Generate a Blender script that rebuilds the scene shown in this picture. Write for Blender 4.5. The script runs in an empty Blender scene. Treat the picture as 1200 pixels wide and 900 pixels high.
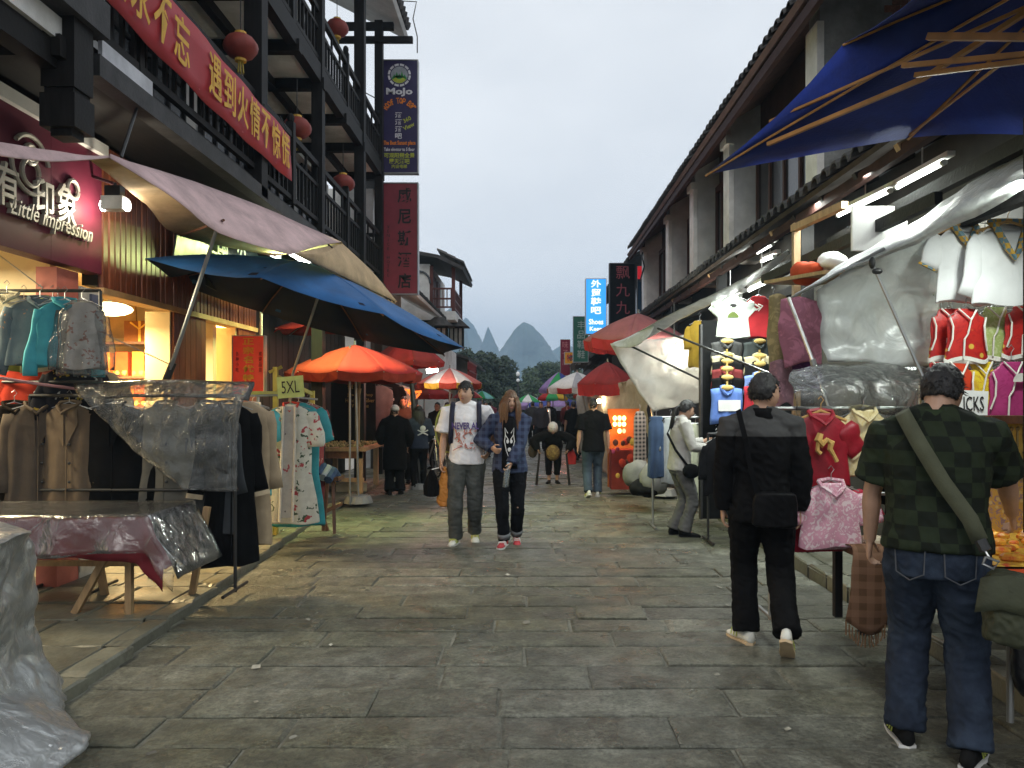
import bpy, bmesh, math, random
import numpy as np
from mathutils import Vector, Matrix, noise
R = math.radians
random.seed(7)
SC = bpy.context.scene
COL = SC.collection
# ------------------------------------------------------------------ camera, sky, sun, exposure
F, VX, VY, EYE = 900.0, 618.0, 468.0, 1.58
cam = bpy.data.cameras.new('camera'); camo = bpy.data.objects.new('camera', cam); COL.objects.link(camo)
camo.location = (0, 0, EYE); camo.rotation_euler = (R(90), 0, 0)
cam.sensor_width = 36; cam.lens = F / 1200 * 36
cam.shift_x = (600 - VX) / 1200; cam.shift_y = (VY - 450) / 1200
cam.clip_start = 0.05; cam.clip_end = 6000
SC.camera = camo
W_ = bpy.data.worlds.new('World'); SC.world = W_; W_.use_nodes = True
nt = W_.node_tree; nt.nodes.clear()
def N(t, **k):
    n = nt.nodes.new(t)
    for a, b in k.items(): setattr(n, a, b)
    return n
sky = N('ShaderNodeTexSky', sky_type='NISHITA', sun_disc=False, sun_elevation=R(42), sun_rotation=R(200))
tc = N('ShaderNodeTexCoord'); mp = N('ShaderNodeMapping'); mp.inputs['Scale'].default_value = (1, 1, 2.2)
nz = N('ShaderNodeTexNoise'); nz.inputs['Scale'].default_value = 1.9; nz.inputs['Detail'].default_value = 5; nz.inputs['Roughness'].default_value = .5
cr = N('ShaderNodeValToRGB'); cr.color_ramp.elements[0].position = .3; cr.color_ramp.elements[1].position = .72
cr.color_ramp.elements[0].color = (.515, .545, .58, 1); cr.color_ramp.elements[1].color = (.70, .722, .742, 1)
ml = N('ShaderNodeVectorMath', operation='SCALE'); ml.inputs['Scale'].default_value = 13.5
mx = N('ShaderNodeMixRGB'); mx.inputs[0].default_value = .96
bg = N('ShaderNodeBackground'); bg.inputs['Strength'].default_value = .1
out = N('ShaderNodeOutputWorld')
L = nt.links.new
L(tc.outputs['Generated'], mp.inputs['Vector']); L(mp.outputs['Vector'], nz.inputs['Vector']); L(nz.outputs['Fac'], cr.inputs['Fac'])
L(cr.outputs['Color'], ml.inputs[0]); L(sky.outputs['Color'], mx.inputs[1]); L(ml.outputs['Vector'], mx.inputs[2])
L(mx.outputs['Color'], bg.inputs['Color']); L(bg.outputs['Background'], out.inputs['Surface'])
sun = bpy.data.lights.new('sun', 'SUN'); sun.energy = .8; sun.angle = R(20); sun.color = (1, .97, .93)
suno = bpy.data.objects.new('sun', sun); COL.objects.link(suno); suno.rotation_euler = (R(48), 0, R(-14))
vs = SC.view_settings; vs.view_transform = 'Standard'; vs.look = 'None'; vs.gamma = 1; vs.exposure = .14; vs.use_curve_mapping = False
SC.cycles.use_denoising = True; SC.cycles.max_bounces = 8; SC.cycles.transparent_max_bounces = 16
SC.cycles.sample_clamp_indirect = 4; SC.cycles.volume_bounces = 1; SC.cycles.caustics_reflective = False; SC.cycles.caustics_refractive = False

# ------------------------------------------------------------------ helpers
def P(px, py, Y):                       # a photographed direction at a known distance down the street
    return Vector(((px - VX) * Y / F, Y, EYE - (py - VY) * Y / F))
def V(*a): return Vector(a)
WL = {}                                 # world location of each root / part
def tag(o, label=None, cat=None, group=None, kind=None):
    for k, v in (('label', label), ('category', cat), ('group', group), ('kind', kind)):
        if v: o[k] = v
    return o
def thing(name, label, cat, loc=(0, 0, 0), group=None, rotz=0):
    o = bpy.data.objects.new(name, None); COL.objects.link(o); o.location = loc; o.rotation_euler = (0, 0, rotz)
    o.empty_display_size = .1
    WL[o.name] = Vector(loc)
    return tag(o, label, cat, group)
class MB:
    def __init__(s): s.v = []; s.f = []; s.m = []
    def add(s, vs, fs, mi=0):
        b = len(s.v); s.v += [tuple(p) for p in vs]
        for f in fs: s.f.append(tuple(i + b for i in f)); s.m.append(mi)
        return s
    def box(s, x0, x1, y0, y1, z0, z1, mi=0):
        return s.add([(x0,y0,z0),(x1,y0,z0),(x1,y1,z0),(x0,y1,z0),(x0,y0,z1),(x1,y0,z1),(x1,y1,z1),(x0,y1,z1)],
                     [(3,2,1,0),(4,5,6,7),(0,1,5,4),(1,2,6,5),(2,3,7,6),(3,0,4,7)], mi)
    def obox(s, c, sz, rot=None, mi=0):
        c = Vector(c); h = [a / 2 for a in sz]; m = rot or Matrix.Identity(3)
        vs = [c + m @ Vector((sx*h[0], sy*h[1], sz_*h[2])) for sx, sy, sz_ in ((-1,-1,-1),(1,-1,-1),(1,1,-1),(-1,1,-1),(-1,-1,1),(1,-1,1),(1,1,1),(-1,1,1))]
        return s.add(vs, [(3,2,1,0),(4,5,6,7),(0,1,5,4),(1,2,6,5),(2,3,7,6),(3,0,4,7)], mi)
    def beam(s, p0, p1, w, h, mi=0, up=(0, 0, 1)):
        p0, p1 = Vector(p0), Vector(p1); d = (p1 - p0).normalized(); u = Vector(up)
        if abs(d.dot(u)) > .98: u = Vector((0, 1, 0))
        a = d.cross(u).normalized() * (w / 2); b = a.cross(d).normalized() * (h / 2)
        vs = [p + a*i + b*j for p in (p0, p1) for i, j in ((-1,-1),(1,-1),(1,1),(-1,1))]
        return s.add(vs, [(0,3,2,1),(4,5,6,7),(0,1,5,4),(1,2,6,5),(2,3,7,6),(3,0,4,7)], mi)
    def loft(s, rings, mi=0, cap=True):
        n = len(rings[0]); vs = [p for r in rings for p in r]; fs = []
        for i in range(len(rings) - 1):
            for j in range(n): k = (j + 1) % n; fs.append((i*n+j, i*n+k, (i+1)*n+k, (i+1)*n+j))
        if cap: fs.append(tuple(reversed(range(n)))); fs.append(tuple((len(rings)-1)*n + j for j in range(n)))
        return s.add(vs, fs, mi)
    def tube(s, pts, r, n=8, mi=0, cap=True, flat=1.0, side=None):
        pts = [Vector(p) for p in pts]; rs = r if isinstance(r, (list, tuple)) else [r]*len(pts); rings = []; u = Vector(side) if side is not None else None
        for i, p in enumerate(pts):
            d = (pts[min(i+1, len(pts)-1)] - pts[max(i-1, 0)])
            d = d.normalized() if d.length > 1e-9 else Vector((0, 0, 1))
            if u is None:
                u = Vector((0, 0, 1)) if abs(d.z) < .9 else Vector((1, 0, 0))
            u = (u - d * u.dot(d)); u = u.normalized() if u.length > 1e-6 else d.orthogonal().normalized()
            w = d.cross(u)
            rings.append([p + (u*math.cos(2*math.pi*k/n) + w*math.sin(2*math.pi*k/n)*flat)*rs[i] for k in range(n)])
        return s.loft(rings, mi, cap)
    def ell(s, c, r, nu=12, nv=8, mi=0, rot=None):
        c = Vector(c); rings = []; m = rot or Matrix.Identity(3)
        for i in range(1, nv):
            t = math.pi * i / nv; rings.append([c + m @ Vector((r[0]*math.sin(t)*math.cos(2*math.pi*k/nu), r[1]*math.sin(t)*math.sin(2*math.pi*k/nu), -r[2]*math.cos(t))) for k in range(nu)])
        b = len(s.v); s.loft(rings, mi, False)
        s.v.append(tuple(c + m @ Vector((0, 0, -r[2])))); s.v.append(tuple(c + m @ Vector((0, 0, r[2])))); a = len(s.v) - 2; t0 = b + (nv-2)*nu
        for k in range(nu):
            s.f.append((a, b+(k+1) % nu, b+k)); s.m.append(mi); s.f.append((a+1, t0+k, t0+(k+1) % nu)); s.m.append(mi)
        return s
    def sheet(s, g, t=.004, mi=0):      # a grid of points, given thickness t along its normals
        nr, nc = len(g), len(g[0]); g = [[Vector(p) for p in r] for r in g]; off = []
        for i in range(nr):
            for j in range(nc):
                a = g[min(i+1, nr-1)][j] - g[max(i-1, 0)][j]; b = g[i][min(j+1, nc-1)] - g[i][max(j-1, 0)]
                n = a.cross(b); n = n.normalized() if n.length > 1e-9 else Vector((0, 0, 1)); off.append(n * t)
        top = [p for r in g for p in r]; bot = [p + o for p, o in zip(top, off)]; n = nr*nc; fs = []
        for i in range(nr-1):
            for j in range(nc-1):
                a, b, c, d = i*nc+j, i*nc+j+1, (i+1)*nc+j+1, (i+1)*nc+j
                fs += [(a, b, c, d), (d+n, c+n, b+n, a+n)]
        edge = [j for j in range(nc)] + [i*nc+nc-1 for i in range(1, nr)] + [(nr-1)*nc+j for j in range(nc-2, -1, -1)] + [i*nc for i in range(nr-2, 0, -1)]
        for k in range(len(edge)):
            a, b = edge[k], edge[(k+1) % len(edge)]; fs.append((b, a, a+n, b+n))
        return s.add(top + bot, fs, mi)
def to_mesh(name, mb, mats, smooth=False, org=(0, 0, 0)):
    me = bpy.data.meshes.new(name); o = Vector(org)
    me.from_pydata([(p[0]-o[0], p[1]-o[1], p[2]-o[2]) for p in mb.v], [], mb.f)
    for m in (mats if isinstance(mats, (list, tuple)) else [mats]): me.materials.append(m)
    if any(mb.m): me.polygons.foreach_set('material_index', mb.m)
    if smooth: me.polygons.foreach_set('use_smooth', [True]*len(me.polygons))
    me.update(); return me
def obj(name, mb, mats, parent=None, label=None, cat=None, group=None, kind=None, smooth=False, me=None):
    if parent is not None: org = WL[parent.name]
    elif me is None:
        a = np.array(mb.v); lo, hi = a.min(0), a.max(0); org = Vector(((lo[0]+hi[0])/2, (lo[1]+hi[1])/2, lo[2]))
    else: org = Vector((0, 0, 0))
    me = me or to_mesh(name, mb, mats, smooth, org)
    o = bpy.data.objects.new(name, me); COL.objects.link(o)
    if parent is not None: o.parent = parent
    else: o.location = org
    WL[o.name] = Vector(org)
    return tag(o, label, cat, group, kind)
def dup(root, loc, rotz=None, label=None, scale=None):
    r = root.copy(); COL.objects.link(r); r.location = loc; WL[r.name] = Vector(loc)
    if rotz is not None: r.rotation_euler = (0, 0, rotz)
    if scale: r.scale = scale
    if label: r['label'] = label
    for ch in list(root.children):
        c = ch.copy(); COL.objects.link(c); c.parent = r
        for g in ch.children: d = g.copy(); COL.objects.link(d); d.parent = c
    return r
def evald(o):
    dg = bpy.context.evaluated_depsgraph_get(); dg.update()
    return bpy.data.meshes.new_from_object(o.evaluated_get(dg))
def remesh(mb, vox, smooth=4, fac=.6):
    me = to_mesh('tmp', mb, []) ; o = bpy.data.objects.new('tmp', me); COL.objects.link(o)
    m = o.modifiers.new('r', 'REMESH'); m.mode = 'VOXEL'; m.voxel_size = vox
    if smooth: s = o.modifiers.new('s', 'SMOOTH'); s.iterations = smooth; s.factor = fac
    r = evald(o); bpy.data.objects.remove(o); bpy.data.meshes.remove(me)
    r.polygons.foreach_set('use_smooth', [True]*len(r.polygons)); return r
def displace(me, fn):                   # move every vertex along its normal by fn(point)
    n = len(me.vertices); co = np.empty(n*3, 'f'); no = np.empty(n*3, 'f')
    me.vertices.foreach_get('co', co); me.vertices.foreach_get('normal', no)
    co = co.reshape(-1, 3); no = no.reshape(-1, 3)
    d = np.array([fn(p, q) for p, q in zip(co.tolist(), no.tolist())], 'f')
    me.vertices.foreach_set('co', (co + no * d[:, None]).ravel()); me.update()
def skinned(name, mb, mat, parent, vox, smooth=4, wr=0, wsc=(9, 9, 5), seed=0, org=None):
    org = WL[parent.name] if parent is not None else Vector(org or (0, 0, 0))
    mb.v = [(p[0]-org[0], p[1]-org[1], p[2]-org[2]) for p in mb.v]
    me = remesh(mb, vox, smooth); me.name = name
    if wr:
        def fn(p, q):
            a = noise.noise((p[0]*wsc[0]+seed, p[1]*wsc[1], p[2]*wsc[2])); b = noise.noise((p[0]*wsc[0]*2.3, p[1]*wsc[1]*2.3+seed, p[2]*wsc[2]*3.1 + p[0]*7))
            return wr * (a + (1-abs(b)*2.2)*.55)
        displace(me, fn)
    for m in (mat if isinstance(mat, (list, tuple)) else [mat]): me.materials.append(m)
    return obj(name, None, None, parent, me=me) if parent is not None else me
# ------------------------------------------------------------------ materials
def M(name, col, rough=.7, var=.18, sc=6., bump=0., bsc=60., metal=0., col2=None, rnd=0., isl=0., det=4., spec=.5, stretch=(1, 1, 1), rvar=0., emit=None, dirt=None, dsc=2.):
    m = bpy.data.materials.new(name); m.use_nodes = True; t = m.node_tree; b = t.nodes['Principled BSDF']; l = t.links.new
    b.inputs['Roughness'].default_value = rough; b.inputs['Metallic'].default_value = metal; b.inputs['Specular IOR Level'].default_value = spec
    tc = t.nodes.new('ShaderNodeTexCoord'); mp = t.nodes.new('ShaderNodeMapping'); mp.inputs['Scale'].default_value = stretch; l(tc.outputs['Object'], mp.inputs['Vector'])
    vec = mp.outputs['Vector']
    if rnd:
        oi = t.nodes.new('ShaderNodeObjectInfo'); va = t.nodes.new('ShaderNodeVectorMath'); va.operation = 'MULTIPLY_ADD'
        l(oi.outputs['Random'], va.inputs[0]); va.inputs[1].default_value = (37, 91, 53); l(vec, va.inputs[2]); vec = va.outputs[0]
    n = t.nodes.new('ShaderNodeTexNoise'); n.inputs['Scale'].default_value = sc; n.inputs['Detail'].default_value = det; n.inputs['Roughness'].default_value = .6; l(vec, n.inputs['Vector'])
    r = t.nodes.new('ShaderNodeValToRGB'); c2 = col2 or tuple(min(1, c*(1+var)) for c in col); c1 = col if col2 else tuple(c*(1-var) for c in col)
    r.color_ramp.elements[0].position = .32; r.color_ramp.elements[1].position = .68
    r.color_ramp.elements[0].color = (*c1, 1); r.color_ramp.elements[1].color = (*c2, 1); l(n.outputs['Fac'], r.inputs['Fac']); c = r.outputs['Color']
    if dirt:
        n2 = t.nodes.new('ShaderNodeTexNoise'); n2.inputs['Scale'].default_value = dsc; n2.inputs['Detail'].default_value = 6; n2.inputs['Roughness'].default_value = .7; l(vec, n2.inputs['Vector'])
        r2 = t.nodes.new('ShaderNodeValToRGB'); r2.color_ramp.elements[0].position = .45; r2.color_ramp.elements[1].position = .7; l(n2.outputs['Fac'], r2.inputs['Fac'])
        mxx = t.nodes.new('ShaderNodeMixRGB'); l(r2.outputs['Color'], mxx.inputs[0]); l(c, mxx.inputs[1]); mxx.inputs[2].default_value = (*dirt, 1); c = mxx.outputs[0]
    if rnd or isl:
        hv = t.nodes.new('ShaderNodeHueSaturation'); mr = t.nodes.new('ShaderNodeMapRange'); k = rnd or isl; mr.inputs['To Min'].default_value = 1-k; mr.inputs['To Max'].default_value = 1+k
        if rnd: l(oi.outputs['Random'], mr.inputs['Value'])
        else: g = t.nodes.new('ShaderNodeNewGeometry'); l(g.outputs['Random Per Island'], mr.inputs['Value'])
        l(mr.outputs['Result'], hv.inputs['Value']); l(c, hv.inputs['Color']); c = hv.outputs['Color']
    l(c, b.inputs['Base Color'])
    if rvar:
        mr2 = t.nodes.new('ShaderNodeMapRange'); mr2.inputs['From Min'].default_value = .35; mr2.inputs['From Max'].default_value = .65
        mr2.inputs['To Min'].default_value = max(.05, rough-rvar); mr2.inputs['To Max'].default_value = min(1, rough+rvar)
        n3 = t.nodes.new('ShaderNodeTexNoise'); n3.inputs['Scale'].default_value = sc*.4; n3.inputs['Detail'].default_value = 3; l(vec, n3.inputs['Vector']); l(n3.outputs['Fac'], mr2.inputs['Value']); l(mr2.outputs['Result'], b.inputs['Roughness'])
    if bump:
        n4 = t.nodes.new('ShaderNodeTexNoise'); n4.inputs['Scale'].default_value = bsc; n4.inputs['Detail'].default_value = 5; l(vec, n4.inputs['Vector'])
        bp = t.nodes.new('ShaderNodeBump'); bp.inputs['Strength'].default_value = bump; bp.inputs['Distance'].default_value = .01; l(n4.outputs['Fac'], bp.inputs['Height']); l(bp.outputs['Normal'], b.inputs['Normal'])
    if emit: b.inputs['Emission Color'].default_value = (*emit[0], 1); b.inputs['Emission Strength'].default_value = emit[1]
    return m
def EM(name, col, s):
    m = bpy.data.materials.new(name); m.use_nodes = True; t = m.node_tree; t.nodes.clear()
    e = t.nodes.new('ShaderNodeEmission'); o = t.nodes.new('ShaderNodeOutputMaterial'); e.inputs[0].default_value = (*col, 1); e.inputs[1].default_value = s; t.links.new(e.outputs[0], o.inputs[0]); return m
def PL(name, col, op=.35, rough=.22, bump=.5, bsc=14, tl=.5, st=(1, 1, 1), ior=1.45):   # milky plastic film
    m = bpy.data.materials.new(name); m.use_nodes = True; t = m.node_tree; t.nodes.clear(); l = t.links.new; A = t.nodes.new
    o = A('ShaderNodeOutputMaterial'); tr = A('ShaderNodeBsdfTransparent'); tr.inputs[0].default_value = (.97, .98, .97, 1); d = A('ShaderNodeBsdfDiffuse'); d.inputs[0].default_value = (*col, 1)
    tn = A('ShaderNodeBsdfTranslucent'); tn.inputs[0].default_value = (*col, 1); g = A('ShaderNodeBsdfGlossy'); g.inputs['Roughness'].default_value = rough; g.inputs[0].default_value = (.9, .9, .9, 1)
    tc = A('ShaderNodeTexCoord'); mp = A('ShaderNodeMapping'); mp.inputs['Scale'].default_value = st; l(tc.outputs['Object'], mp.inputs[0])
    n = A('ShaderNodeTexNoise'); n.inputs['Scale'].default_value = bsc; n.inputs['Detail'].default_value = 5; n.inputs['Roughness'].default_value = .55; n.inputs['Distortion'].default_value = .8; l(mp.outputs[0], n.inputs[0])
    bp = A('ShaderNodeBump'); bp.inputs['Strength'].default_value = bump; bp.inputs['Distance'].default_value = .03; l(n.outputs['Fac'], bp.inputs['Height'])
    for s in (d, tn, g): l(bp.outputs[0], s.inputs['Normal'])
    m1 = A('ShaderNodeMixShader'); m1.inputs[0].default_value = tl; l(d.outputs[0], m1.inputs[1]); l(tn.outputs[0], m1.inputs[2])
    mr = A('ShaderNodeMapRange'); mr.inputs['From Min'].default_value = .3; mr.inputs['From Max'].default_value = .7; mr.inputs['To Min'].default_value = op*.75; mr.inputs['To Max'].default_value = min(1, op*1.3)
    l(n.outputs['Fac'], mr.inputs['Value'])
    m2 = A('ShaderNodeMixShader'); l(mr.outputs[0], m2.inputs[0]); l(tr.outputs[0], m2.inputs[1]); l(m1.outputs[0], m2.inputs[2])
    fr = A('ShaderNodeFresnel'); fr.inputs[0].default_value = ior; l(bp.outputs[0], fr.inputs['Normal'])
    m3 = A('ShaderNodeMixShader'); l(fr.outputs[0], m3.inputs[0]); l(m2.outputs[0], m3.inputs[1]); l(g.outputs[0], m3.inputs[2]); l(m3.outputs[0], o.inputs[0]); return m
def PAT(name, kind, cols, sc=10., rough=.75, sz=.35, stretch=(1, 1, 1)):       # printed cloth: dots, flowers, checks, stripes, brocade
    m = M(name, cols[0], rough=rough, var=.12, sc=12, bump=.15, bsc=250, spec=.2 if rough > .6 else .4); t = m.node_tree; b = t.nodes['Principled BSDF']; l = t.links.new; A = t.nodes.new
    base = b.inputs['Base Color'].links[0].from_socket
    tc = A('ShaderNodeTexCoord'); mp = A('ShaderNodeMapping'); mp.inputs['Scale'].default_value = stretch; l(tc.outputs['Object'], mp.inputs[0])
    def mix(fac, c1, c2):
        x = A('ShaderNodeMixRGB'); l(fac, x.inputs[0]); l(c1, x.inputs[1])
        if isinstance(c2, tuple): x.inputs[2].default_value = (*c2, 1)
        else: l(c2, x.inputs[2])
        return x.outputs[0]
    def step(src, lo, hi):
        r = A('ShaderNodeMapRange'); r.inputs['From Min'].default_value = lo; r.inputs['From Max'].default_value = hi; l(src, r.inputs['Value']); return r.outputs[0]
    if kind in ('dots', 'floral'):
        for i, c in enumerate(cols[1:]):
            nz = A('ShaderNodeTexNoise'); nz.inputs['Scale'].default_value = sc*2.2; l(mp.outputs[0], nz.inputs[0])
            ad = A('ShaderNodeMixRGB'); ad.blend_type = 'LINEAR_LIGHT'; ad.inputs[0].default_value = .12 if kind == 'floral' else .03; l(mp.outputs[0], ad.inputs[1]); l(nz.outputs['Color'], ad.inputs[2])
            v = A('ShaderNodeTexVoronoi'); v.inputs['Scale'].default_value = sc*(1+.37*i); l(ad.outputs[0], v.inputs['Vector'])
            base = mix(step(v.outputs['Distance'], sz, sz*.75), base, c)
    elif kind == 'check':
        for ax in (0, 2):
            w = A('ShaderNodeTexWave'); w.bands_direction = 'XYZ'[ax]; w.inputs['Scale'].default_value = sc; l(mp.outputs[0], w.inputs[0])
            x = A('ShaderNodeMixRGB'); x.blend_type = 'MIX'; l(step(w.outputs['Fac'], .45, .55), x.inputs[0]); l(base, x.inputs[1])
            y = A('ShaderNodeMixRGB'); y.inputs[0].default_value = .5; l(base, y.inputs[1]); y.inputs[2].default_value = (*cols[1], 1); l(y.outputs[0], x.inputs[2]); base = x.outputs[0]
    elif kind == 'chess':
        w = A('ShaderNodeTexChecker'); w.inputs['Scale'].default_value = sc; l(mp.outputs[0], w.inputs[0]); base = mix(w.outputs['Fac'], base, cols[1])
    elif kind == 'stripe':
        w = A('ShaderNodeTexWave'); w.bands_direction = 'Z'; w.inputs['Scale'].default_value = sc; l(mp.outputs[0], w.inputs[0]); base = mix(step(w.outputs['Fac'], .45, .55), base, cols[1])
    elif kind == 'brocade':
        nz = A('ShaderNodeTexNoise'); nz.inputs['Scale'].default_value = sc; nz.inputs['Detail'].default_value = 3; nz.inputs['Distortion'].default_value = 2.5; l(mp.outputs[0], nz.inputs[0]); base = mix(step(nz.outputs['Fac'], .5, .58), base, cols[1])
        if len(cols) > 2:
            v = A('ShaderNodeTexVoronoi'); v.inputs['Scale'].default_value = sc*.8; l(mp.outputs[0], v.inputs['Vector']); base = mix(step(v.outputs['Distance'], sz, sz*.7), base, cols[2])
    l(base, b.inputs['Base Color']); return m
def text_mesh(s, h, w=None, depth=.004, bold=0., shear=0., vert=False, gap=1.12):
    parts = []
    for i, ch in enumerate(s if vert else [s]):
        if not ch.strip(): continue
        c = bpy.data.curves.new('t', 'FONT'); c.body = ch; c.size = 1; c.extrude = 0; c.offset = bold; c.shear = shear; c.resolution_u = 2
        o = bpy.data.objects.new('t', c); COL.objects.link(o); me = evald(o); bpy.data.objects.remove(o)
        n = len(me.vertices); a = np.empty(n*3, 'f'); me.vertices.foreach_get('co', a); a = a.reshape(-1, 3)
        if n == 0: continue
        lo, hi = a.min(0), a.max(0); a -= (lo+hi)/2; sz = hi-lo
        if vert: a *= .92/max(sz[0], sz[1], .55); a[:, 1] -= i*gap
        parts.append((a.copy(), [tuple(p.vertices) for p in me.polygons])); bpy.data.meshes.remove(me)
    al = np.concatenate([p[0] for p in parts]); lo, hi = al.min(0), al.max(0); mid = (lo+hi)/2; k = h/(hi[1]-lo[1]); kx = w/(hi[0]-lo[0]) if w else k
    vs, fs = [], []
    for a, f in parts:
        b = len(vs); vs += [((p[0]-mid[0])*kx, (p[1]-mid[1])*k) for p in a.tolist()]; fs += [tuple(i+b for i in q) for q in f]
    return vs, fs
def lettering(parent, s, c, xd, up, h, mat, w=None, depth=.004, name='lettering', **k):
    vs, fs = text_mesh(s, h, w, **k); c, xd, up = Vector(c), Vector(xd).normalized(), Vector(up).normalized(); n = xd.cross(up); mb = MB(); m = len(vs)
    front = [c + xd*x + up*y + n*depth for x, y in vs]; back = [c + xd*x + up*y for x, y in vs]
    cnt = {}
    for f in fs:
        for i in range(len(f)): e = (f[i], f[(i+1) % len(f)]); cnt[tuple(sorted(e))] = cnt.get(tuple(sorted(e)), 0) + 1
    side = [(f[i], f[(i+1) % len(f)]) for f in fs for i in range(len(f)) if cnt[tuple(sorted((f[i], f[(i+1) % len(f)])))] == 1]
    mb.add(front + back, [tuple(f) for f in fs] + [(a, a+m, b+m, b) for a, b in side])
    return obj(name, mb, mat, parent)
def lamp(name, parent, typ, loc, energy, col, size=.3, size_y=None, direction=None, rad=.05):
    d = bpy.data.lights.new(name, typ); d.energy = energy; d.color = col
    if typ == 'AREA': d.size = size; d.shape = 'RECTANGLE' if size_y else 'SQUARE'; d.size_y = size_y or size
    else: d.shadow_soft_size = rad
    o = bpy.data.objects.new(name, d); COL.objects.link(o); o.parent = parent; o.location = Vector(loc) - WL[parent.name]
    if direction is not None: o.rotation_euler = Vector(direction).to_track_quat('-Z', 'Y').to_euler()
    return o
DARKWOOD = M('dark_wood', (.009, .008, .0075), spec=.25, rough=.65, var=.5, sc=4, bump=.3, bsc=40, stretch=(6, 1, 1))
GREYWOOD = M('grey_wood', (.030, .029, .030), rough=.65, var=.5, sc=5, bump=.3, bsc=40, dirt=(.02, .02, .02), dsc=6)
BROWNWOOD = M('brown_wood', (.13, .05, .02), rough=.5, var=.35, sc=5, bump=.2, stretch=(5, 5, 1))
REDWOOD = M('red_wood', (.16, .045, .02), rough=.4, var=.3, sc=7, bump=.2, rnd=.18, stretch=(6, 6, .6))
PALEWOOD = M('pale_wood', (.34, .22, .11), rough=.6, var=.25, sc=6, bump=.2, stretch=(4, 4, 1))
PLASTER = M('plaster', (.60, .60, .58), rough=.9, var=.15, sc=3, bump=.3, bsc=20, dirt=(.48, .48, .455), dsc=1.6)
WHITEWASH = M('whitewash', (.78, .77, .74), rough=.9, var=.1, sc=3, bump=.2, bsc=25, dirt=(.52, .51, .47), dsc=1.3)
CONCRETE = M('concrete', (.25, .255, .25), rough=.9, var=.3, sc=3, bump=.5, bsc=18, dirt=(.13, .13, .12), dsc=2)
CREAM = M('cream_paint', (.72, .60, .38), rough=.7, var=.06, sc=2)
BLACKIRON = M('black_iron', (.015, .015, .015), rough=.4, var=.3)
STEEL = M('steel', (.35, .36, .36), rough=.35, metal=.8, var=.15)
TILE = M('roof_tile_clay', (.035, .034, .033), rough=.85, var=.4, sc=9, bump=.4, bsc=50, rnd=.3)
TILES = M('roof_tiles_clay', (.06, .058, .055), rough=.85, var=.4, sc=9, bump=.4, bsc=50, isl=.3)
WHITETUBE = EM('tube_glow', (.95, 1, .92), 14)
WARMGLOW = EM('warm_glow', (1, .78, .4), 9)
REDPAINT = M('red_paint', (.35, .02, .02), rough=.5, var=.15)
GOLDPAINT = M('gold_paint', (.75, .45, .06), rough=.5, var=.15)
WHITEPAINT = M('white_paint', (.75, .75, .73), rough=.5, var=.06)
# ------------------------------------------------------------------ ground, road, pavements
def STONEMAT(name, far):
    m = M(name, (.148, .150, .122), rough=.43, var=.42, sc=5, bump=.0, rnd=0 if far else .22, isl=.22 if far else 0, rvar=.22, dirt=(.070, .070, .052), dsc=6, det=9)
    t = m.node_tree; b = t.nodes['Principled BSDF']; l = t.links.new; A = t.nodes.new; vec = A('ShaderNodeTexCoord').outputs['Object']
    base = b.inputs['Base Color'].links[0].from_socket
    n = A('ShaderNodeTexNoise'); n.inputs['Scale'].default_value = 42; n.inputs['Detail'].default_value = 6; n.inputs['Roughness'].default_value = .82; l(vec, n.inputs[0])
    r = A('ShaderNodeMapRange'); r.inputs['From Min'].default_value = .33; r.inputs['From Max'].default_value = .67; r.inputs['To Min'].default_value = .38; r.inputs['To Max'].default_value = 1.62; l(n.outputs['Fac'], r.inputs['Value'])
    x = A('ShaderNodeVectorMath'); x.operation = 'SCALE'; l(base, x.inputs[0]); l(r.outputs[0], x.inputs['Scale'])
    n2 = A('ShaderNodeTexNoise'); n2.inputs['Scale'].default_value = .55; n2.inputs['Detail'].default_value = 5; n2.inputs['Roughness'].default_value = .6; l(vec, n2.inputs[0])
    r2 = A('ShaderNodeValToRGB'); r2.color_ramp.elements[0].position = .40; r2.color_ramp.elements[1].position = .62; r2.color_ramp.elements[0].color = (.60, .60, .48, 1); r2.color_ramp.elements[1].color = (1.0, 1.0, 1.0, 1); l(n2.outputs['Fac'], r2.inputs[0])
    x2 = A('ShaderNodeMixRGB'); x2.blend_type = 'MULTIPLY'; x2.inputs[0].default_value = 1; l(x.outputs[0], x2.inputs[1]); l(r2.outputs[0], x2.inputs[2]); l(x2.outputs[0], b.inputs['Base Color'])
    n3 = A('ShaderNodeTexNoise'); n3.inputs['Scale'].default_value = 22; n3.inputs['Detail'].default_value = 8; n3.inputs['Roughness'].default_value = .72; l(vec, n3.inputs[0])
    v = A('ShaderNodeTexVoronoi'); v.inputs['Scale'].default_value = 30; l(vec, v.inputs['Vector']); ad = A('ShaderNodeMath'); ad.operation = 'MULTIPLY_ADD'; l(v.outputs['Distance'], ad.inputs[0]); ad.inputs[1].default_value = .35; l(n3.outputs['Fac'], ad.inputs[2])
    bp = A('ShaderNodeBump'); bp.inputs['Strength'].default_value = 1.0; bp.inputs['Distance'].default_value = .022; l(ad.outputs[0], bp.inputs['Height']); l(bp.outputs[0], b.inputs['Normal'])
    return m
STONE = STONEMAT('wet_stone', False); STONES = STONEMAT('wet_stones_far', True)
SLAB = M('pavement_stone', (.15, .15, .115), rough=.5, var=.3, sc=6, bump=.5, bsc=30, rnd=.25, rvar=.18, dirt=(.06, .055, .04), dsc=6)
MORTAR = M('mortar', (.15, .145, .115), rough=.8, var=.4, sc=20, bump=.5)
EARTH = M('earth', (.06, .065, .045), rough=.95, var=.3, sc=.2)
def KX(y): return -2.40 - .055*(min(y, 9.5) - 3.5)
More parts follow.
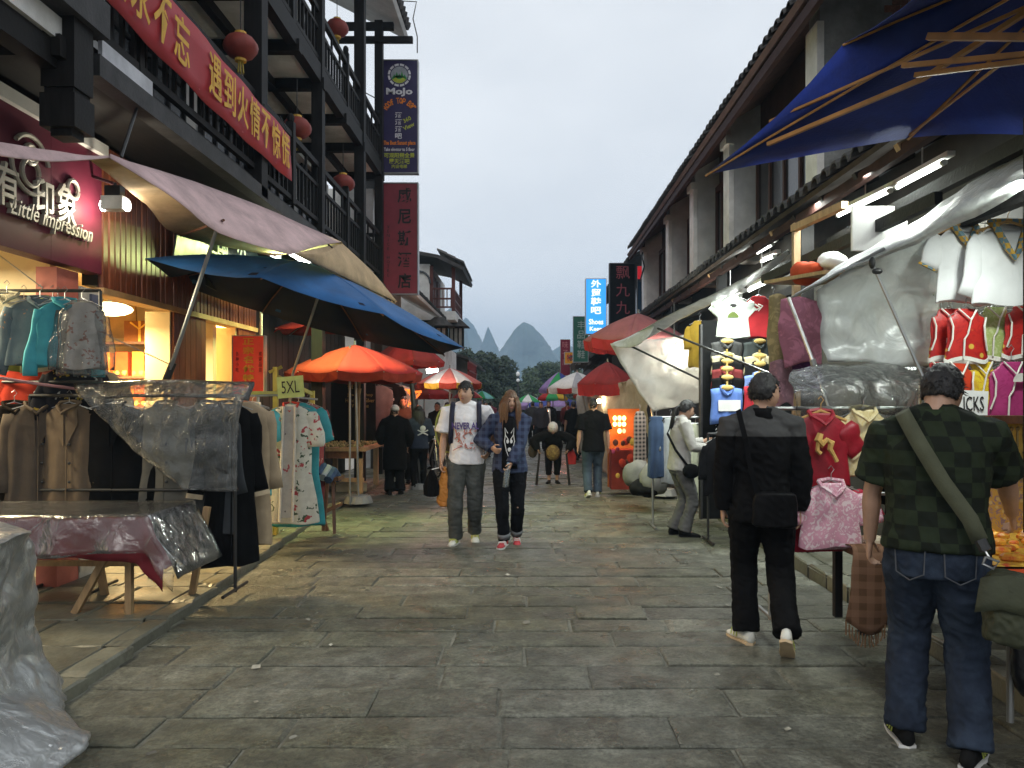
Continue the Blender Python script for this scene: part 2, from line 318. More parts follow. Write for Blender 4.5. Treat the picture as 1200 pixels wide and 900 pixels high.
def grid_plane(name, x0, x1, y0, y1, z, mat, kind='structure', nx=1, ny=1):
    m = MB(); vs = [(x0+(x1-x0)*i/nx, y0+(y1-y0)*j/ny, z) for j in range(ny+1) for i in range(nx+1)]
    m.add(vs, [(j*(nx+1)+i, j*(nx+1)+i+1, (j+1)*(nx+1)+i+1, (j+1)*(nx+1)+i) for j in range(ny) for i in range(nx)])
    return obj(name, m, mat, kind=kind)
grid_plane('ground', -2500, 2500, -60, 2600, -.12, EARTH, nx=20, ny=20)
road = grid_plane('road', -3.0, 2.75, -3, 60, -.014, MORTAR)
def slab_mesh(m, x0, x1, y0, y1, zt, zb, ch=.010, j=.004):
    a = [random.uniform(-j, j) for _ in range(4)]
    W, H = x1-x0, y1-y0; n = 5; per = [(x0+W*i/n, y0) for i in range(n)]+[(x1, y0+H*i/2) for i in range(2)]+[(x1-W*i/n, y1) for i in range(n)]+[(x0, y1-H*i/2) for i in range(2)]; k = len(per); J = min(.008, W*.05)
    per = [(px_+random.uniform(-J, J*.3)*(1 if px_ > x0+W/2 else -1), py_+random.uniform(-J, J*.3)*(1 if py_ > y0+H/2 else -1)) for px_, py_ in per]
    def zz(px_, py_): u, v = (px_-x0)/W, (py_-y0)/H; return zt+(a[0]*(1-u)*(1-v)+a[1]*u*(1-v)+a[2]*u*v+a[3]*(1-u)*v)
    cx, cy = (x0+x1)/2, (y0+y1)/2; q = [max(.2, 1-ch*random.uniform(.7, 1.9)/max(.03, min(W, H)/2)) for _ in per]
    lo = [(px_, py_, zb) for px_, py_ in per]; mid = [(px_, py_, zz(px_, py_)-ch*.9) for px_, py_ in per]; top = [(px_+(cx-px_)*(1-(q_+.6)/1.6)*.9, py_+(cy-py_)*(1-q_), zz(px_, py_)) for (px_, py_), q_ in zip(per, q)]
    m.add(lo+mid+top, [tuple(range(2*k, 3*k))] + [(i+b, (i+1) % k+b, (i+1) % k+k+b, i+k+b) for b in (0, k) for i in range(k)])
rs = random.Random(3); y = 1.2; far = MB(); nst = 0
while y < 48:
    h = rs.uniform(.29, .38) if y < 16 else rs.uniform(.4, .5); x = KX(y) + .05 - rs.uniform(0, .6); x1 = 2.5; tilt = rs.uniform(-.012, .02)
    while x < x1 - .05:
        w = rs.choice([.55, .7, .85, 1.0, 1.15, 1.3]) * rs.uniform(.92, 1.08); xa = max(x, KX(y)+.02); xb = min(x+w, x1)
        if xb - xa > .08:
            m = MB() if (y < 12.6 and nst < 296) else far; g = rs.uniform(.002, .008)
            slab_mesh(m, xa+g, xb-g, y+g, y+h-g, rs.uniform(-.004, .005), -.06, ch=rs.uniform(.005, .011), j=.005)
            if m is not far: obj('paving_stone', m, STONE, road); nst += 1
        x += w
    y += h
obj('paving_stone_field', far, STONES, road, kind='stuff')
def pavement(name, xa, xb, y0, y1, z, kerb_left, nmax, yfar):
    p = grid_plane(name, min(xa(y0), xa(y1))-.1 if not kerb_left else xa(y0), xb, y0, y1, z-.02, MORTAR); y = y0; n = 0; fr = MB()
    while y < y1:
        h = rs.uniform(.42, .62); kx = xa(y); m = MB() if y < yfar else fr
        sgn = 1 if kerb_left else -1
        k0, k1 = sorted((kx, kx + sgn*.16)); slab_mesh(m, k0, k1, y+.005, y+h-.005, z+.012, -.1, ch=.015)
        if m is not fr: obj('kerb_stone', m, SLAB, p)
        x = kx + sgn*.17
        while abs(x - xb) > .12:
            w = min(rs.uniform(.45, .8), abs(xb-x)); m = MB() if y < yfar else fr
            a, b = sorted((x, x + sgn*w)); slab_mesh(m, a+.006, b-.006, y+.006, y+h-.006, z+rs.uniform(-.003, .004), z-.06)
            if m is not fr: obj('paving_slab', m, SLAB, p); n += 1
            x += sgn*w
        y += h
    obj('paving_slab_field', fr, SLAB, p, kind='stuff'); return p
pavement('pavement', KX, -3.86, 2.2, 40, .05, False, 100, 14)
pavement('pavement', lambda y: 2.5, 3.4, 2.2, 40, .11, True, 100, 11)

m = MB()
for i in range(46):
    x, yy = rs.uniform(-2.3, 2.4), rs.uniform(3.2, 12); a = rs.uniform(0, 3); w = rs.uniform(.008, .028); h = w*rs.uniform(.4, 1); u, v = V(math.cos(a), math.sin(a), 0), V(-math.sin(a), math.cos(a), .3); c = V(x, yy, .012)
    m.add([c-u*w-v*h, c+u*w-v*h*.7, c+u*w*.8+v*h, c-u*w*.9+v*h*.8], [(0, 1, 2, 3)])
obj('litter', m, M('litter_bits', (.10, .09, .06), isl=.6, col2=(.42, .40, .34), sc=8), kind='stuff')
# ------------------------------------------------------------------ left: dark timber building over the shops
tb = thing('timber_building', 'dark timber three storey building with balconies over the shops', 'building', (-3.9, 9, 0))
FX = -3.8
m = MB(); m.box(-4.5, -4.3, 3.0, 16.6, 4.06, 6.2); m.box(-4.5, -4.3, 3.0, 16.6, 6.4, 9.3); obj('wall', m, PLASTER, tb)
# dark lattice windows and wall posts on both upper floors
for z0, z1 in ((4.3, 6.0), (6.6, 9.0)):
    for k in range(6):
        y0 = 3.4 + k*2.2; m = MB(); m.box(-4.29, -4.25, y0, y0+1.7, z0, z1); w = obj('window', m, M('window_dark', (.02, .02, .022), rough=.25), tb)
        m = MB()
        for i in range(5): m.box(-4.25, -4.22, y0+i*.415, y0+i*.415+.045, z0, z1)
        for i in range(4): m.box(-4.253, -4.223, y0, y0+1.7, z0+(z1-z0)*i/3-.02, z0+(z1-z0)*i/3+.02)
        obj('frame', m, DARKWOOD, w)
m = MB(); m.box(-4.5, -3.84, 3.0, 16.6, 3.87, 4.05); obj('floor_slab', m, DARKWOOD, tb)
m = MB(); m.box(-3.84, -3.05, 4.98, 16.0, 3.9, 4.06); obj('balcony_floor', m, DARKWOOD, tb)
m = MB(); m.box(-3.84, -3.12, 2.4, 4.94, 3.93, 4.0); obj('plaster_soffit', m, WHITEWASH, tb)
m = MB(); m.beam((-3.13, 2.2, 3.82), (-3.13, 5.3, 3.82), .14, .17); obj('beam', m, DARKWOOD, tb)
m = MB(); m.beam((-3.84, 4.99, 3.86), (-3.0, 4.99, 3.86), .12, .14); obj('beam', m, DARKWOOD, tb)
m = MB(); m.box(-3.06, -3.03, 2.2, 5.3, 3.91, 4.06); obj('fascia_board', m, WHITEWASH, tb)
m = MB(); m.beam((-2.98, 2.2, 4.2), (-2.98, 5.35, 4.2), .15, .24); obj('beam', m, GREYWOOD, tb)
m = MB(); m.box(-3.03, -3.0, 5.42, 6.15, 3.98, 4.12); obj('fascia_board', m, M('pale_board', (.6, .61, .65), rough=.6), tb)
m = MB(); m.beam((-3.02, 5.3, 3.89), (-3.02, 16.0, 3.89), .14, .15); obj('beam', m, GREYWOOD, tb)
# hanging carved post end
m = MB(); m.box(-3.17, -2.95, 5.0, 5.22, 3.62, 4.1); m.box(-3.155, -2.965, 5.015, 5.205, 3.58, 3.62); m.box(-3.175, -2.945, 4.995, 5.225, 3.36, 3.58); m.box(-3.13, -2.99, 5.04, 5.18, 3.31, 3.36); obj('hanging_post', m, DARKWOOD, tb)
for y0, w in ((3.2, .18), (6.02, .07), (8.63, .2), (11.2, .16), (14.0, .18), (15.8, .16)):
    m = MB(); m.box(-3.05-w/2, -3.05+w/2, y0-w/2, y0+w/2, 3.85 if y0 < 11 else .05, 9.35); obj('post', m, DARKWOOD, tb)
def railing(name, x, y0, y1, z, h, parent, axis='y', sp=.17, white=()):
    r = MB()
    def bx(a, b, zz0, zz1, t):
        if axis == 'y': r.box(x-t, x+t, a, b, zz0, zz1)
        else: r.box(a, b, x-t, x+t, zz0, zz1)
    bx(y0, y1, z+h-.07, z+h, .035); bx(y0, y1, z+.08, z+.14, .028); bx(y0, y1, z+h*.62, z+h*.62+.05, .024)
    o = obj(name, r, DARKWOOD, parent); n = int((y1-y0)/sp)
    for i in range(n):
        a = y0 + (i+.5)*(y1-y0)/n; b = MB()
        if axis == 'y': b.box(x-.016, x+.016, a-.016, a+.016, z+.14, z+h*.62 if i % 3 else z+h-.07)
        else: b.box(a-.016, a+.016, x-.016, x+.016, z+.14, z+h*.62 if i % 3 else z+h-.07)
        obj('baluster', b, DARKWOOD, o)
    return o
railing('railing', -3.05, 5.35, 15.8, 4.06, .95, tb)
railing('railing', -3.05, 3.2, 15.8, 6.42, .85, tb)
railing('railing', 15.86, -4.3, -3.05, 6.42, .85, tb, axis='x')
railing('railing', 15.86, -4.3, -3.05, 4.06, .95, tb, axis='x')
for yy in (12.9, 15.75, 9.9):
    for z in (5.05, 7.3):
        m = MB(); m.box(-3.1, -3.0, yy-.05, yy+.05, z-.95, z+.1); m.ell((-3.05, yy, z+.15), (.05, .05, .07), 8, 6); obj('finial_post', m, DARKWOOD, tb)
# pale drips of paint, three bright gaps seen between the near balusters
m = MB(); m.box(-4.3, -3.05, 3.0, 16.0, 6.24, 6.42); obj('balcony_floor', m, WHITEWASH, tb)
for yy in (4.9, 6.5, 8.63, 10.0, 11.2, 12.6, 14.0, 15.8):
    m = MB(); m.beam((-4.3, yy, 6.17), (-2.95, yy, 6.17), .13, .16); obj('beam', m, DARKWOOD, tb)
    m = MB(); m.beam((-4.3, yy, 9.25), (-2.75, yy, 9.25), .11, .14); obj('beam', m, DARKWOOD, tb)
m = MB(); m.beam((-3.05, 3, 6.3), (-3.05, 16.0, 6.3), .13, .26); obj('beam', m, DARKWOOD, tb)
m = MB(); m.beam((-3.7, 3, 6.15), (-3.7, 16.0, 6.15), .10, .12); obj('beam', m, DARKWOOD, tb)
m = MB(); m.sheet([[(-2.55, 3, 9.35), (-2.55, 16.4, 9.35)], [(-4.6, 3, 10.4), (-4.6, 16.4, 10.4)]], .1); obj('roof', m, PLASTER, tb)
m = MB()
for i in range(60): m.tube([(-2.5, 3+i*.224, 9.45), (-4.6, 3+i*.224, 10.52)], .09, 6)
obj('roof_tile_field', m, TILES, tb, kind='stuff')
for (yy, x0, x1) in ((15.75, -3.9, -2.35), (13.9, -4.3, -2.5)):
    m = MB(); m.beam((x0, yy, 8.95), (x1, yy, 8.95), .1, .12); obj('beam', m, DARKWOOD, tb)

# shop front on the ground floor
sf = thing('storefront', 'lit shop front clad in reddish brown timber slats with open bays', 'shop front', (-3.9, 9, 0))
m = MB(); m.box(-3.98, -3.845, 6.86, 10.78, 2.6, 3.86); obj('fascia_board', m, DARKWOOD, sf)
for i in range(40):
    a = 6.87 + i*.0975; m = MB(); d = rs.uniform(0, .008); m.loft([[(-3.845, a+.002, z), (-3.80+d, a+.012, z), (-3.80+d, a+.084, z), (-3.845, a+.094, z)] for z in (2.58, 3.85)]); obj('wood_slat', m, REDWOOD, sf)
m = MB(); m.box(-3.95, -3.78, 6.86, 10.78, 2.52, 2.578); obj('lintel', m, M('pale_lintel', (.42, .26, .12), rough=.6), sf)
m = MB(); m.box(-4.1, -3.83, 8.26, 9.1, .05, 2.52); p_ = obj('pillar', m, BROWNWOOD, sf)
m = MB(); m.box(-4.1, -3.835, 8.235, 8.258, .05, 2.52); obj('panel', m, CREAM, p_)
for i in range(6):
    m = MB(); a = 8.27+i*.138; m.box(-3.83, -3.805, a, a+.13, .05, 2.52); obj('plank', m, REDWOOD, p_)
m = MB(); m.box(-4.1, -3.83, 10.12, 10.78, .05, 2.52); p_ = obj('pillar', m, BROWNWOOD, sf)
m = MB(); m.box(-4.1, -3.835, 10.095, 10.118, .05, 2.52); obj('panel', m, CREAM, p_)
for i in range(5):
    m = MB(); a = 10.13+i*.13; m.box(-3.83, -3.805, a, a+.122, .05, 2.52); obj('plank', m, REDWOOD, p_)
m = MB(); m.box(-4.0, -3.83, 6.25, 6.55, .05, 2.66); obj('pillar', m, M('salmon_paint', (.42, .12, .09), rough=.6), sf)
m = MB(); m.box(-4.0, -3.83, 6.56, 6.92, .05, 2.55); p_ = obj('pillar', m, M('grey_tile', (.5, .49, .46), rough=.35), sf)
for zz in range(8):
    for k in range(2): m = MB(); m.box(-3.83, -3.822, 6.565+k*.18, 6.735+k*.18, .1+zz*.3, .392+zz*.3); obj('tile', m, M('grey_tile_face', (.5, .49, .45), rough=.3) if zz+k == 0 else bpy.data.materials['grey_tile_face'], p_)
m = MB(); m.box(-3.82, -3.80, 6.70, 6.84, 2.36, 2.5); obj('socket_plate', m, M('blue_grey', (.1, .12, .2)), p_)
# interior of the shops
m = MB(); m.box(-6.5, -6.4, 3.0, 10.8, .05, 3.8); m.box(-6.4, -3.99, 9.75, 9.85, .05, 2.9); m.box(-6.4, -3.99, 10.8, 10.9, .05, 3.9); m.box(-6.4, -4.1, 6.6, 6.68, .05, 2.9); obj('inner_wall', m, CREAM, sf)
m = MB(); m.box(-6.4, -3.99, 3.0, 10.8, 2.9, 2.98); obj('ceiling', m, CREAM, sf)
m = MB(); m.box(-6.4, -3.87, 3.0, 10.8, -.02, .055); obj('floor', m, SLAB, sf)
m = MB(); m.ell((-4.35, 8.0, 2.52), (.22, .22, .07), 14, 8); ll = thing('ceiling_lamp', 'oval glowing ceiling lamp inside the gift box shop', 'lamp', (-4.35, 8.0, 2.45)); obj('globe', m, WARMGLOW, ll); m = MB(); m.tube([(-4.35, 8, 2.58), (-4.35, 8, 2.9)], .02); obj('stem', m, STEEL, ll)
lamp('glow', ll, 'AREA', (-4.6, 8.2, 2.36), 270, (1, .74, .36), .5, direction=(0, 0, -1))
ll = thing('ceiling_lamp', 'ceiling lamp lighting the last narrow shop bay', 'lamp', (-4.5, 10.3, 2.8)); m = MB(); m.ell((-4.5, 10.3, 2.82), (.15, .15, .06)); obj('globe', m, WARMGLOW, ll); lamp('glow', ll, 'AREA', (-4.5, 10.3, 2.7), 150, (1, .74, .34), .4, direction=(0, 0, -1))
m = MB(); m.tube([(-4.5, 10.3, 2.86), (-4.5, 10.3, 2.92)], .03); obj('stem', m, STEEL, ll)
ll = thing('ceiling_lamp', 'ceiling lamp above the hanging jackets in the first shop', 'lamp', (-4.9, 5.6, 2.8)); m = MB(); m.ell((-4.9, 5.6, 2.82), (.2, .2, .07)); obj('globe', m, WARMGLOW, ll); lamp('glow', ll, 'AREA', (-4.9, 5.6, 2.7), 100, (1, .86, .58), .6, direction=(0, 0, -1))
m = MB(); m.tube([(-4.9, 5.6, 2.86), (-4.9, 5.6, 2.92)], .03); obj('stem', m, STEEL, ll)
# dark shop beyond
ds = thing('dark_shop', 'unlit black timber shop front under the blue umbrella', 'shop front', (-3.9, 13.5, 0))
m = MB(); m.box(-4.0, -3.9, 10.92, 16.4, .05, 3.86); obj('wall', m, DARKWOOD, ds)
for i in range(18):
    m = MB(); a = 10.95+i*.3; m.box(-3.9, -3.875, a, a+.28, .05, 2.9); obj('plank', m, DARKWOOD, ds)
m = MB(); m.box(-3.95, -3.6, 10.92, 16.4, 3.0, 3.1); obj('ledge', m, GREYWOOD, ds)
# maroon sign with raised letters
MAROON = M('maroon_panel', (.10, .012, .028), rough=.6, spec=.25, var=.1)
SILVER = M('silver_letters', (.46, .43, .36), rough=.45, metal=.2, var=.1)
sg = thing('shop_sign', 'maroon shop sign with raised silver Chinese letters and script words', 'sign', (-3.8, 5.6, 2.69))
for k in range(5):
    y0 = 3.2 + k*.728; m = MB(); m.box(-3.93, -3.79, y0+.001, y0+.726, 2.69, 3.74); obj('panel', m, MAROON, sg)
m = MB(); m.box(-3.96, -3.74, 3.2, 6.86, 3.74, 3.84); obj('top_rim', m, WHITEWASH, sg)
TX = dict(xd=(0, 1, 0), up=(0, 0, 1))
def sign_text(s, px, py, h, w=None, **k):
    Y = 3.79*F/(VX-px); lettering(sg, s, (-3.79, Y, EYE-(py-VY)*Y/F), mat=SILVER, h=h, w=w, depth=.035, **TX, **k)
sign_text('有', 4, 216, .32, .24, bold=.012); sign_text('印', 48, 233, .30, .22, bold=.012); sign_text('象', 74, 241, .34, .26, bold=.012)
sign_text('Little impression', 60, 262, .17, 1.05, shear=.35, bold=.004)
m = MB()
for a0, r0, cy, cz in ((.2, .22, 5.83, 3.36), (3.2, .22, 5.83, 3.36), (0, .075, 6.37, 3.32), (0, .07, 5.83, 3.44), (0, .10, 5.83, 3.30)):
    pts = [(-3.77, cy + r0*math.cos(a0+t*.28), cz + r0*math.sin(a0+t*.28)) for t in range(9 if r0 > .12 else 23)]; m = MB(); m.tube(pts, .018, 6); obj('swirl', m, SILVER, sg)

fl = thing('floodlight', 'double ended floodlight on the corner of the maroon sign', 'lamp', P(135, 236, 6.45))
c = P(135, 238, 6.45)
m = MB(); m.box(c.x-.09, c.x+.09, c.y-.06, c.y+.06, c.z-.06, c.z+.05); obj('housing', m, M('lamp_white', (.6, .6, .55), rough=.4), fl)
m = MB(); m.tube([c+V(0, 0, .05), c+V(0, 0, .16), V(-3.8, 6.7, c.z+.3)], .014); m.box(c.x-.07, c.x+.06, c.y-.04, c.y+.04, c.z+.055, c.z+.14); obj('bracket', m, BLACKIRON, fl)
for s in (-1, 1):
    m = MB(); m.ell(c+V(.1*s, 0, -.02), (.025, .045, .05)); obj('bulb', m, EM('flood_glow', (1, .97, .9), 30), fl)
lamp('beam_light', fl, 'POINT', c+V(-.14, .16, -.02), 16, (1, .9, .7), rad=.03); lamp('beam_light', fl, 'POINT', c+V(-.10, -.30, -.10), .6, (1, .95, .9), rad=.03)
# green plastic covered sign over the slats
gs = thing('shop_sign', 'dark sign with pale green letters above the blue umbrella', 'sign', (-3.7, 9.3, 3.1))
m = MB(); m.sheet([[(-3.78, 8.05+i*.33, 3.75-.01*i), (-3.66, 8.05+i*.33, 3.35), (-3.72, 8.05+i*.33, 3.0+.03*math.sin(i))] for i in range(9)], .02); obj('board', m, M('dark_green', (.03, .045, .04), rough=.3, bump=.4, bsc=6), gs)
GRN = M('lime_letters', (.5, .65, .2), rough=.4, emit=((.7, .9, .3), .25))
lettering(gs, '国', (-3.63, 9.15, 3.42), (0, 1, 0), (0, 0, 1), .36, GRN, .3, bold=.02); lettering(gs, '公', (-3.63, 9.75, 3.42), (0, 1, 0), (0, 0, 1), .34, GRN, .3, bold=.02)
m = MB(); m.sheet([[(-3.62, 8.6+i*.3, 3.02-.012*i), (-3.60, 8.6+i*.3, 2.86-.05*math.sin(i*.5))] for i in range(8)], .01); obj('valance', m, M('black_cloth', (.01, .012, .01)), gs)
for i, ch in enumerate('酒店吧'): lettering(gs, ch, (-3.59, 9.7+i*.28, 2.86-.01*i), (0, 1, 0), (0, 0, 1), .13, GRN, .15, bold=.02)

# red banner on the balcony
bn = thing('banner', 'long red cloth banner with yellow Chinese characters hung along the balcony', 'banner', (-2.96, 6.8, 4.3))
def bz(y): t = (y-3.2)/6.3; return 4.52 - .24*t - .10*math.sin(math.pi*t)
m = MB(); m.sheet([[(-2.93 + .012*math.sin(i*1.3+j), 3.2+i*.21, bz(3.2+i*.21) + .62*(1-.12*i/30)*j/4) for j in range(5)] for i in range(31)], .006)
obj('cloth', m, M('banner_red', (.42, .022, .03), rough=.6, var=.12, sc=2), bn, smooth=True)
YEL = M('banner_yellow', (.75, .42, .03), rough=.6)
yy = 5.25
for ch in '火永不忘 遇到火情不惊慌':
    if ch != ' ':
        z = bz(yy+.17)+.30; t = math.atan2(bz(yy+.3)-bz(yy), .3)
        lettering(bn, ch, (-2.90, yy+.17, z), (0, math.cos(t), math.sin(t)), (0, -math.sin(t), math.cos(t)), .40, YEL, .29, depth=.003, bold=.012)
    yy += .345
for yy in (4.3, 6.0, 8.6, 9.4): m = MB(); m.tube([(-2.94, yy, bz(yy)+.6), (-3.03, yy, 5.05)], .006, 5); obj('tie_cord', m, BLACKIRON, bn)

# lanterns
LANT = M('lantern_red', (.22, .03, .02), rough=.6, var=.3, sc=5)
def lantern(px, py, Y, r, label):
    c = P(px, py, Y); t = thing('red_lantern', label, 'lantern', c, 'red lanterns hanging under the balconies')
    m = MB(); rings = []
    for i in range(9):
        a = math.pi*(i+.5)/9; rings.append([c + V(r*math.sin(a)*(1+.05*(k % 2))*math.cos(k*math.pi/10), r*math.sin(a)*(1+.05*(k % 2))*math.sin(k*math.pi/10), -r*.8*math.cos(a)) for k in range(20)])
    m.loft(rings); obj('shade', m, LANT, t, smooth=True)
    m = MB(); m.tube([c+V(0, 0, r*.75), c+V(0, 0, r*.9)], r*.35, 10); m.tube([c-V(0, 0, r*.9), c-V(0, 0, r*.75)], r*.35, 10); obj('cap', m, GOLDPAINT, t)
    m = MB()
    for k in range(6): m.tube([c+V(.02*math.cos(k), .02*math.sin(k), -r*.9), c+V(.03*math.cos(k), .03*math.sin(k), -r*1.6)], .008, 4)
    obj('tassel', m, M('tassel_yellow', (.4, .3, .05)) if 'tassel_yellow' not in bpy.data.materials else bpy.data.materials['tassel_yellow'], t)
    m = MB(); m.tube([c+V(0, 0, r*.9), c+V(0, 0, r*.9+.5)], .006, 5); obj('cord', m, BLACKIRON, t)
lantern(395, 33, 13.2, .19, 'red lantern hanging against the sky beside the top balcony posts')
lantern(282, 55, 8.0, .17, 'dim red lantern above the banner characters')
lantern(348, 150, 10.6, .19, 'red lantern with yellow tassel at the end of the banner')
lantern(402, 215, 13.0, .19, 'dim red lantern behind the post near the vertical signs')
lantern(148, 15, 5.2, .0, 'x') if False else None
# cable stays
def wire(label, pts, r=.006, n=6, name='cable'):
    m = MB(); m.tube(pts, r, n); return obj(name, m, BLACKIRON, label=label, cat='cable')
wire('thin rod hanging from the balcony down to the pink canopy', [(-3.0, 5.9, 3.82), P(142, 184, 5.6)], .012)
wire('loose cable dangling beside the blue vertical sign', [P(470, 1, 15.8), P(488, 2, 15.8), P(484, 22, 15.8), P(489, 43, 15.8), P(489, 62, 15.8)], .012)
wire('thin cable crossing from the balcony to the blue vertical sign', [P(408, 100, 14.6), P(425, 107, 15), P(440, 115, 15.7)], .012)

# vertical signs on the end of the building
NAVY = M('sign_navy', (.030, .022, .085), rough=.4, var=.1)
def board(name, label, x0, x1, y0, y1, Y, mat, th=.14, frame=None):
    a, b = P(x0, y1, Y), P(x1, y0, Y); t = thing(name, label, 'sign', ((a.x+b.x)/2, Y, a.z))
    m = MB(); m.box(a.x, b.x, Y, Y+th, a.z, b.z); obj('panel', m, mat, t)
    m = MB(); w = .03*(b.x-a.x); fr = frame or STEEL
    for q in ((a.x-w, a.x, a.z-w, b.z+w), (b.x, b.x+w, a.z-w, b.z+w), (a.x, b.x, a.z-w, a.z), (a.x, b.x, b.z, b.z+w)): m.box(q[0], q[1], Y-.012, Y+th+.01, q[2], q[3])
    obj('frame', m, fr, t); return t, Y-.004
FT = dict(xd=(1, 0, 0), up=(0, 0, 1))
def txt(t, s, px, py, Y, hp, mat, wp=None, **k): return lettering(t, s, P(px, py, Y), mat=mat, h=hp*Y/F, w=wp*Y/F if wp else None, **FT, **k)
WHT = M('print_white', (.7, .7, .72), rough=.5); ORG = M('print_orange', (.75, .22, .02), rough=.5); LIM = M('print_lime', (.45, .5, .05), rough=.5); GREY = M('print_grey', (.35, .38, .42)); PGRN = M('print_green', (.04, .28, .06))
t, ys = board('vertical_sign', 'tall navy bar sign with round emblem and orange and white lettering', 448, 489, 71, 202, 16.2, NAVY)
def disc(t, px, py, Y, r0, r1, mat, name='emblem', a0=0, a1=2*math.pi, n=32, off=0.):
    c = P(px, py, Y); k = Y/F; m = MB(); vs = []
    for i in range(n+1):
        a = a0+(a1-a0)*i/n
        for r in (r0, r1): vs += [c+V(r*k*math.cos(a), -.004-off, r*k*math.sin(a))]
    m.add(vs, [(2*i, 2*i+1, 2*i+3, 2*i+2) for i in range(n)]); return obj(name, m, mat, t)
disc(t, 468, 88, ys, 11, 13.5, WHT, n=48); disc(t, 468, 88, ys, 0.1, 10, GREY); disc(t, 468, 88, ys, .1, 9.6, PGRN, a0=R(200), a1=R(340), off=.004)
for k in range(12): disc(t, 468, 88, ys, 10.8, 13.8, NAVY, a0=R(30*k-3), a1=R(30*k+3), n=2, off=.004)
m = MB(); k = ys/F
for i, (dx, h) in enumerate(((-6, 4), (-3, 7), (0, 5), (3, 8), (6, 4))): c = P(468+dx, 91, ys-.008); m.add([c+V(-2*k, 0, 0), c+V(2*k, 0, 0), c+V(0, 0, h*k)], [(0, 1, 2)])
obj('emblem', m, PGRN, t); disc(t, 468, 88, ys, 5, 9.6, LIM, a0=R(215), a1=R(325), off=.009)
txt(t, 'MoJo', 468, 108, ys, 10, WHT, 31, bold=.04)
arc = 'Roof Top Bar'
for i, ch in enumerate(arc):
    if ch != ' ':
        a = R(150 - i*120/11); px, py = 468+19*math.cos(a), 134-16*math.sin(a); q = a-math.pi/2
        lettering(t, ch, P(px, py, ys-.003), (math.cos(q), 0, math.sin(q)), (-math.sin(q), 0, math.cos(q)), 7*ys/F, ORG, 3.7*ys/F, bold=.02)
txt(t, '酒酒酒吧', 467, 147, ys, 31, WHT, 8, vert=True, bold=.02)
lettering(t, '360', P(477, 140, ys), (1, 0, .5), (-.5, 0, 1), 5*ys/F, LIM, bold=.02); lettering(t, 'View', P(479, 148, ys), (1, 0, .5), (-.5, 0, 1), 5*ys/F, LIM, bold=.02)
txt(t, 'The Best Sunset place', 468, 168, ys, 6.5, ORG, 38, bold=.03); txt(t, 'Take elevator to 5 floor', 468, 175, ys, 4, WHT, 36, bold=.02)
txt(t, '可观阳朔全景', 468, 182, ys, 6, LIM, 36, bold=.02); txt(t, '露天酒吧', 468, 189, ys, 6.5, LIM, 24, bold=.02); txt(t, '内设电梯', 468, 195, ys, 4.5, LIM, 18, bold=.01)
t, ys = board('vertical_sign', 'tall dull red hotel sign with five black brush characters', 448, 489, 215, 344, 16.2, M('sign_red', (.23, .03, .045), rough=.45, var=.1))
INK = M('ink', (.012, .01, .01), rough=.6)
txt(t, '威尼斯酒店', 474, 279, ys, 118, INK, 16, vert=True, bold=.02, gap=1.3); txt(t, 'VENICE HOTEL', 455, 294, ys, 60, INK, 3.5, vert=True, gap=1.35)

# white building standing behind the signs, and the next white house with a balcony
def tile_run(parent, x, y0, y1, z, dx, dz, sp=.2, r=.075, n=3, mat=TILE):
    """n tiles deep: the eave tile of every column is a part, the rest of the slope one field"""
    f = MB(); k = int((y1-y0)/sp); L = .32; ux = Vector((dx, 0, dz)).normalized()
    for i in range(k):
        y = y0+(i+.5)*sp; b = Vector((x, y, z)) + V(0, 0, rs.uniform(-.012, .012))
        for j in range(n):
            m = MB() if j == 0 else f; p0 = b+ux*(L*.85*j)+V(0, 0, .012*j); p1 = p0+ux*L; rg = []
            for q, rr in ((p0, r*1.08), (p1, r*.92)): rg.append([q+V(0, rr*math.cos(a), rr*math.sin(a)) for a in [math.pi*s/5 for s in range(6)]] + [q+V(0, (rr-.018)*math.cos(a), (rr-.018)*math.sin(a)) for a in [math.pi*s/5 for s in range(5, -1, -1)]])
            m.loft(rg)
            if j == 0: obj('roof_tile', m, mat, parent)
    if n > 1: obj('roof_tile_field', f, TILES, parent, kind='stuff')
hb = thing('white_house', 'white walled house partly hidden behind the vertical signs', 'house', (-4.5, 18.5, 0))
m = MB(); m.box(-6.5, -3.45, 17.2, 21, 0, 6.3); obj('wall', m, WHITEWASH, hb)
m = MB(); m.box(-3.45, -2.9, 16.9, 20.4, .05, 3.0); obj('front_wall', m, M('dark_front', (.03, .028, .026)), hb)
m = MB(); m.sheet([[(-2.35, 16.5, 3.86), (-2.35, 22.6, 3.86)], [(-3.5, 16.5, 4.5), (-3.5, 22.6, 4.5)]], .06); rf = obj('roof', m, WHITEWASH, hb); tile_run(rf, -2.38, 16.6, 22.6, 3.92, -1.15, .64, n=4)
m = MB(); m.sheet([[(-3.0, 17, 6.3), (-3.0, 21.2, 6.3)], [(-5, 17, 7.3), (-5, 21.2, 7.3)]], .08); obj('upper_roof', m, TILES, hb)
for yy in (18.2, 19.6):
    m = MB(); m.box(-3.45, -3.42, yy, yy+.7, 4.75, 5.7); w = obj('window', m, M('glass_dark', (.03, .035, .04), rough=.1) if yy < 19 else bpy.data.materials['glass_dark'], hb); m = MB(); m.box(-3.42, -3.40, yy+.33, yy+.37, 4.75, 5.7); m.box(-3.42, -3.40, yy, yy+.7, 5.2, 5.24); obj('frame', m, BROWNWOOD, w)
h2 = thing('white_house', 'white house with tiled roof and red balcony rails at the bend', 'house', (-3.2, 24, 0))
m = MB(); m.box(-5.5, -2.9, 22.8, 27, 3.2, 5.6); obj('wall', m, WHITEWASH, h2)
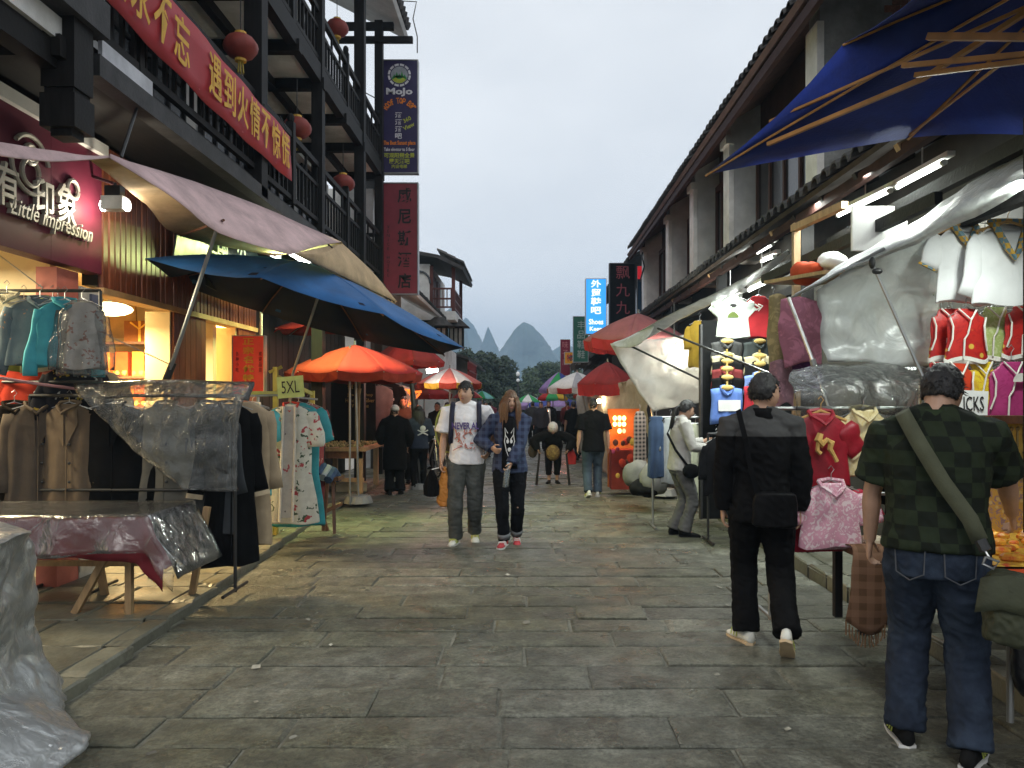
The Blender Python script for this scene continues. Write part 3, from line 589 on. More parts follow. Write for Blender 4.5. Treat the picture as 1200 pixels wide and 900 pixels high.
m = MB(); m.box(-4.5, -2.5, 22.9, 27, 0, 3.19); obj('ground_wall', m, WHITEWASH, h2)
m = MB(); m.box(-2.9, -2.15, 22.8, 25.5, 3.95, 4.2); obj('balcony_floor', m, WHITEWASH, h2)
RW = M('dull_red_wood', (.10, .025, .02), rough=.6)
for x, yy in ((-2.2, 22.85), (-2.2, 25.4), (-2.85, 22.85)):
    m = MB(); m.box(x-.05, x+.05, yy-.05, yy+.05, 4.2, 5.55); obj('post', m, RW, h2)
m = MB()
for z in (4.3, 4.55, 4.85): m.box(-2.85, -2.2, 22.83, 22.87, z, z+.05); m.box(-2.22, -2.18, 22.85, 25.4, z, z+.05)
o = obj('railing', m, RW, h2)
for i in range(5): m = MB(); x = -2.75+i*.12; m.box(x-.015, x+.015, 22.835, 22.865, 4.35, 4.85); obj('baluster', m, RW, o)
for i in range(12): m = MB(); q = 23.0+i*.2; m.box(-2.215, -2.185, q-.015, q+.015, 4.35, 4.85); obj('baluster', m, RW, o)
m = MB(); m.sheet([[(-1.85, 22.4, 5.45), (-1.85, 26, 5.45)], [(-2.6, 22.4, 5.8), (-2.6, 26, 5.8)], [(-4.2, 22.4, 6.1), (-4.2, 26, 6.1)]], .1); rf = obj('roof', m, GREYWOOD, h2); tile_run(rf, -1.86, 22.4, 26, 5.55, -.75, .35, n=3)
m = MB(); m.box(-2.88, -2.82, 23.1, 23.8, 4.2, 5.3); m.box(-2.88, -2.82, 24.2, 24.9, 4.2, 5.3); obj('door', m, RW, h2)
m = MB(); m.tube([P(492+12*math.cos(a), 332-14*math.sin(a), 22.76) for a in [math.pi*k/10 for k in range(11)]], .03, 6); obj('painted_arch', m, M('ink_blue', (.08, .09, .1)), h2)
m = MB()
for z in (2.2, 2.5, 2.8): m.box(-1.95, -1.9, 25, 29, z, z+.05)
for i in range(8): m.box(-1.95, -1.9, 25+.5*i, 25.05+.5*i, 2.0, 2.85)
m.box(-2.5, -1.88, 25, 29, 1.9, 2.0); obj('lower_balcony', m, M('red_rail', (.25, .03, .03)), h2)
for i, (px, py, Y) in enumerate(((515, 394, 20.5), (535, 393, 24.0))):
    c = P(px, py, Y); t = thing('wall_lantern', ['wooden box lantern with little tiled roof under the near eave', 'farther wooden box lantern hanging at the house corner'][i], 'lantern', c)
    m = MB(); m.box(c.x-.18, c.x+.18, Y-.18, Y+.18, c.z-.3, c.z+.2); obj('glass', m, M('lantern_glass', (.4, .38, .33)) if i == 0 else bpy.data.materials['lantern_glass'], t)
    m = MB()
    for dx in (-.2, -.07, .07, .2):
        for dy in (-.2, .2): m.box(c.x+dx-.02, c.x+dx+.02, Y+dy-.02, Y+dy+.02, c.z-.4, c.z+.22)
    m.box(c.x-.22, c.x+.22, Y-.22, Y+.22, c.z-.4, c.z-.34); m.box(c.x-.22, c.x+.22, Y-.22, Y+.22, c.z+.2, c.z+.25); obj('frame', m, DARKWOOD, t)
    m = MB(); m.loft([[c+V(a*.4, b*.4, .25) for a, b in ((-1, -1), (1, -1), (1, 1), (-1, 1))], [c+V(a*.12, b*.12, .5) for a, b in ((-1, -1), (1, -1), (1, 1), (-1, 1))]]); obj('roof', m, TILES, t)
    m = MB(); m.beam(c+V(0, 0, .4), c+V(-1.0, 0, .4), .06, .06); obj('bracket', m, DARKWOOD, t)
# farther houses on the left, closing the street
for i, (x0, x1, y0, y1, z, lab) in enumerate(((-7, -2.6, 28, 36, 3.2, 'low dark shop house beyond the balcony house'), (-7, -3.0, 37, 46, 3.4, 'farther low shop house on the far left of the street'))):
    t = thing('shop_house', lab, 'house', (-4.5, y0, 0)); m = MB(); m.box(x0, x1, y0, y1, 0, z); obj('wall', m, M('dim_wall', (.10, .09, .08), rough=.9, dirt=(.05, .045, .04)) if i == 0 else bpy.data.materials['dim_wall'], t)
    m = MB(); m.sheet([[(x1+.5, y0-.3, z-.1), (x1+.5, y1, z-.1)], [(x0+1.5, y0-.3, z+1.1), (x0+1.5, y1, z+1.1)]], .1); obj('roof', m, TILES, t)
    m = MB(); m.box(x1, x1+.03, y0+1, y0+3, .2, 2.4); obj('door', m, DARKWOOD, t)

# ------------------------------------------------------------------ right: plastered building with wing walls
rb = thing('plaster_building', 'two storey building with grey plaster wing walls and tiled eaves', 'building', (3.4, 12, 0))
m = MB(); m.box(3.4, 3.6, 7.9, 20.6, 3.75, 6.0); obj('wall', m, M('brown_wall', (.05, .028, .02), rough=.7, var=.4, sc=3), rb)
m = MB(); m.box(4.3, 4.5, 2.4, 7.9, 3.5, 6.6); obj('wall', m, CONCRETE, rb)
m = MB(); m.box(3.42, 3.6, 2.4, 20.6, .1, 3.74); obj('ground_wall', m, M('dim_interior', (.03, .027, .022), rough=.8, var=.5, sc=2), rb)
for i, (y0, d, mt) in enumerate(((19.4, .5, PLASTER), (16.0, .5, PLASTER), (13.6, .5, PLASTER), (11.2, .75, PLASTER), (7.8, 1.35, CONCRETE))):
    x0 = 2.95; m = MB(); m.box(x0+.02, x0+d, y0, y0+.3, 3.6, 6.0); p_ = obj('wing_wall', m, mt, rb)
    m = MB(); m.box(x0-.012, x0+.06, y0-.012, y0+.312, 3.6, 5.42); obj('edge_strip', m, WHITEWASH, p_)
    if i < 4: m = MB(); m.box(x0-.06, x0+.06, y0-.03, y0+.33, 5.3, 5.42); obj('capital', m, PLASTER, p_)
for a, b in ((8.1, 11.2), (11.5, 13.6), (13.9, 16.0), (16.3, 19.4)):
    m = MB(); m.box(3.34, 3.40, a+.1, b-.1, 4.0, 5.3); w = obj('window', m, M('win_dark', (.02, .02, .024), rough=.2) if a < 9 else bpy.data.materials['win_dark'], rb)
    m = MB(); n = 5
    for k in range(n+1): q = a+.1+(b-a-.2)*k/n; m.box(3.31, 3.34, q-.03, q+.03, 4.0, 5.3)
    m.box(3.308, 3.342, a+.1, b-.1, 4.0, 4.08); m.box(3.308, 3.342, a+.1, b-.1, 5.2, 5.3); obj('frame', m, M('brown_frame', (.07, .03, .02)) if a < 9 else bpy.data.materials['brown_frame'], w)
BRICK = M('brick', (.24, .11, .07), rough=.9, var=.3, sc=20, rnd=.3, bump=.4)
for r in range(5):
    for k in range(4):
        if r == 0 and k == 0: continue
        x = 3.62+k*.17+(r % 2)*.08; m = MB(); z = 5.36+r*.075; m.box(x+.004, x+.16, 7.785, 7.82, z, z+.066); obj('brick', m, BRICK, rb)
m = MB(); m.sheet([[(2.72, 4.0, 5.52), (2.72, 20.7, 5.42)], [(5.2, 4.0, 6.9), (5.2, 20.7, 6.9)]], .07); rf = obj('roof', m, M('soffit', (.14, .085, .07), rough=.8, var=.2), rb); tile_run(rf, 2.68, 4.0, 20.7, 5.60, 2.4, 1.36, sp=.2, n=2)
m = MB(); m.box(2.74, 2.80, 4.0, 20.7, 5.34, 5.46); obj('eave_board', m, M('dark_red_board', (.045, .02, .018), spec=.2), rb)
m = MB(); m.sheet([[(2.56, 2.4, 3.40), (2.56, 20.8, 3.40)], [(3.42, 2.4, 3.82), (3.42, 20.8, 3.82)]], .04); rf = obj('lower_roof', m, M('old_boards', (.03, .02, .015), rough=.9, var=.4), rb); tile_run(rf, 2.50, 2.4, 20.8, 3.44, .86, .42, sp=.21, r=.085, n=3)
m = MB(); m.beam((2.64, 2.4, 3.325), (2.64, 20.8, 3.325), .06, .085); obj('eave_board', m, M('eave_red', (.035, .014, .011), rough=.8, var=.4, spec=.2), rb)
for k in range(26): yy = 2.6+k*.7; m = MB(); m.beam((2.6, yy, 3.345), (3.42, yy, 3.75), .06, .06); obj('rafter', m, PALEWOOD if k % 4 == 0 else DARKWOOD, rb)
for yy in (4.0, 7.4, 10.6, 14, 17.4, 20.6): m = MB(); m.box(2.62, 2.74, yy-.06, yy+.06, .1, 3.35); obj('post', m, DARKWOOD, rb)
for z in (2.75, 3.05): m = MB(); m.beam((2.85, 2.4, z), (2.85, 20.6, z), .07, .09); obj('beam', m, DARKWOOD, rb)
# next building, far right
r2 = thing('shop_house', 'dark two storey shop house beyond the plaster building', 'house', (4, 26, 0))
m = MB(); m.box(3.3, 6, 21, 30, 0, 5.1); obj('wall', m, M('dark_house', (.04, .03, .028), rough=.8, dirt=(.02, .02, .02)), r2)
m = MB(); m.sheet([[(2.75, 20.9, 5.35), (2.75, 30.2, 5.1)], [(5, 20.9, 6.6), (5, 30.2, 6.4)]], .1); rf = obj('roof', m, DARKWOOD, r2); tile_run(rf, 2.7, 20.9, 30, 5.36, 2.2, 1.2, sp=.24, n=1)
m = MB(); m.sheet([[(2.2, 21, 3.1), (2.2, 30, 3.0)], [(3.3, 21, 3.6), (3.3, 30, 3.5)]], .08); obj('lower_roof', m, TILES, r2)
for k in range(3): m = MB(); m.box(3.26, 3.3, 21.6+k*2.6, 23.2+k*2.6, 3.7, 4.9); obj('window', m, bpy.data.materials['win_dark'], r2)
r3 = thing('shop_house', 'lower shop house with ragged thatch awning at the far right', 'house', (4, 34, 0))
m = MB(); m.box(3.2, 7, 30.5, 44, 0, 4.0); obj('wall', m, bpy.data.materials['dark_house'], r3)
m = MB(); m.sheet([[(2.3, 30.3, 3.9), (2.3, 44, 3.7)], [(5, 30.3, 5.3), (5, 44, 5.0)]], .1); obj('roof', m, TILES, r3)
m = MB()
for k in range(500): y0 = rs.uniform(27, 33); x = rs.uniform(1.5, 2.6); m.tube([(x+.9, y0, 3.5), (x+rs.uniform(-.2, .2), y0+rs.uniform(-.4, .4), rs.uniform(2.75, 3.1))], .02, 3)
obj('thatch', m, M('thatch_dark', (.04, .03, .022)), r3, kind='stuff')

# ------------------------------------------------------------------ hills, trees, sky haze
HILL = M('karst', (.09, .12, .085), rough=.95, var=.35, sc=.02, dirt=(.2, .2, .19), dsc=.015)
def hill(name, px, pyt, Y, prof, seed):
    k = Y/F; cx = (px-VX)*k; nr, na = 46, 72; m = MB(); g = []; top = EYE+(VY-pyt)*k
    for i in range(nr+1):
        row = []; t = i/nr; z = np.interp(t, [p[0] for p in prof], [p[1] for p in prof])
        for j in range(na):
            a = 2*math.pi*j/na; sideL = math.cos(a) < 0; rr = np.interp(t, [p[0] for p in prof], [p[2 if sideL else 3] for p in prof])*k
            q = Vector((math.cos(a)*rr, math.sin(a)*rr*.8, 0)); u = Vector((seed+math.cos(a)*1.5, math.sin(a)*1.5, z*5))
            nn = 1+.10*noise.noise(u)+.09*noise.noise(u*2.7)+.07*noise.noise(u*7)+.05*noise.noise(u*17)
            row.append((cx+q.x*nn, Y+q.y*nn, -15+(top+15)*z + k*1.1*(noise.noise(u*9)) * (z > .1)))
        g.append(row)
    m.loft(g); return obj(name, m, HILL, kind='structure', smooth=True)
hill('hill', 614, 378, 800, [(0, 0, 62, 66), (.35, .45, 44, 52), (.6, .70, 27, 34), (.8, .87, 15, 20), (.92, .96, 7, 10), (1, 1, .8, .8)], 1)
hill('hill', 572, 384, 880, [(0, 0, 70, 56), (.3, .4, 40, 30), (.5, .6, 20, 18), (.65, .74, 10, 13), (.75, .84, 6, 8), (.9, .93, 3, 4), (1, 1, .5, .5)], 4)
hill('hill', 546, 373, 950, [(0, 0, 80, 60), (.3, .4, 55, 42), (.5, .62, 34, 28), (.7, .78, 20, 17), (.85, .92, 9, 9), (1, 1, 1, 1)], 9)
hill('hill', 533, 358, 700, [(0, 0, 80, 40), (.4, .45, 50, 26), (.65, .70, 34, 16), (.85, .88, 18, 9), (.95, .96, 8, 4), (1, 1, 1, 1)], 14)
hill('hill', 660, 404, 1000, [(0, 0, 90, 120), (.5, .6, 40, 70), (.85, .9, 14, 30), (1, 1, 1, 1)], 21)
hill('hill', 470, 372, 1000, [(0, 0, 140, 120), (.5, .6, 80, 70), (.85, .9, 30, 35), (1, 1, 1, 1)], 27)
LEAF = [M('leaf_dark', (.020, .036, .014), rough=.6, isl=.45), M('leaf_mid', (.036, .062, .020), rough=.6, isl=.45)]
BARK = M('bark', (.06, .045, .03), rough=.9, bump=.4)
def tree(px, pyt, Y, w, label, leaf, n=5200, lsz=.16, seed=0):
    r = random.Random(seed); b = Vector(((px-VX)*Y/F, Y, -.1)); top = EYE+(VY-pyt)*Y/F; t = thing('tree', label, 'tree', b, 'trees closing the end of the street')
    m = MB(); m.tube([b, b+V(.1, 0, top*.3), b+V(0, .1, top*.7)], [.22, .16, .06], 8)
    cl = []
    for i in range(26):
        a = r.uniform(0, 6.28); h = r.uniform(.18, .95); q = math.sqrt(max(.05, 1-((h-.5)/.56)**2))*r.uniform(.35, 1); cl.append((b+V(math.cos(a)*q*w*.45, math.sin(a)*q*w*.45, h*top*.93), r.uniform(.16, .30)*w*.6))
    for c, q in cl[::3]: m.tube([b+V(0, 0, top*.3), (b+c)/2+V(0, 0, top*.15), c], [.08, .05, .02], 5)
    obj('trunk', m, BARK, t); m = MB()
    for i in range(n):
        c, q = r.choice(cl); d = Vector((r.gauss(0, 1), r.gauss(0, 1), r.gauss(0, 1))).normalized(); p = c+d*q*r.uniform(.55, 1.08)
        u = Vector((r.gauss(0, 1), r.gauss(0, 1), r.gauss(0, .7))).normalized(); v = u.orthogonal().normalized(); s = lsz*r.uniform(.6, 1.4)
        m.add([p-u*s, p+v*s*.45, p+u*s, p-v*s*.45], [(0, 1, 2, 3)])
    obj('crown', m, LEAF[leaf], t)
tree(560, 402, 62, 4.6, 'tall dark tree left of the hill gap', 0, seed=1, n=6500)
tree(586, 408, 64, 3.6, 'dark rounded tree right of the tallest one', 0, seed=2, n=6500)
tree(540, 405, 58, 3.2, 'dark tree touching the balcony house', 0, seed=3)
tree(610, 430, 82, 5.0, 'low green tree in the gap behind the street lamp', 1, seed=4)
tree(640, 423, 85, 6.0, 'broad green tree on the right of the gap', 1, seed=5, n=7500)
tree(668, 420, 88, 6.0, 'green tree partly behind the far signs', 1, seed=6)
tree(575, 440, 60, 3.4, 'bushy dark tree low behind the striped umbrella', 0, seed=7)
tree(625, 445, 70, 5.0, 'low bushy green tree behind the far umbrellas', 1, seed=8, n=6000)
tree(655, 445, 72, 5.0, 'bushy green tree behind the rainbow umbrella', 1, seed=9, n=6000)
sl = thing('street_lamp', 'thin street lamp with pale globe before the far trees', 'lamp', P(607, 500, 55)); c = P(607, 440, 55)
m = MB(); m.tube([(c.x, 55, 0), (c.x, 55, c.z)], .06, 8); obj('pole', m, BLACKIRON, sl)
m = MB(); m.ell(c+V(0, 0, .1), (.14, .14, .18)); m.ell(c+V(0, 0, -.35), (.12, .12, .14)); obj('globe', m, WHITEPAINT, sl)
# ------------------------------------------------------------------ haze
hz = MB(); hz.box(-1300, 1300, -40, 1250, -20, 112)
hm = bpy.data.materials.new('haze'); hm.use_nodes = True; t = hm.node_tree; t.nodes.clear(); o = t.nodes.new('ShaderNodeOutputMaterial'); v = t.nodes.new('ShaderNodeVolumePrincipled')
v.inputs['Color'].default_value = (.52, .74, 1.0, 1); v.inputs['Density'].default_value = .0009; v.inputs['Anisotropy'].default_value = .1; t.links.new(v.outputs[0], o.inputs['Volume'])
obj('haze', hz, hm, kind='stuff')
# ------------------------------------------------------------------ builders for the stalls
MC = {}
def C(name, col, **k):
    if 'canvas' in name: k = {**dict(dirt=tuple(c*.62+.01 for c in col), dsc=2.2), **k}
    if max(col) < .035: k = {**dict(spec=.06, var=.3), **k}; col = tuple(c*.55 for c in col)
    if name not in MC: MC[name] = M(name, col, **{**dict(rough=.85, spec=.22, var=.14, sc=9, bump=.2, bsc=180), **k})
    return MC[name]
WOODH = M('hanger_wood', (.45, .26, .08), rough=.5, var=.2)
def hanger(parent, T, w, drop, wood=False):
    m = MB(); r = .010 if wood else .0035
    m.tube([T(-w*.46, 0, -drop), T(0, 0, .015), T(w*.46, 0, -drop)], r, 6)
    m.tube([T(0, 0, .015), T(0, 0, .06), T(.018, 0, .085), T(0, 0, .11), T(-.018, 0, .09)], .003, 5)
    obj('hanger', m, WOODH if wood else STEEL, parent)
def garment(name, label, cat, top, w, h, mat, yaw=0., sl=.5, sang=.35, srad=.075, d=.05, flare=1.05, group=None, collar=None, seed=0, neck=.14, fold=.25, wood=False, cuff=None, hem=None, vest=False, noh=False, nfold=7, vneck=0., waist=.95):
    r = random.Random(seed); top = Vector(top); ca, sa = math.cos(yaw), math.sin(yaw)
    def T(x, y, z): return top + V(x*ca - y*sa, x*sa + y*ca, z)
    n = 30; m = MB(); ph = r.uniform(0, 6)
    prof = [(-h, .5*flare, 1.0), (-h*.99, .505*flare, 1.05), (-h*.8, .5*(flare*.7+.3*waist), 1.0), (-h*.58, .5*waist, .95), (-max(h*.33, .265*min(1, h/.55)), .49, 1.05), (-.24*min(1, h/.55), .50, 1.1), (-.15*min(1, h/.55), .49, 1.0), (-.085*min(1, h/.5), .46, .8), (-.045, .34, .65), (-.015, neck/w*.62, .55), (0, neck/w*.5, .5)]
    rg = []
    for z, hw, dd in prof:
        t = min(1, -z/h); ring = []
        for k in range(n):
            a = 2*math.pi*k/n; f = 1 + 1.5*fold*t*math.sin(nfold*a+ph+t*2.5)+.35*fold*math.sin(13*a+ph*2+7*t)+.25*fold*math.sin(5*a-9*t+ph); f2 = 1+.05*t*math.sin(5*a+ph)
            ring.append(T(hw*w*math.cos(a)*f2, .52*d*dd*math.sin(a)*f, z - (vneck if (z > -.02 and math.sin(a) < -.3) else 0) + .012*t*math.sin(3*a+ph)))
        rg.append(ring)
    m.loft(rg)
    o = obj(name, m, mat, label=label, cat=cat, group=group, smooth=True)
    for s in (-1, 1):
        if vest:
            m = MB(); pts = [T(s*w*.46, -d*.7, -.07*h/.4), T(s*w*.40, -d*.95, -.14*h/.4), T(s*w*.42, -d, -.24*h/.4), T(s*w*.50, -d*.6, -.33*h/.4)]; m.tube(pts, .006, 6); obj('armhole_trim', m, collar, o)
        elif sl:
            L = sl*h if sl < 1.6 else sl; dx, dz = math.sin(sang), -math.cos(sang); p0 = T(s*w*.41, 0, -.075); pts = []
            for i in range(7): t = i/6; pts.append(T(s*(w*.41+dx*L*t + .012*math.sin(t*7+seed)), -.01*math.sin(t*5+seed), -.08 + dz*L*t))
            m = MB(); m.tube(pts, [srad*.75, srad*1.05, srad*(1+.06*math.sin(seed)), srad*.97, srad, srad*.95, srad*.96], 12, flat=.27, side=(ca, sa, 0)); obj('sleeve', m, mat, o, smooth=True)
            if cuff: m = MB(); m.tube([pts[-1]*.9+pts[-2]*.1, pts[-1]*1.25-pts[-2]*.25], srad*1.02, 12, flat=.28, side=(ca, sa, 0)); obj('cuff', m, cuff, o)
    if collar and not vest:
        m = MB(); nw = neck*.55; m.tube([T(-nw, d*.2, .012), T(-nw*.9, -d*.55, -.02), T(-nw*.35, -d*1.1, -.05-vneck), T(0, -d*1.2, -.075-vneck*1.3), T(nw*.35, -d*1.1, -.05-vneck), T(nw*.9, -d*.55, -.02), T(nw, d*.2, .012), T(0, d*.6, .022), T(-nw, d*.2, .012)], .014 if not vneck else .022, 6); obj('collar', m, collar, o)
    if vest:
        m = MB(); m.tube([T(-neck*.5, -d*.6, .0), T(neck*.1, -d*1.1, -.09*h/.4), T(-.02*w, -d*.9, -.2*h/.4), T(-.10*w, -d*.85, -h*.6), T(-.12*w, -d*.8, -h*.98)], .006, 6); m.tube([T(neck*.5, -d*.6, 0), T(neck*.1, -d*1.1, -.09*h/.4)], .006, 6)
        obj('front_trim', m, collar, o)
    if hem: m = MB(); m.loft([[q for q in [Vector(p) + V(0, 0, dz) + (Vector(p)-T(0, 0, -h)).normalized()*.004 for p in rg[0]]] for dz in (-.014, .012)]); obj('hem_trim', m, hem, o)
    if not noh: hanger(o, T, w, .05, wood)
    o['T'] = 0; del o['T']; return o, T
def rack(label, x0, x1, y, z, zb=.05, axis='x', r=.014, mat=None, low=None, group=None):
    mat = mat or BLACKIRON; A = (lambda a, zz: V(a, y, zz)) if axis == 'x' else (lambda a, zz: V(y, a, zz))
    t = thing('clothes_rack', label, 'clothes rack', A((x0+x1)/2, zb), group)
    for a in (x0, x1): m = MB(); m.tube([A(a, zb), A(a, z)], r, 8); obj('post', m, mat, t)
    m = MB(); m.tube([A(x0, z), A(x1, z)], r, 8); obj('rail', m, mat, t)
    for zz in (low or []): m = MB(); m.tube([A(x0, zz), A(x1, zz)], r*.9, 8); obj('lower_rail', m, mat, t)
    for a in (x0, x1):
        m = MB(); q = V(0, .25, 0) if axis == 'x' else V(.25, 0, 0); m.tube([A(a, zb+.02)-q, A(a, zb+.02)+q], r, 8); obj('foot', m, mat, t)
    return t
def umbrella(label, apex, rim, mats, inner=None, pole=None, prad=.018, group='market umbrellas over the street', val=0., vmats=None, sag=.12, ribs=True, polemat=None, name='market_umbrella', ribmat=None, bulge=.10, sub=6, base=True):
    apex = Vector(apex); rim = [Vector(p) for p in rim]; n = len(rim); t = thing(name, label, 'umbrella', apex, group)
    cen = sum(rim, Vector())/n
    def pt(a, b, u, v):
        e = a.lerp(b, v); mid = (apex+e)/2; q = apex.lerp(e, u); d = (apex-cen)
        q = q + d*(bulge*4*u*(1-u)); return q - d.normalized()*sag*(4*v*(1-v))*u*u*(a-b).length*.5 + (cen-e)*(.10*4*v*(1-v)*u*u)*.6
    for i in range(n):
        a, b = rim[i], rim[(i+1) % n]
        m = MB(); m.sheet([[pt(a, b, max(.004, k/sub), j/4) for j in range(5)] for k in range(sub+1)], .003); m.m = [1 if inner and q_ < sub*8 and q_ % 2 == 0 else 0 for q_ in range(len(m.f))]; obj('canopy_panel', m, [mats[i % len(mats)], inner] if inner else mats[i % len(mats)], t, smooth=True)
        if val:
            m = MB(); m.sheet([[pt(a, b, 1, j/4), pt(a, b, 1, j/4)+V(0, 0, -val)+(cen-pt(a, b, 1, j/4))*.03*(1+(j % 2))] for j in range(5)], .003); obj('valance', m, (vmats or mats)[i % len(vmats or mats)], t)
        if ribs:
            m = MB(); m.tube([pt(a, a, k/4, 0)-(apex-cen).normalized()*.014 for k in range(5)], .008, 5); obj('rib', m, ribmat or STEEL, t)
    if pole is not None:
        m = MB(); m.tube([apex+V(0, 0, .06), Vector(pole)], prad, 8); obj('pole', m, polemat or STEEL, t)
        if base: m = MB(); b = Vector(pole); m.tube([b, b+V(0, 0, .10)], [.22, .18], 12); obj('base', m, CONCRETE, t)
    return t
def rnd_rim(c, r, n, z, rot=.2, sx=1., tilt=0.): return [V(c[0]+r*sx*math.cos(rot+2*math.pi*i/n), c[1]+r*math.sin(rot+2*math.pi*i/n), z + tilt*math.cos(rot+2*math.pi*i/n)) for i in range(n)]
def sheetobj(name, label, g, mat, th=.003, cat='plastic sheet', crump=.0, seed=0, nu=24, nv=20, parent=None, group=None):
    """bilinear/linear interpolation of a coarse grid to a fine one, with crumple"""
    R0, C0 = len(g), len(g[0]); g = [[Vector(p) for p in r] for r in g]; fine = []
    for i in range(nv+1):
        a = i/nv*(R0-1); i0 = min(int(a), R0-2); fa = a-i0; row = []
        for j in range(nu+1):
            b = j/nu*(C0-1); j0 = min(int(b), C0-2); fb = b-j0
            def cub(p, x): return p[1] + .5*x*(p[2]-p[0] + x*(2*p[0]-5*p[1]+4*p[2]-p[3] + x*(3*(p[1]-p[2])+p[3]-p[0])))
            def gp(ii, jj):
                ci, cj = min(max(ii, 0), R0-1), min(max(jj, 0), C0-1); p = g[ci][cj]
                if ii < 0: p = g[0][cj]*2-g[1][cj]
                if ii > R0-1: p = g[-1][cj]*2-g[-2][cj]
                if jj < 0: p = g[ci][0]*2-g[ci][1]
                if jj > C0-1: p = g[ci][-1]*2-g[ci][-2]
                return p
            q = cub([cub([gp(i0+x, j0+y) for y in (-1, 0, 1, 2)], fb) for x in (-1, 0, 1, 2)], fa)
            if crump:
                q = q + V(noise.noise(q*3+V(seed, 0, 0))+.5*noise.noise(q*9+V(seed, 0, 0)), noise.noise(q*3+V(0, seed, 9))+.6*noise.noise(q*8+V(0, seed, 9))+.07*(1-abs(noise.noise(q*13+V(seed, 3, 0)))*3), .6*noise.noise(q*4+V(5, 0, seed)))*crump
            row.append(q)
        fine.append(row)
    m = MB(); m.sheet(fine, th); return obj(name, m, mat, parent, label, None if parent else cat, group, smooth=True)
FILM = PL('clear_film', (.62, .64, .62), op=.07, rough=.16, bump=.7, bsc=7)
FILMS = PL('crumpled_film', (.60, .63, .62), op=.08, rough=.16, bump=.9, bsc=11)
MILK = PL('milky_film', (.66, .68, .68), op=.30, rough=.3, bump=.6, bsc=8)
AWN = PL('awning_film', (.74, .76, .75), op=.50, rough=.5, bump=.6, bsc=9, tl=.5, ior=1.22)
WHITEFILM = PL('white_film', (.70, .71, .70), op=.93, rough=.3, bump=.5, bsc=8, tl=.55)
CURT = PL('white_curtain', (.74, .74, .70), op=.96, rough=.4, bump=.4, bsc=5, tl=.6)

# ------------------------------------------------------------------ left side canopies
PINK = C('pink_canvas', (.64, .46, .46), sc=3, bump=.1); TAN = C('tan_canvas', (.55, .40, .24), sc=3, bump=.1)
t = thing('canopy', 'large pinkish white canvas canopy with tan underside over the pavement', 'canopy', (-2.9, 7, 3.2))
def part_sheet(par, name, g, mat, nu=12, nv=6, th=.006, crump=.008): sheetobj(name, None, g, mat, th, parent=par, nu=nu, nv=nv, crump=crump)
ridge = [P(130, 184, 5.2), P(205, 206, 6.3), P(300, 240, 7.5), P(400, 284, 8.8)]
rim = [P(130, 186, 5.15), P(208, 236, 5.6), P(258, 274, 6.1), P(340, 299, 6.95)]
part_sheet(t, 'top_panel', [ridge, [a.lerp(b, .5)+V(0, 0, .02) for a, b in zip(ridge, rim)], rim], PINK)
part_sheet(t, 'under_panel', [[a - V(0, 0, .012) for a in ridge], [P(105, 186, 5.25), P(172, 240, 7.1), P(212, 276, 8.1), P(322, 300, 10.3)]], TAN)
part_sheet(t, 'end_panel', [[P(400, 284, 8.8), P(401, 285, 8.8)], [P(436, 318, 9.5), P(376, 296.5, 7.6)], [P(466, 354, 10.3), P(345, 297, 7.0)]][::1], TAN, crump=.003)
part_sheet(t, 'end_panel', [[P(400, 285, 8.85), P(345, 297, 7.05)], [P(464, 355, 10.3), P(462, 357, 10.3)]], TAN, crump=.003)
part_sheet(t, 'flap', [[P(-60, 158, 4.2), P(0, 167, 4.5), P(60, 177, 4.85), P(100, 183, 5.05), P(131, 184, 5.2)], [P(-60, 172, 4.15), P(0, 183, 4.45), P(60, 190, 4.8), P(100, 188, 5.0), P(131, 185.5, 5.17)]], PINK)
m = MB(); m.tube([P(400, 286, 8.8)-V(0, 0, .02), P(462, 354, 10.25)], .012, 6); obj('rib', m, BLACKIRON, t)
m = MB(); m.tube([P(385, 287, 8.3), P(458, 352, 10.0)], .012, 6); obj('rib', m, BLACKIRON, t)
m = MB(); m.tube([P(262, 258, 6.25), P(212, 276, 8.05)], .012, 6); obj('rib', m, BROWNWOOD, t)
m = MB(); m.tube([P(257, 260, 6.3), P(196, 444, 6.5), V(P(176, 480, 6.6).x, 6.6, .05)], [.016, .018, .022], 8); obj('pole', m, STEEL, t)
m = MB(); m.tube([P(203, 425, 6.5), P(192, 452, 6.5)], .032, 8); obj('clamp', m, BLACKIRON, t)
for px, Y, z in ((315, 10.3, 296), (352, 10.4, 304)):
    c = P(px, z, Y); tl = thing('tube_lamp', 'short glowing tube lamp under the canopy edge, %s' % ('nearer to the slatted wall' if px < 330 else 'nearer to the red hotel sign'), 'lamp', c)
    m = MB(); m.tube([c-V(0, .42, 0), c+V(0, .42, 0)], .028, 8); obj('tube', m, WHITETUBE, tl); m = MB(); m.box(c.x-.03, c.x+.03, c.y-.45, c.y+.45, c.z+.03, c.z+.07); obj('fixture', m, WHITEPAINT, tl)
    lamp('tube_light', tl, 'AREA', c+V(.35, 0, -.12), 75, (.86, 1, .36), .9, .1, direction=(.45, -.25, -1))
BLUE = C('blue_canvas', (.022, .11, .30), sc=3, bump=.1, rough=.6); BLUE_SHADE = C('shaded_blue_canvas', (.010, .018, .045), sc=3)  # the darker one paints the shade beneath the canopy into its underside
A, B = P(170, 303, 7.4), P(521, 416, 9.6); c0 = (A+B)/2; u = (B-A)/2; vv = V(-.98, 1.15, .14)
rim = [A, c0 - u*.62 - vv*.80, c0 - vv*1.0, c0 + u*.72 - vv*.72, B, c0 + u*.7 + vv*.75, c0 + vv, c0 - u*.7 + vv*.75]
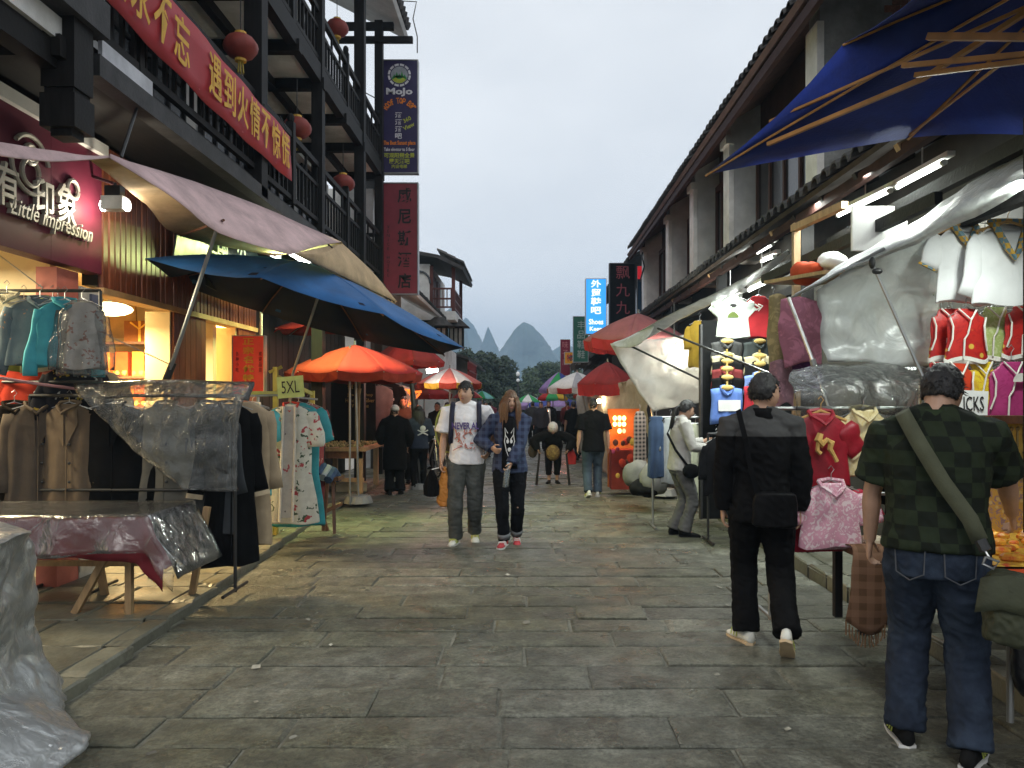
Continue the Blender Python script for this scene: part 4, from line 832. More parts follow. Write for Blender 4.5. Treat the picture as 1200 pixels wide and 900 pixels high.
umbrella('large blue canvas umbrella tilted toward the street on the left', (c0.x-.05, c0.y, c0.z+.55), rim, [BLUE], BLUE_SHADE, pole=None, bulge=.12, sag=.05, ribmat=BROWNWOOD)
t = bpy.data.objects['market_umbrella']
m = MB(); m.tube([P(372, 350, 8.9), P(343, 438, 9.0), V(P(322, 480, 9.1).x, 9.1, .05)], .016, 8); obj('pole', m, STEEL, t)
def um(label, px, pya, pyr, Y, rpx, mats, n=8, poley=None, **k):
    a = P(px, pya, Y); r = rpx*Y/F; zr = EYE-(pyr-VY)*Y/F; z0 = k.pop('z0', .0)
    return umbrella(label, a, rnd_rim((a.x, a.y), r, n, zr, k.pop('rot', .3), tilt=k.pop('tilt', 0)), mats, pole=(a.x+k.pop('px2', 0), a.y, z0), **k)
RED1 = C('red_canvas', (.36, .025, .025), sc=3, bump=.1); RED2 = C('orange_red_canvas', (.26, .030, .015), sc=3, bump=.1); RED3 = C('dull_red_canvas', (.26, .03, .03), sc=3, bump=.1); MAUVE = C('mauve_canvas', (.30, .10, .10), sc=3, bump=.1)
WHT2 = C('white_canvas', (.70, .68, .66), sc=3, bump=.1); YEL2 = C('yellow_canvas', (.65, .42, .05)); GRN2 = C('green_canvas', (.04, .30, .10)); BLU2 = C('royal_canvas', (.05, .07, .28)); CYA = C('cyan_canvas', (.20, .50, .50)); PNK2 = C('pink_stripe_canvas', (.65, .18, .15))
um('small flat red umbrella high in front of the dark shop', 371, 371, 386, 12.0, 55, [RED1], tilt=.05, rot=.1, z0=.05)
um('orange red umbrella with pale valance over the wooden table', 416, 404, 437, 11.4, 80, [RED2, RED2, RED1, RED1, RED1], n=10, val=.12, vmats=[RED2], z0=.05, px2=.05)
um('dull red umbrella behind the orange one on a black post', 478, 395, 424, 13.6, 44, [RED3, RED1], val=.08, polemat=BLACKIRON, prad=.045, z0=0, px2=.22)
um('pink and white striped umbrella farthest on the left side', 527, 431, 449, 17, 39, [PNK2, WHT2, PNK2, WHT2], n=12, val=.12, vmats=[RED2, YEL2], z0=0)
um('pale green umbrella between the heads of the walking couple', 565, 458, 467, 26, 16, [CYA, GRN2], z0=0)
um('red awning umbrella low behind the bicycle', 497, 448, 462, 19, 34, [RED1, RED2], z0=0, val=.1)
um('mauve umbrella with red valance by the plastic curtain', 748, 367, 401, 12.3, 66, [MAUVE], n=8, val=.16, vmats=[RED1], z0=.05, rot=.5, tilt=-.05, px2=.4)
um('dark red umbrella with bright red valance above the lantern stall', 712, 424, 450, 15.4, 38, [RED3], val=.22, vmats=[RED1], z0=0, px2=.3)
um('white striped umbrella beside the dark red one', 676, 436, 455, 18.3, 36, [WHT2, WHT2, C('grey_stripe', (.35, .35, .38))], n=12, val=.12, vmats=[WHT2, RED1], z0=0, px2=.5)
um('rainbow umbrella of green, blue and yellow panels', 655, 436, 457, 22, 24, [BLU2, GRN2, YEL2, C('lilac', (.30, .2, .4)), GRN2, BLU2], n=8, val=.08, z0=0, rot=.9, px2=.5)
um('yellow, red and green umbrella low on the right side', 648, 455, 467, 26, 19, [YEL2, RED1, GRN2], z0=0, val=.06)
um('blue and lilac umbrella far down the street', 655, 465, 475, 30, 34, [BLU2, C('lilac', (.3, .2, .4))], z0=0, val=.15, vmats=[C('pale_lilac', (.4, .4, .5))])
um('another blue umbrella far down the street beside the first', 630, 466, 475, 34, 26, [C('lilac', (.3, .2, .4)), BLU2], z0=0, val=.15)
um('turquoise umbrella at the far end of the street', 612, 467, 477, 38, 15, [CYA], z0=0)
um('small green umbrella far off between the blue ones', 619, 462, 471, 31, 16, [GRN2, WHT2], z0=0)
um('small orange umbrella beside the far pale sheet', 690, 452, 464, 21, 20, [RED2, YEL2], z0=0, val=.06, px2=.4)
um('faded red umbrella on the far left before the trees', 548, 455, 466, 23, 18, [RED3, PNK2], z0=0)
# blue umbrella on the right, close
TARP = C('deep_blue_canvas', (.020, .045, .30), spec=.15, rough=.7, sc=2.5, var=.25, bump=.3, bsc=60)
BAM = M('bamboo', (.36, .18, .06), rough=.5, var=.25, sc=8)
ap = V(2.35, 3.0, 3.42)
rimB = [P(828, 204, 5.3), P(1066, 161, 4.75), P(1215, 158, 4.1), V(3.35, 2.5, 3.02), V(2.8, 1.6, 3.0), V(1.9, 1.55, 3.05), V(1.5, 2.5, 3.12), P(990, 50, 4.15)]
t = umbrella('deep blue canvas umbrella with bamboo ribs overhead on the right', ap, rimB, [TARP], pole=(2.35, 3.0, .1), ribs=True, ribmat=BAM, bulge=.05, sag=.03, sub=8, prad=.022)
def brace(a, b, w=.022):
    m = MB(); m.beam(a, b, w, w); obj('strut', m, BAM, t)
brace(P(900, 169, 4.7), P(1082, 92, 3.75)); brace(P(1082, 92, 3.75), P(1240, -10, 3.1)); brace(P(902, 142, 4.75), P(1210, 5, 3.2), .014)
brace(P(1088, 43, 3.5), P(1260, 44, 3.0), .03); brace(P(1058, 77, 3.7), P(1260, 58, 3.0)); brace(P(1073, 88, 3.7), P(1260, 64, 3.0)); brace(P(1066, 158, 4.6), P(1172, 76, 3.6), .012)

# ------------------------------------------------------------------ left stall in front: table, coats, plastic
DRED = C('maroon_cloth', (.15, .018, .025), sc=4)
tb2 = thing('trestle_table', 'wooden trestle table under maroon cloth and plastic', 'table', (-3.1, 5.75, .05))
m = MB(); m.box(-4.1, -2.68, 5.36, 5.92, .74, .765); obj('table_top', m, PALEWOOD, tb2)
for xa, xb, yy in ((-3.95, -4.05, 5.45), (-3.12, -2.86, 5.5), (-2.84, -2.84, 5.48), (-2.62, -2.5, 6.0), (-3.3, -3.42, 6.0), (-3.9, -3.98, 6.0)):
    m = MB(); m.beam((xa-.12 if xa > -3.2 and xa < -3.1 else xa, yy, .05), (xb, yy, .74), .045, .045); obj('leg', m, PALEWOOD, tb2)
m = MB(); m.beam((-4.0, 6.0, .3), (-2.6, 6.0, .3), .04, .04); obj('stretcher', m, PALEWOOD, tb2)
def drape(name, label, cat, x0, x1, y0, y1, z, dropf, dropr, mat, seed, crump=.012, hem=.05, parent=None, flare=.04):
    rows = []
    for i in range(9):
        t = i/8; d = [(-dropf, -flare), (-dropf*.6, -flare*.7), (-dropf*.25, -flare*.4), (0, 0)]
        row = []
        if i < 4: zz, yy = z + d[i][0], y0 + d[i][1]
        else: zz, yy = z, y0 + (y1-y0)*(i-4+.6)/4.6
        n = 26
        for j in range(n+1):
            s = j/n; xx = x0 + (x1-x0)*s; zr = 0
            if s > .82: q = (s-.82)/.18; xx = x0+(x1-x0)*(.82+.18*min(1, q*.5)) + flare*q; zr = -max(0, q-.15)*dropr
            w = .022*math.sin(s*31+seed) * (z-zz > .01)*(z-zz)/max(dropf, .01)
            row.append(V(xx, yy + w - (.02 if zr < 0 else 0)*q if s > .82 else yy + w, zz + zr*(1 if i >= 3 else .55) + hem*.4*math.sin(s*9+seed)*(i == 0)))
        rows.append(row)
    return sheetobj(name, label, rows, mat, .003, cat, crump, seed, nu=52, nv=24, parent=parent)
drape('table_cloth', 'maroon cloth draped over the trestle table', 'tablecloth', -4.1, -2.38, 5.30, 5.95, .772, .30, .42, DRED, 3, crump=.006)
drape('plastic_cover', 'wet clear plastic sheet spread over the maroon table', 'plastic sheet', -4.15, -2.28, 5.23, 5.98, .79, .26, .50, FILM, 7, crump=.014, flare=.08)
rk = rack('black metal coat rack wrapped in plastic behind the maroon table', -3.95, -2.32, 6.1, 1.61, low=[.86])
COATS = [(-4.15, .62, C('dark_brown_wool', (.022, .016, .011)), 'dark brown coat at the left end of the black rack', .42, 1.1),
         (-3.98, .60, C('taupe_wool', (.10, .076, .055)), 'taupe coat behind the left post of the black rack', .4, 1.0),
         (-3.72, .0, C('tan_wool', (.145, .105, .068)), 'tan coat with single button on the black rack', .42, .9),
         (-3.36, .0, C('black_wool', (.010, .010, .011)), 'wide black coat in the middle of the black rack', .58, 1.15),
         (-2.95, .0, C('grey_wool', (.14, .132, .11)), 'grey coat half under plastic on the black rack', .50, .95),
         (-2.62, .0, C('charcoal_wool', (.045, .05, .056)), 'charcoal coat sealed in crumpled plastic on the black rack', .46, 1.05),
         (-2.34, .5, C('black_wool', (.010, .010, .011)), 'black coat with beige cuffs at the right end of the rack', .40, 1.3)]
for i, (x, yw, mt, lab, w, h) in enumerate(COATS):
    o, T = garment('coat', lab, 'coat', (x*.985-.10*(x > -2.4), 6.12+.012*i, 1.545), w, h, mt, yaw=yw, sl=.62 if h < 1.2 else .5, sang=.12, srad=.062, d=.085, flare=1.12, group='coats on the black rack', seed=i+1, collar=mt, fold=.3, cuff=C('beige_cuff', (.45, .36, .24)) if i == 6 else None)
    m = MB(); dd_ = -.052
    m.tube([T(.008, dd_, -.10), T(.012, dd_*1.15, -.4), T(.006, dd_*1.2, -h*.96)], .0055, 5); obj('placket', m, mt, o)
    for b_ in range(3 if i != 3 else 0):
        m = MB(); m.ell(T(.035, dd_*1.22, -.32-.15*b_), (.013, .006, .013), 8, 6); obj('button', m, BLACKIRON, o)
    for sg_ in (-1, 1):
        m = MB(); m.sheet([[T(sg_*.02, dd_*.8, -.03), T(sg_*.085, dd_*.7, -.05)], [T(sg_*.012, dd_*1.15, -.18), T(sg_*.10, dd_*.95, -.16)], [T(sg_*.010, dd_*1.25, -.34), T(sg_*.02, dd_*1.2, -.33)]], .006); obj('lapel', m, mt, o)
garment('coat', 'beige long coat hanging behind the black coat at the rack end', 'coat', (-2.36, 6.42, 1.56), .42, 1.2, C('beige_wool', (.34, .26, .17)), yaw=.4, sl=.55, sang=.1, srad=.06, d=.08, group='coats on the black rack', seed=20)
sheetobj('plastic_cover', 'crumpled clear plastic thrown over the coat rack', [[P(88, 452, 5.98), P(150, 450, 6.0), P(220, 451, 5.98), P(294, 452, 5.95)], [P(98, 470, 5.89), P(160, 478, 5.89), P(225, 478, 5.89), P(284, 474, 5.87)], [P(150, 520, 5.91), P(180, 530, 5.87), P(228, 535, 5.87), P(278, 530, 5.87)], [P(208, 566, 5.91), P(216, 574, 5.87), P(240, 575, 5.87), P(277, 574, 5.87)]], FILMS, crump=.03, seed=4, nu=44, nv=40)
sheetobj('plastic_cover', 'folded plastic roll lying along the top of the coat rack', [[P(86, 449, 6.12), P(190, 448, 6.12), P(292, 449, 6.12)], [P(86, 452, 5.99), P(190, 446, 5.97), P(297, 450, 5.92)], [P(94, 468, 5.93), P(190, 464, 5.89), P(290, 470, 5.87)]], FILM, crump=.02, seed=9)
m = MB(); m.tube([P(-5, 442, 5.6), P(45, 450, 5.9), P(92, 456, 6.2)], .012, 6); obj('cord', m, C('pink_cord', (.5, .25, .25)), label='pink cord stretched to the plastic covered rack', cat='cord')
m = MB(); m.tube([P(-5, 296, 6.0), P(60, 345, 6.3), P(130, 395, 6.5), P(199, 427, 6.5)], .005, 6); obj('cord', m, C('pale_cord', (.55, .5, .42)), label='pale cord slanting from the shop sign to the canopy pole', cat='cord')
# near table in plastic, bottom left corner
t = thing('trestle_table', 'near stall table hidden under milky plastic in the corner', 'table', (-3.1, 3.3, 0))
m = MB(); m.box(-3.9, -2.58, 2.7, 3.75, .78, .82); obj('table_top', m, PALEWOOD, t)
for x, yy in ((-3.8, 2.8), (-2.7, 2.8), (-2.7, 3.65), (-3.8, 3.65)): m = MB(); m.beam((x, yy, .05), (x, yy, .78), .05, .05); obj('leg', m, PALEWOOD, t)
for i, (x, yy, cc) in enumerate(((-3.2, 3.3, (.10, .16, .30)), (-2.85, 3.4, (.35, .08, .10)), (-3.0, 3.0, (.25, .25, .27)))):
    m = MB(); m.obox((x, yy, .855), (.3, .26, .07), Matrix.Rotation(.2*i, 3, 'Z')); obj('folded_cloth', m, C('folded%d' % i, cc), label=['folded blue cloth under the milky plastic', 'folded red cloth under the milky plastic', 'folded grey cloth under the milky plastic'][i], cat='cloth', group='folded cloths on the near table')
g = []
for k, (z, r_) in enumerate(((.92, 0), (.93, .25), (.88, .30), (.62, .33), (.32, .38), (.04, .62))):
    row = []
    for j, (x, yy) in enumerate(((-4.2, 4.1), (-3.2, 4.05), (-2.66, 3.95), (-2.5, 3.65), (-2.46, 3.2), (-2.44, 2.6), (-2.44, 1.9))):
        cx, cy = -3.4, 2.9; d = V(x-cx, yy-cy, 0); d.normalize(); f = .5 if k == 0 else 1; q_ = r_ if k < 5 else r_*(1 if j < 4 else 1.6)
        row.append(V(cx+(x-cx)*f, cy+(yy-cy)*f, z) + d*(0 if k == 0 else (q_-.25)*.7) + d*.035*math.sin(j*2.4+k))
    g.append(row)
sheetobj('plastic_cover', 'milky plastic sheet draped over the nearest table in the corner', g, MILK, crump=.06, seed=2, nu=80, nv=70)
# kimono rack and folding stand on the left
t = thing('clothes_rack', 'yellow painted wooden frame holding the floral robes', 'clothes rack', (-2.7, 8.6, .05))
YF = M('yellow_frame', (.48, .42, .09), rough=.5, var=.2)
for a, b in ((P(323, 632, 8.7), P(323, 430, 8.7)), (P(366, 600, 9.3), P(366, 458, 9.3))): m = MB(); m.beam(a, b, .05, .05); obj('post', m, YF, t)
m = MB(); m.beam(P(285, 461, 8.4), P(326, 461, 8.7), .05, .05); obj('rail', m, YF, t)
m = MB(); m.beam(P(322, 440, 8.7), P(366, 462, 9.3), .04, .04); obj('rail', m, YF, t)
m = MB(); m.tube([P(255, 465, 8.0), P(322, 463, 8.35), P(372, 468, 8.7)], .012, 6); obj('hanging_rail', m, STEEL, t)
m = MB(); m.beam(P(316, 436, 8.65), P(330, 430, 8.75), .03, .03); obj('brace', m, YF, t)
FLO = PAT('floral_robe', 'floral', [(.62, .62, .55), (.42, .05, .06), (.05, .09, .05)], sc=6.5, sz=.25, rough=.55); FLO2 = PAT('floral_gray', 'floral', [(.36, .37, .37), (.30, .06, .08), (.1, .1, .1)], sc=6, sz=.2, rough=.55); TEAL = C('teal_satin', (.05, .32, .38), rough=.4)
o, T = garment('kimono', 'long white satin robe printed with red flowers', 'robe', P(341, 474, 8.25), .44, 1.28, FLO, yaw=.12, sl=.30, sang=.22, srad=.11, d=.07, flare=1.3, seed=3, group='robes on the yellow frame', collar=C('red_trim', (.4, .05, .04)), fold=.2)
m = MB(); m.sheet([[T(-.05, -.087, -.02), T(.06, -.087, -.02)], [T(-.07, -.105, -.5), T(.05, -.105, -.5)], [T(-.09, -.115, -1.2), T(.03, -.115, -1.2)]], .004); obj('lining', m, FLO2, o)
m = MB(); m.tube([T(-.06, -.1, -.02), T(-.075, -.112, -.5), T(-.095, -.122, -1.24)], .014, 6, flat=.5); m.tube([T(.06, -.1, -.02), T(.055, -.112, -.5), T(.035, -.122, -1.24)], .014, 6, flat=.5); obj('lapel', m, C('robe_edge', (.62, .6, .54)), o)
garment('kimono', 'teal satin robe behind the white flowered one', 'robe', P(350, 472, 8.5), .46, 1.36, TEAL, yaw=.2, sl=.28, sang=.3, srad=.1, d=.07, flare=1.25, seed=5, group='robes on the yellow frame')
garment('kimono', 'short turquoise and white striped robe left of the flowered one', 'robe', P(296, 474, 8.0), .38, .95, PAT('stripe_teal', 'floral', [(.07, .40, .45), (.62, .6, .5), (.42, .12, .03)], sc=6, sz=.28, rough=.5), yaw=.5, sl=.35, sang=.2, srad=.1, d=.07, seed=6, group='robes on the yellow frame', collar=C('white_trim', (.62, .6, .55)))
garment('kimono', 'dark red flowered robe at the back of the yellow frame', 'robe', P(362, 473, 8.8), .42, 1.15, PAT('dark_floral', 'floral', [(.25, .05, .05), (.55, .4, .3)], sc=7, sz=.25), yaw=.9, sl=.3, sang=.25, srad=.09, d=.07, seed=8, group='robes on the yellow frame')
sgn = thing('price_card', 'pale green card reading 5XL above the flowered robe', 'sign', P(340, 466, 8.2)); a = P(325, 466, 8.2); b = P(356, 441, 8.2)
m = MB(); m.obox((a+b)/2, (b.x-a.x, .008, b.z-a.z), Matrix.Rotation(-.08, 3, 'Y')); obj('card', m, C('green_card', (.45, .56, .22), bump=0), sgn); lettering(sgn, '5XL', (a+b)/2-V(0, .006, 0), (1, 0, .08), (-.08, 0, 1), .13, INK, .19, depth=.002)
m = MB(); m.tube([P(340, 466, 8.2), P(340, 474, 8.24)], .006, 5); obj('clip', m, STEEL, sgn)
t = thing('folding_stand', 'folding wooden trestle stand with a rolled denim bundle', 'stand', P(380, 620, 8.9))
for a, b in ((P(364, 565, 8.9), P(384, 622, 8.9)), (P(384, 562, 8.9), P(379, 622, 8.75)), (P(390, 555, 9.1), P(392, 626, 8.95)), (P(380, 600, 8.85), P(400, 590, 9.1))): m = MB(); m.beam(V(a.x, a.y, a.z), V(b.x, b.y, max(.01, b.z)), .035, .035); obj('leg', m, BROWNWOOD, t)
m = MB(); m.obox(P(380, 560, 9.0), (.4, .3, .04)); obj('seat', m, BROWNWOOD, t)
DENIM = C('denim', (.05, .085, .16), sc=14, var=.35)
for i in range(5):
    m = MB(); c = P(366+i*6, 546+i*2.5, 8.95); m.tube([c+V(-.02, -.14, -.05), c+V(0, 0, .03), c+V(.03, .14, -.06)], [.05, .065, .05], 9); obj('rolled_jeans', m, DENIM if i % 2 == 0 else C('pale_denim', (.35, .38, .42)), label='rolled %s jeans, number %s from the robe on the folding stand' % (('dark blue', 'pale')[i % 2], ('one', 'two', 'three', 'four', 'five')[i]), cat='jeans', group='rolled jeans on the folding stand')
# clothes hanging in the first shop bay
def hang(px, py, Y, **k): return P(px, py, Y)
rack('black rail carrying jackets in the open shop bay', -4.3, -3.42, 6.15, 2.45, low=[1.72])
JK = [(8, 345, 'cream ribbed cardigan hanging at the left of the shop bay', (.56, .52, .36), .5, 5.95), (28, 350, 'dark brown jacket behind the cream cardigan', (.06, .04, .03), .5, 6.2), (47, 350, 'blue grey embroidered jacket in the shop bay', (.09, .13, .15), .5, 6.0), (62, 350, 'yellow green jacket edge behind the blue grey one', (.36, .42, .10), .5, 6.25), (76, 352, 'teal satin jacket beside the tiled pillar', (.06, .34, .40), .42, 6.0), (68, 352, 'pale green jacket under the teal one', (.45, .5, .3), .4, 6.2)]
for i, (px, py, lab, cc, w, Y) in enumerate(JK):
    mt = PAT('jk%d' % i, 'floral', [cc, (.03, .09, .12), (.55, .22, .05)], sc=9, sz=.16, rough=.5) if i == 2 else C('jk%d' % i, cc, rough=.6)
    garment('jacket', lab, 'jacket', P(px, py, Y), w*.92, .52, mt, yaw=.25+.1*i, sl=1.0, sang=.14, srad=.052, d=.06, seed=30+i, group='jackets hanging in the first shop bay', collar=mt)
garment('jacket', 'pale jacket wrapped in shiny clear plastic beside the teal one', 'jacket', P(96, 352, 5.98), .34, .58, FILMS, yaw=.3, sl=.8, sang=.1, srad=.055, d=.09, seed=41, group='jackets hanging in the first shop bay')
garment('blouse', 'pale floral blouse inside the shiny plastic bag', 'blouse', P(97, 354, 6.0), .3, .52, PAT('pale_floral', 'floral', [(.55, .5, .45), (.4, .2, .15)], sc=9, sz=.3), yaw=.3, sl=0, d=.05, seed=42, noh=True)
LOWC = [(10, 438, (.10, .30, .32), 'teal striped top on the lower rail'), (22, 440, (.50, .5, .48), 'white top squeezed on the lower rail'), (38, 440, (.48, .045, .02), 'bright red ribbed top on the lower rail'), (58, 437, (.04, .03, .22), 'indigo top behind the red one'), (88, 440, None, 'black top with white and yellow flowers on the lower rail'), (115, 440, (.42, .33, .2), 'beige striped top at the pillar end of the lower rail'), (112, 440, (.42, .10, .16), 'pink top between the black and beige ones')]
for i, (px, py, cc, lab) in enumerate(LOWC):
    mt = PAT('lowdots', 'floral', [(.012, .012, .016), (.5, .5, .45), (.5, .36, .05)], sc=7, sz=.22) if cc is None else C('low%d' % i, cc)
    garment('knit_shirt', lab, 'top', P(px, py-(12 if i in (2, 4) else 6), 6.24 if i in (2, 4) else 6.3+.04*i), .46 if i in (2, 4) else .40, .62, mt, yaw=.3+.05*i, sl=.6, sang=.2, srad=.06, d=.06, seed=50+i, group='tops on the lower shop rail', fold=.4)
# shelves with gift boxes in the warm bay
BOXC = [(.5, .16, .03), (.42, .07, .02), (.58, .36, .05), (.35, .11, .03), (.52, .26, .04), (.5, .42, .08)]
def shelf(label, x0, x1, y0, y1, zs, side):
    t = thing('display_shelf', label, 'shelf', ((x0+x1)/2, y0, .05))
    for z in zs: m = MB(); m.box(x0, x1, y0, y1, z-.03, z); obj('shelf_board', m, BROWNWOOD, t)
    for x in (x0, x1): m = MB(); m.box(x-.02, x+.02, y0-.005, y1+.005, .05, zs[0]+.02); obj('side_panel', m, BROWNWOOD, t)
    return t
shelf('brown shelf stacked with glowing gift boxes in the warm bay', -5.25, -4.42, 9.15, 9.6, (2.27, 1.86, 1.5, 1.1), 0)
shelf('narrow brown shelf of yellow boxes in the last bay', -4.62, -4.18, 10.35, 10.7, (2.35, 2.05, 1.75, 1.45), 0)
r = random.Random(5); nb = 0
WHICH = {2.27: 'on top of the brown shelf', 1.86: 'on the second board of the brown shelf', 1.5: 'on the third board of the brown shelf', 1.1: 'on the lowest board of the brown shelf'}
for z, hh, xs in ((1.86, .3, (-5.1, -4.86, -4.66, -4.52)), (1.5, .28, (-5.12, -4.95, -4.79, -4.63, -4.5)), (1.1, .3, (-5.05, -4.8, -4.55))):
    for i, x in enumerate(xs):
        w = min(.20, (xs[1]-xs[0])*.9 if i == 0 else .15); m = MB(); m.box(x-w/2, x+w/2, 9.2, 9.42, z+.002, z+hh*r.uniform(.85, 1.0)); cc = BOXC[nb % 6]; nb += 1
        nm = ('orange', 'dark red', 'yellow', 'brown', 'amber', 'golden')[(nb-1) % 6]
        obj('gift_box', m, PAT('giftbox%d' % nb, 'dots', [cc, (.7, .5, .12)], sc=9, sz=.3), label='%s patterned gift box %s, %s' % (nm, WHICH[z], ('leftmost', 'second', 'third', 'fourth', 'fifth')[i]), cat='gift box', group='gift boxes on the shop shelves')
t = thing('gift_box', 'brown gift box with gold ribbon on top of the shelf', 'gift box', (-4.62, 9.3, 2.27), 'gift boxes on the shop shelves'); m = MB(); m.box(-4.82, -4.46, 9.18, 9.44, 2.272, 2.52); obj('box', m, C('giftbrown', (.22, .08, .02)), t); m = MB(); m.box(-4.65, -4.62, 9.176, 9.178, 2.272, 2.52); m.tube([(-4.74, 9.17, 2.5), (-4.63, 9.16, 2.42), (-4.53, 9.17, 2.5)], .012, 6); obj('ribbon', m, GOLDPAINT, t)
m = MB(); m.obox((-4.98, 9.45, 2.56), (.34, .03, .46), Matrix.Rotation(.1, 3, 'X')); obj('picture', m, C('framewood', (.38, .24, .1)), label='pale framed picture leaning at the top of the shelf', cat='picture frame')
for i, z in enumerate((2.05, 1.75, 1.45)):
    m = MB(); m.box(-4.58, -4.22, 10.38, 10.6, z+.002, z+.2); obj('gift_box', m, C('goldbox%d' % i, (.58, .34, .06)), label='golden box on the %s board of the narrow shelf' % ('upper', 'middle', 'lower')[i], cat='gift box', group='gift boxes on the shop shelves')
# red standing sign
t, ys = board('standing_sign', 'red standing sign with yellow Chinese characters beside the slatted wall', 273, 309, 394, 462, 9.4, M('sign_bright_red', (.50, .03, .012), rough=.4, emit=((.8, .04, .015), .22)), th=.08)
m = MB(); m.tube([P(280, 462, 9.44), V(P(280, 462, 9.44).x, 9.44, .05)], .02); m.tube([P(302, 462, 9.44), V(P(302, 462, 9.44).x, 9.44, .05)], .02); obj('leg', m, STEEL, t)
txt(t, '正宗名优特产', 291, 427, ys, 62, YEL, 13, vert=True, bold=.03); txt(t, '各种小吃', 278, 424, ys, 24, C('dull_print', (.10, .015, .01)), 3.5, vert=True)
txt(t, '欢迎品尝', 305, 424, ys, 24, C('dull_print', (.10, .015, .01)), 3.5, vert=True)
m = MB(); m.tube([P(306, 394, 10), P(306, 340, 10)], .018, 8); obj('pole', m, WHITEPAINT, label='white upright pole behind the red standing sign', cat='pole')
# table of trinkets, black board
t = thing('wooden_table', 'plain wooden table covered with small trinkets on the left', 'table', (-3.0, 13.2, .05))
m = MB(); m.box(-3.55, -2.62, 12.4, 13.9, .74, .80); obj('table_top', m, PALEWOOD, t)
m = MB(); m.box(-3.5, -2.68, 12.46, 12.5, .62, .74); obj('apron', m, BROWNWOOD, t)
for x in (-3.45, -2.72):
    for yy in (12.5, 13.8): m = MB(); m.box(x-.04, x+.04, yy-.04, yy+.04, .05, .74); obj('leg', m, PALEWOOD, t)
m = MB(); m.box(-3.5, -2.66, 12.47, 12.53, .24, .30); obj('stretcher', m, PALEWOOD, t)
m = MB()
for i in range(260): x, yy = r.uniform(-3.5, -2.7), r.uniform(12.45, 13.8); q = r.uniform(.012, .03); m.ell((x, yy, .80+q*.8), (q, q, q), 6, 4)
obj('trinkets', m, M('trinkets', (.10, .14, .05), isl=.6, var=.6, sc=30, col2=(.4, .3, .12)), label='scatter of small green and pale trinkets on the wooden table', cat='trinkets', kind='stuff')
m = MB(); m.tube([P(410, 405, 11.2), V(P(410, 500, 11.2).x, 11.2, .05)], .016, 8); obj('pole', m, STEEL, label='thin steel pole standing before the wooden table', cat='pole')
m = MB(); m.tube([P(421, 445, 12.1), P(420, 520, 12.1)], .02, 8); m.tube([P(421, 455, 12.1), P(420, 462, 12.1)], .035, 8); obj('pole', m, PALEWOOD, label='pale bamboo pole tied above the wooden table', cat='pole')
t = thing('shop_board', 'black shop board with dull gold lettering behind the table', 'sign', P(420, 500, 14.5)); a, b = P(388, 520, 14.4), P(440, 446, 14.4)
m = MB(); m.box(a.x, b.x, 14.4, 14.45, a.z, b.z); obj('panel', m, C('black_board', (.012, .012, .012), bump=0), t)
GD = C('gold_print', (.22, .17, .05), bump=0); txt(t, '银饰店', 418, 452, 14.39, 8, GD, 22)
for i, s in enumerate(('Jewelry Shop', 'Handmade Silver', 'Welcome', 'open')): txt(t, s, 422, 463+i*6.2, 14.39, 4.6, GD, (30, 34, 20, 12)[i])
m = MB(); m.obox((-2.95, 12.9, .12), (.5, .4, .13), Matrix.Rotation(.2, 3, 'Z')); obj('sack', m, C('sack_cloth', (.28, .25, .17)), label='pale sack lying under the wooden table', cat='sack')
for i, (px, py, mt, lab) in enumerate(((446, 452, C('grey_drape', (.12, .12, .13)), 'long grey shawl hanging beside the black tee'), (456, 448, C('black_tee', (.012, .012, .012)), 'black tee with small white print hanging by the cap wearer'), (381, 455, C('black_tee', (.012, .012, .012)), 'black tee hanging left of the gold lettered board'), (470, 452, C('pale_tee', (.4, .38, .34)), 'pale shirt hanging behind the black tee'))):
    o, T = garment('hanging_shirt', lab, 'top', P(px, py, 15.0+.2*i), .5, 1.2 if i == 0 else .7, mt, sl=.3 if i else 0, d=.06, seed=70+i, group='dark tops hanging in the black shop')
    if i == 1: txt(o, 'SPACE 520', px, py+20, 15.1, 3, WHT, 12, name='print')
for px, py0, py1 in ((455, 445, 480), (478, 456, 480)): m = MB(); m.beam(P(px, py0, 15.6), P(px-2, py1, 15.6), .10, .05); obj('neon_light', m, EM('orange_glow%d' % px, (1, .2, .03), 2.2), label='orange glowing post at the %s of the far left stalls' % ('near end' if px < 460 else 'far end'), cat='neon light')
m = MB(); m.beam(P(478, 460, 15.6), P(494, 459, 15.6), .06, .05); m.beam(P(480, 474, 15.6), P(492, 461, 15.6), .05, .04); obj('neon_light', m, EM('orange_glow_b', (1, .2, .03), 1.6), label='orange glowing brace between the posts of far left stalls', cat='neon light')
ol = thing('stall_lamp', 'bare red lamp hanging under the dull red umbrella', 'lamp', P(486, 438, 14.2)); m = MB(); m.ell(P(486, 438, 14.2), (.06, .06, .08)); obj('bulb', m, EM('red_bulb', (1, .3, .15), 12), ol); m = MB(); m.tube([P(486, 433, 14.2), P(486, 424, 14.2)], .01); obj('cord', m, BLACKIRON, ol); lamp('bulb_light', ol, 'POINT', P(486, 442, 14.2), 90, (1, .25, .12), rad=.06)
ol = thing('stall_lamp', 'white lamp glowing above the striped umbrella', 'lamp', P(507, 433, 16)); m = MB(); m.tube([P(500, 435, 16), P(513, 433, 16)], .05); obj('bulb', m, WHITETUBE, ol); m = MB(); m.tube([P(507, 433, 16), P(507, 420, 16)], .01); obj('cord', m, BLACKIRON, ol); lamp('bulb_light', ol, 'POINT', P(507, 438, 15.7), 25, (1, .8, .65), rad=.08)
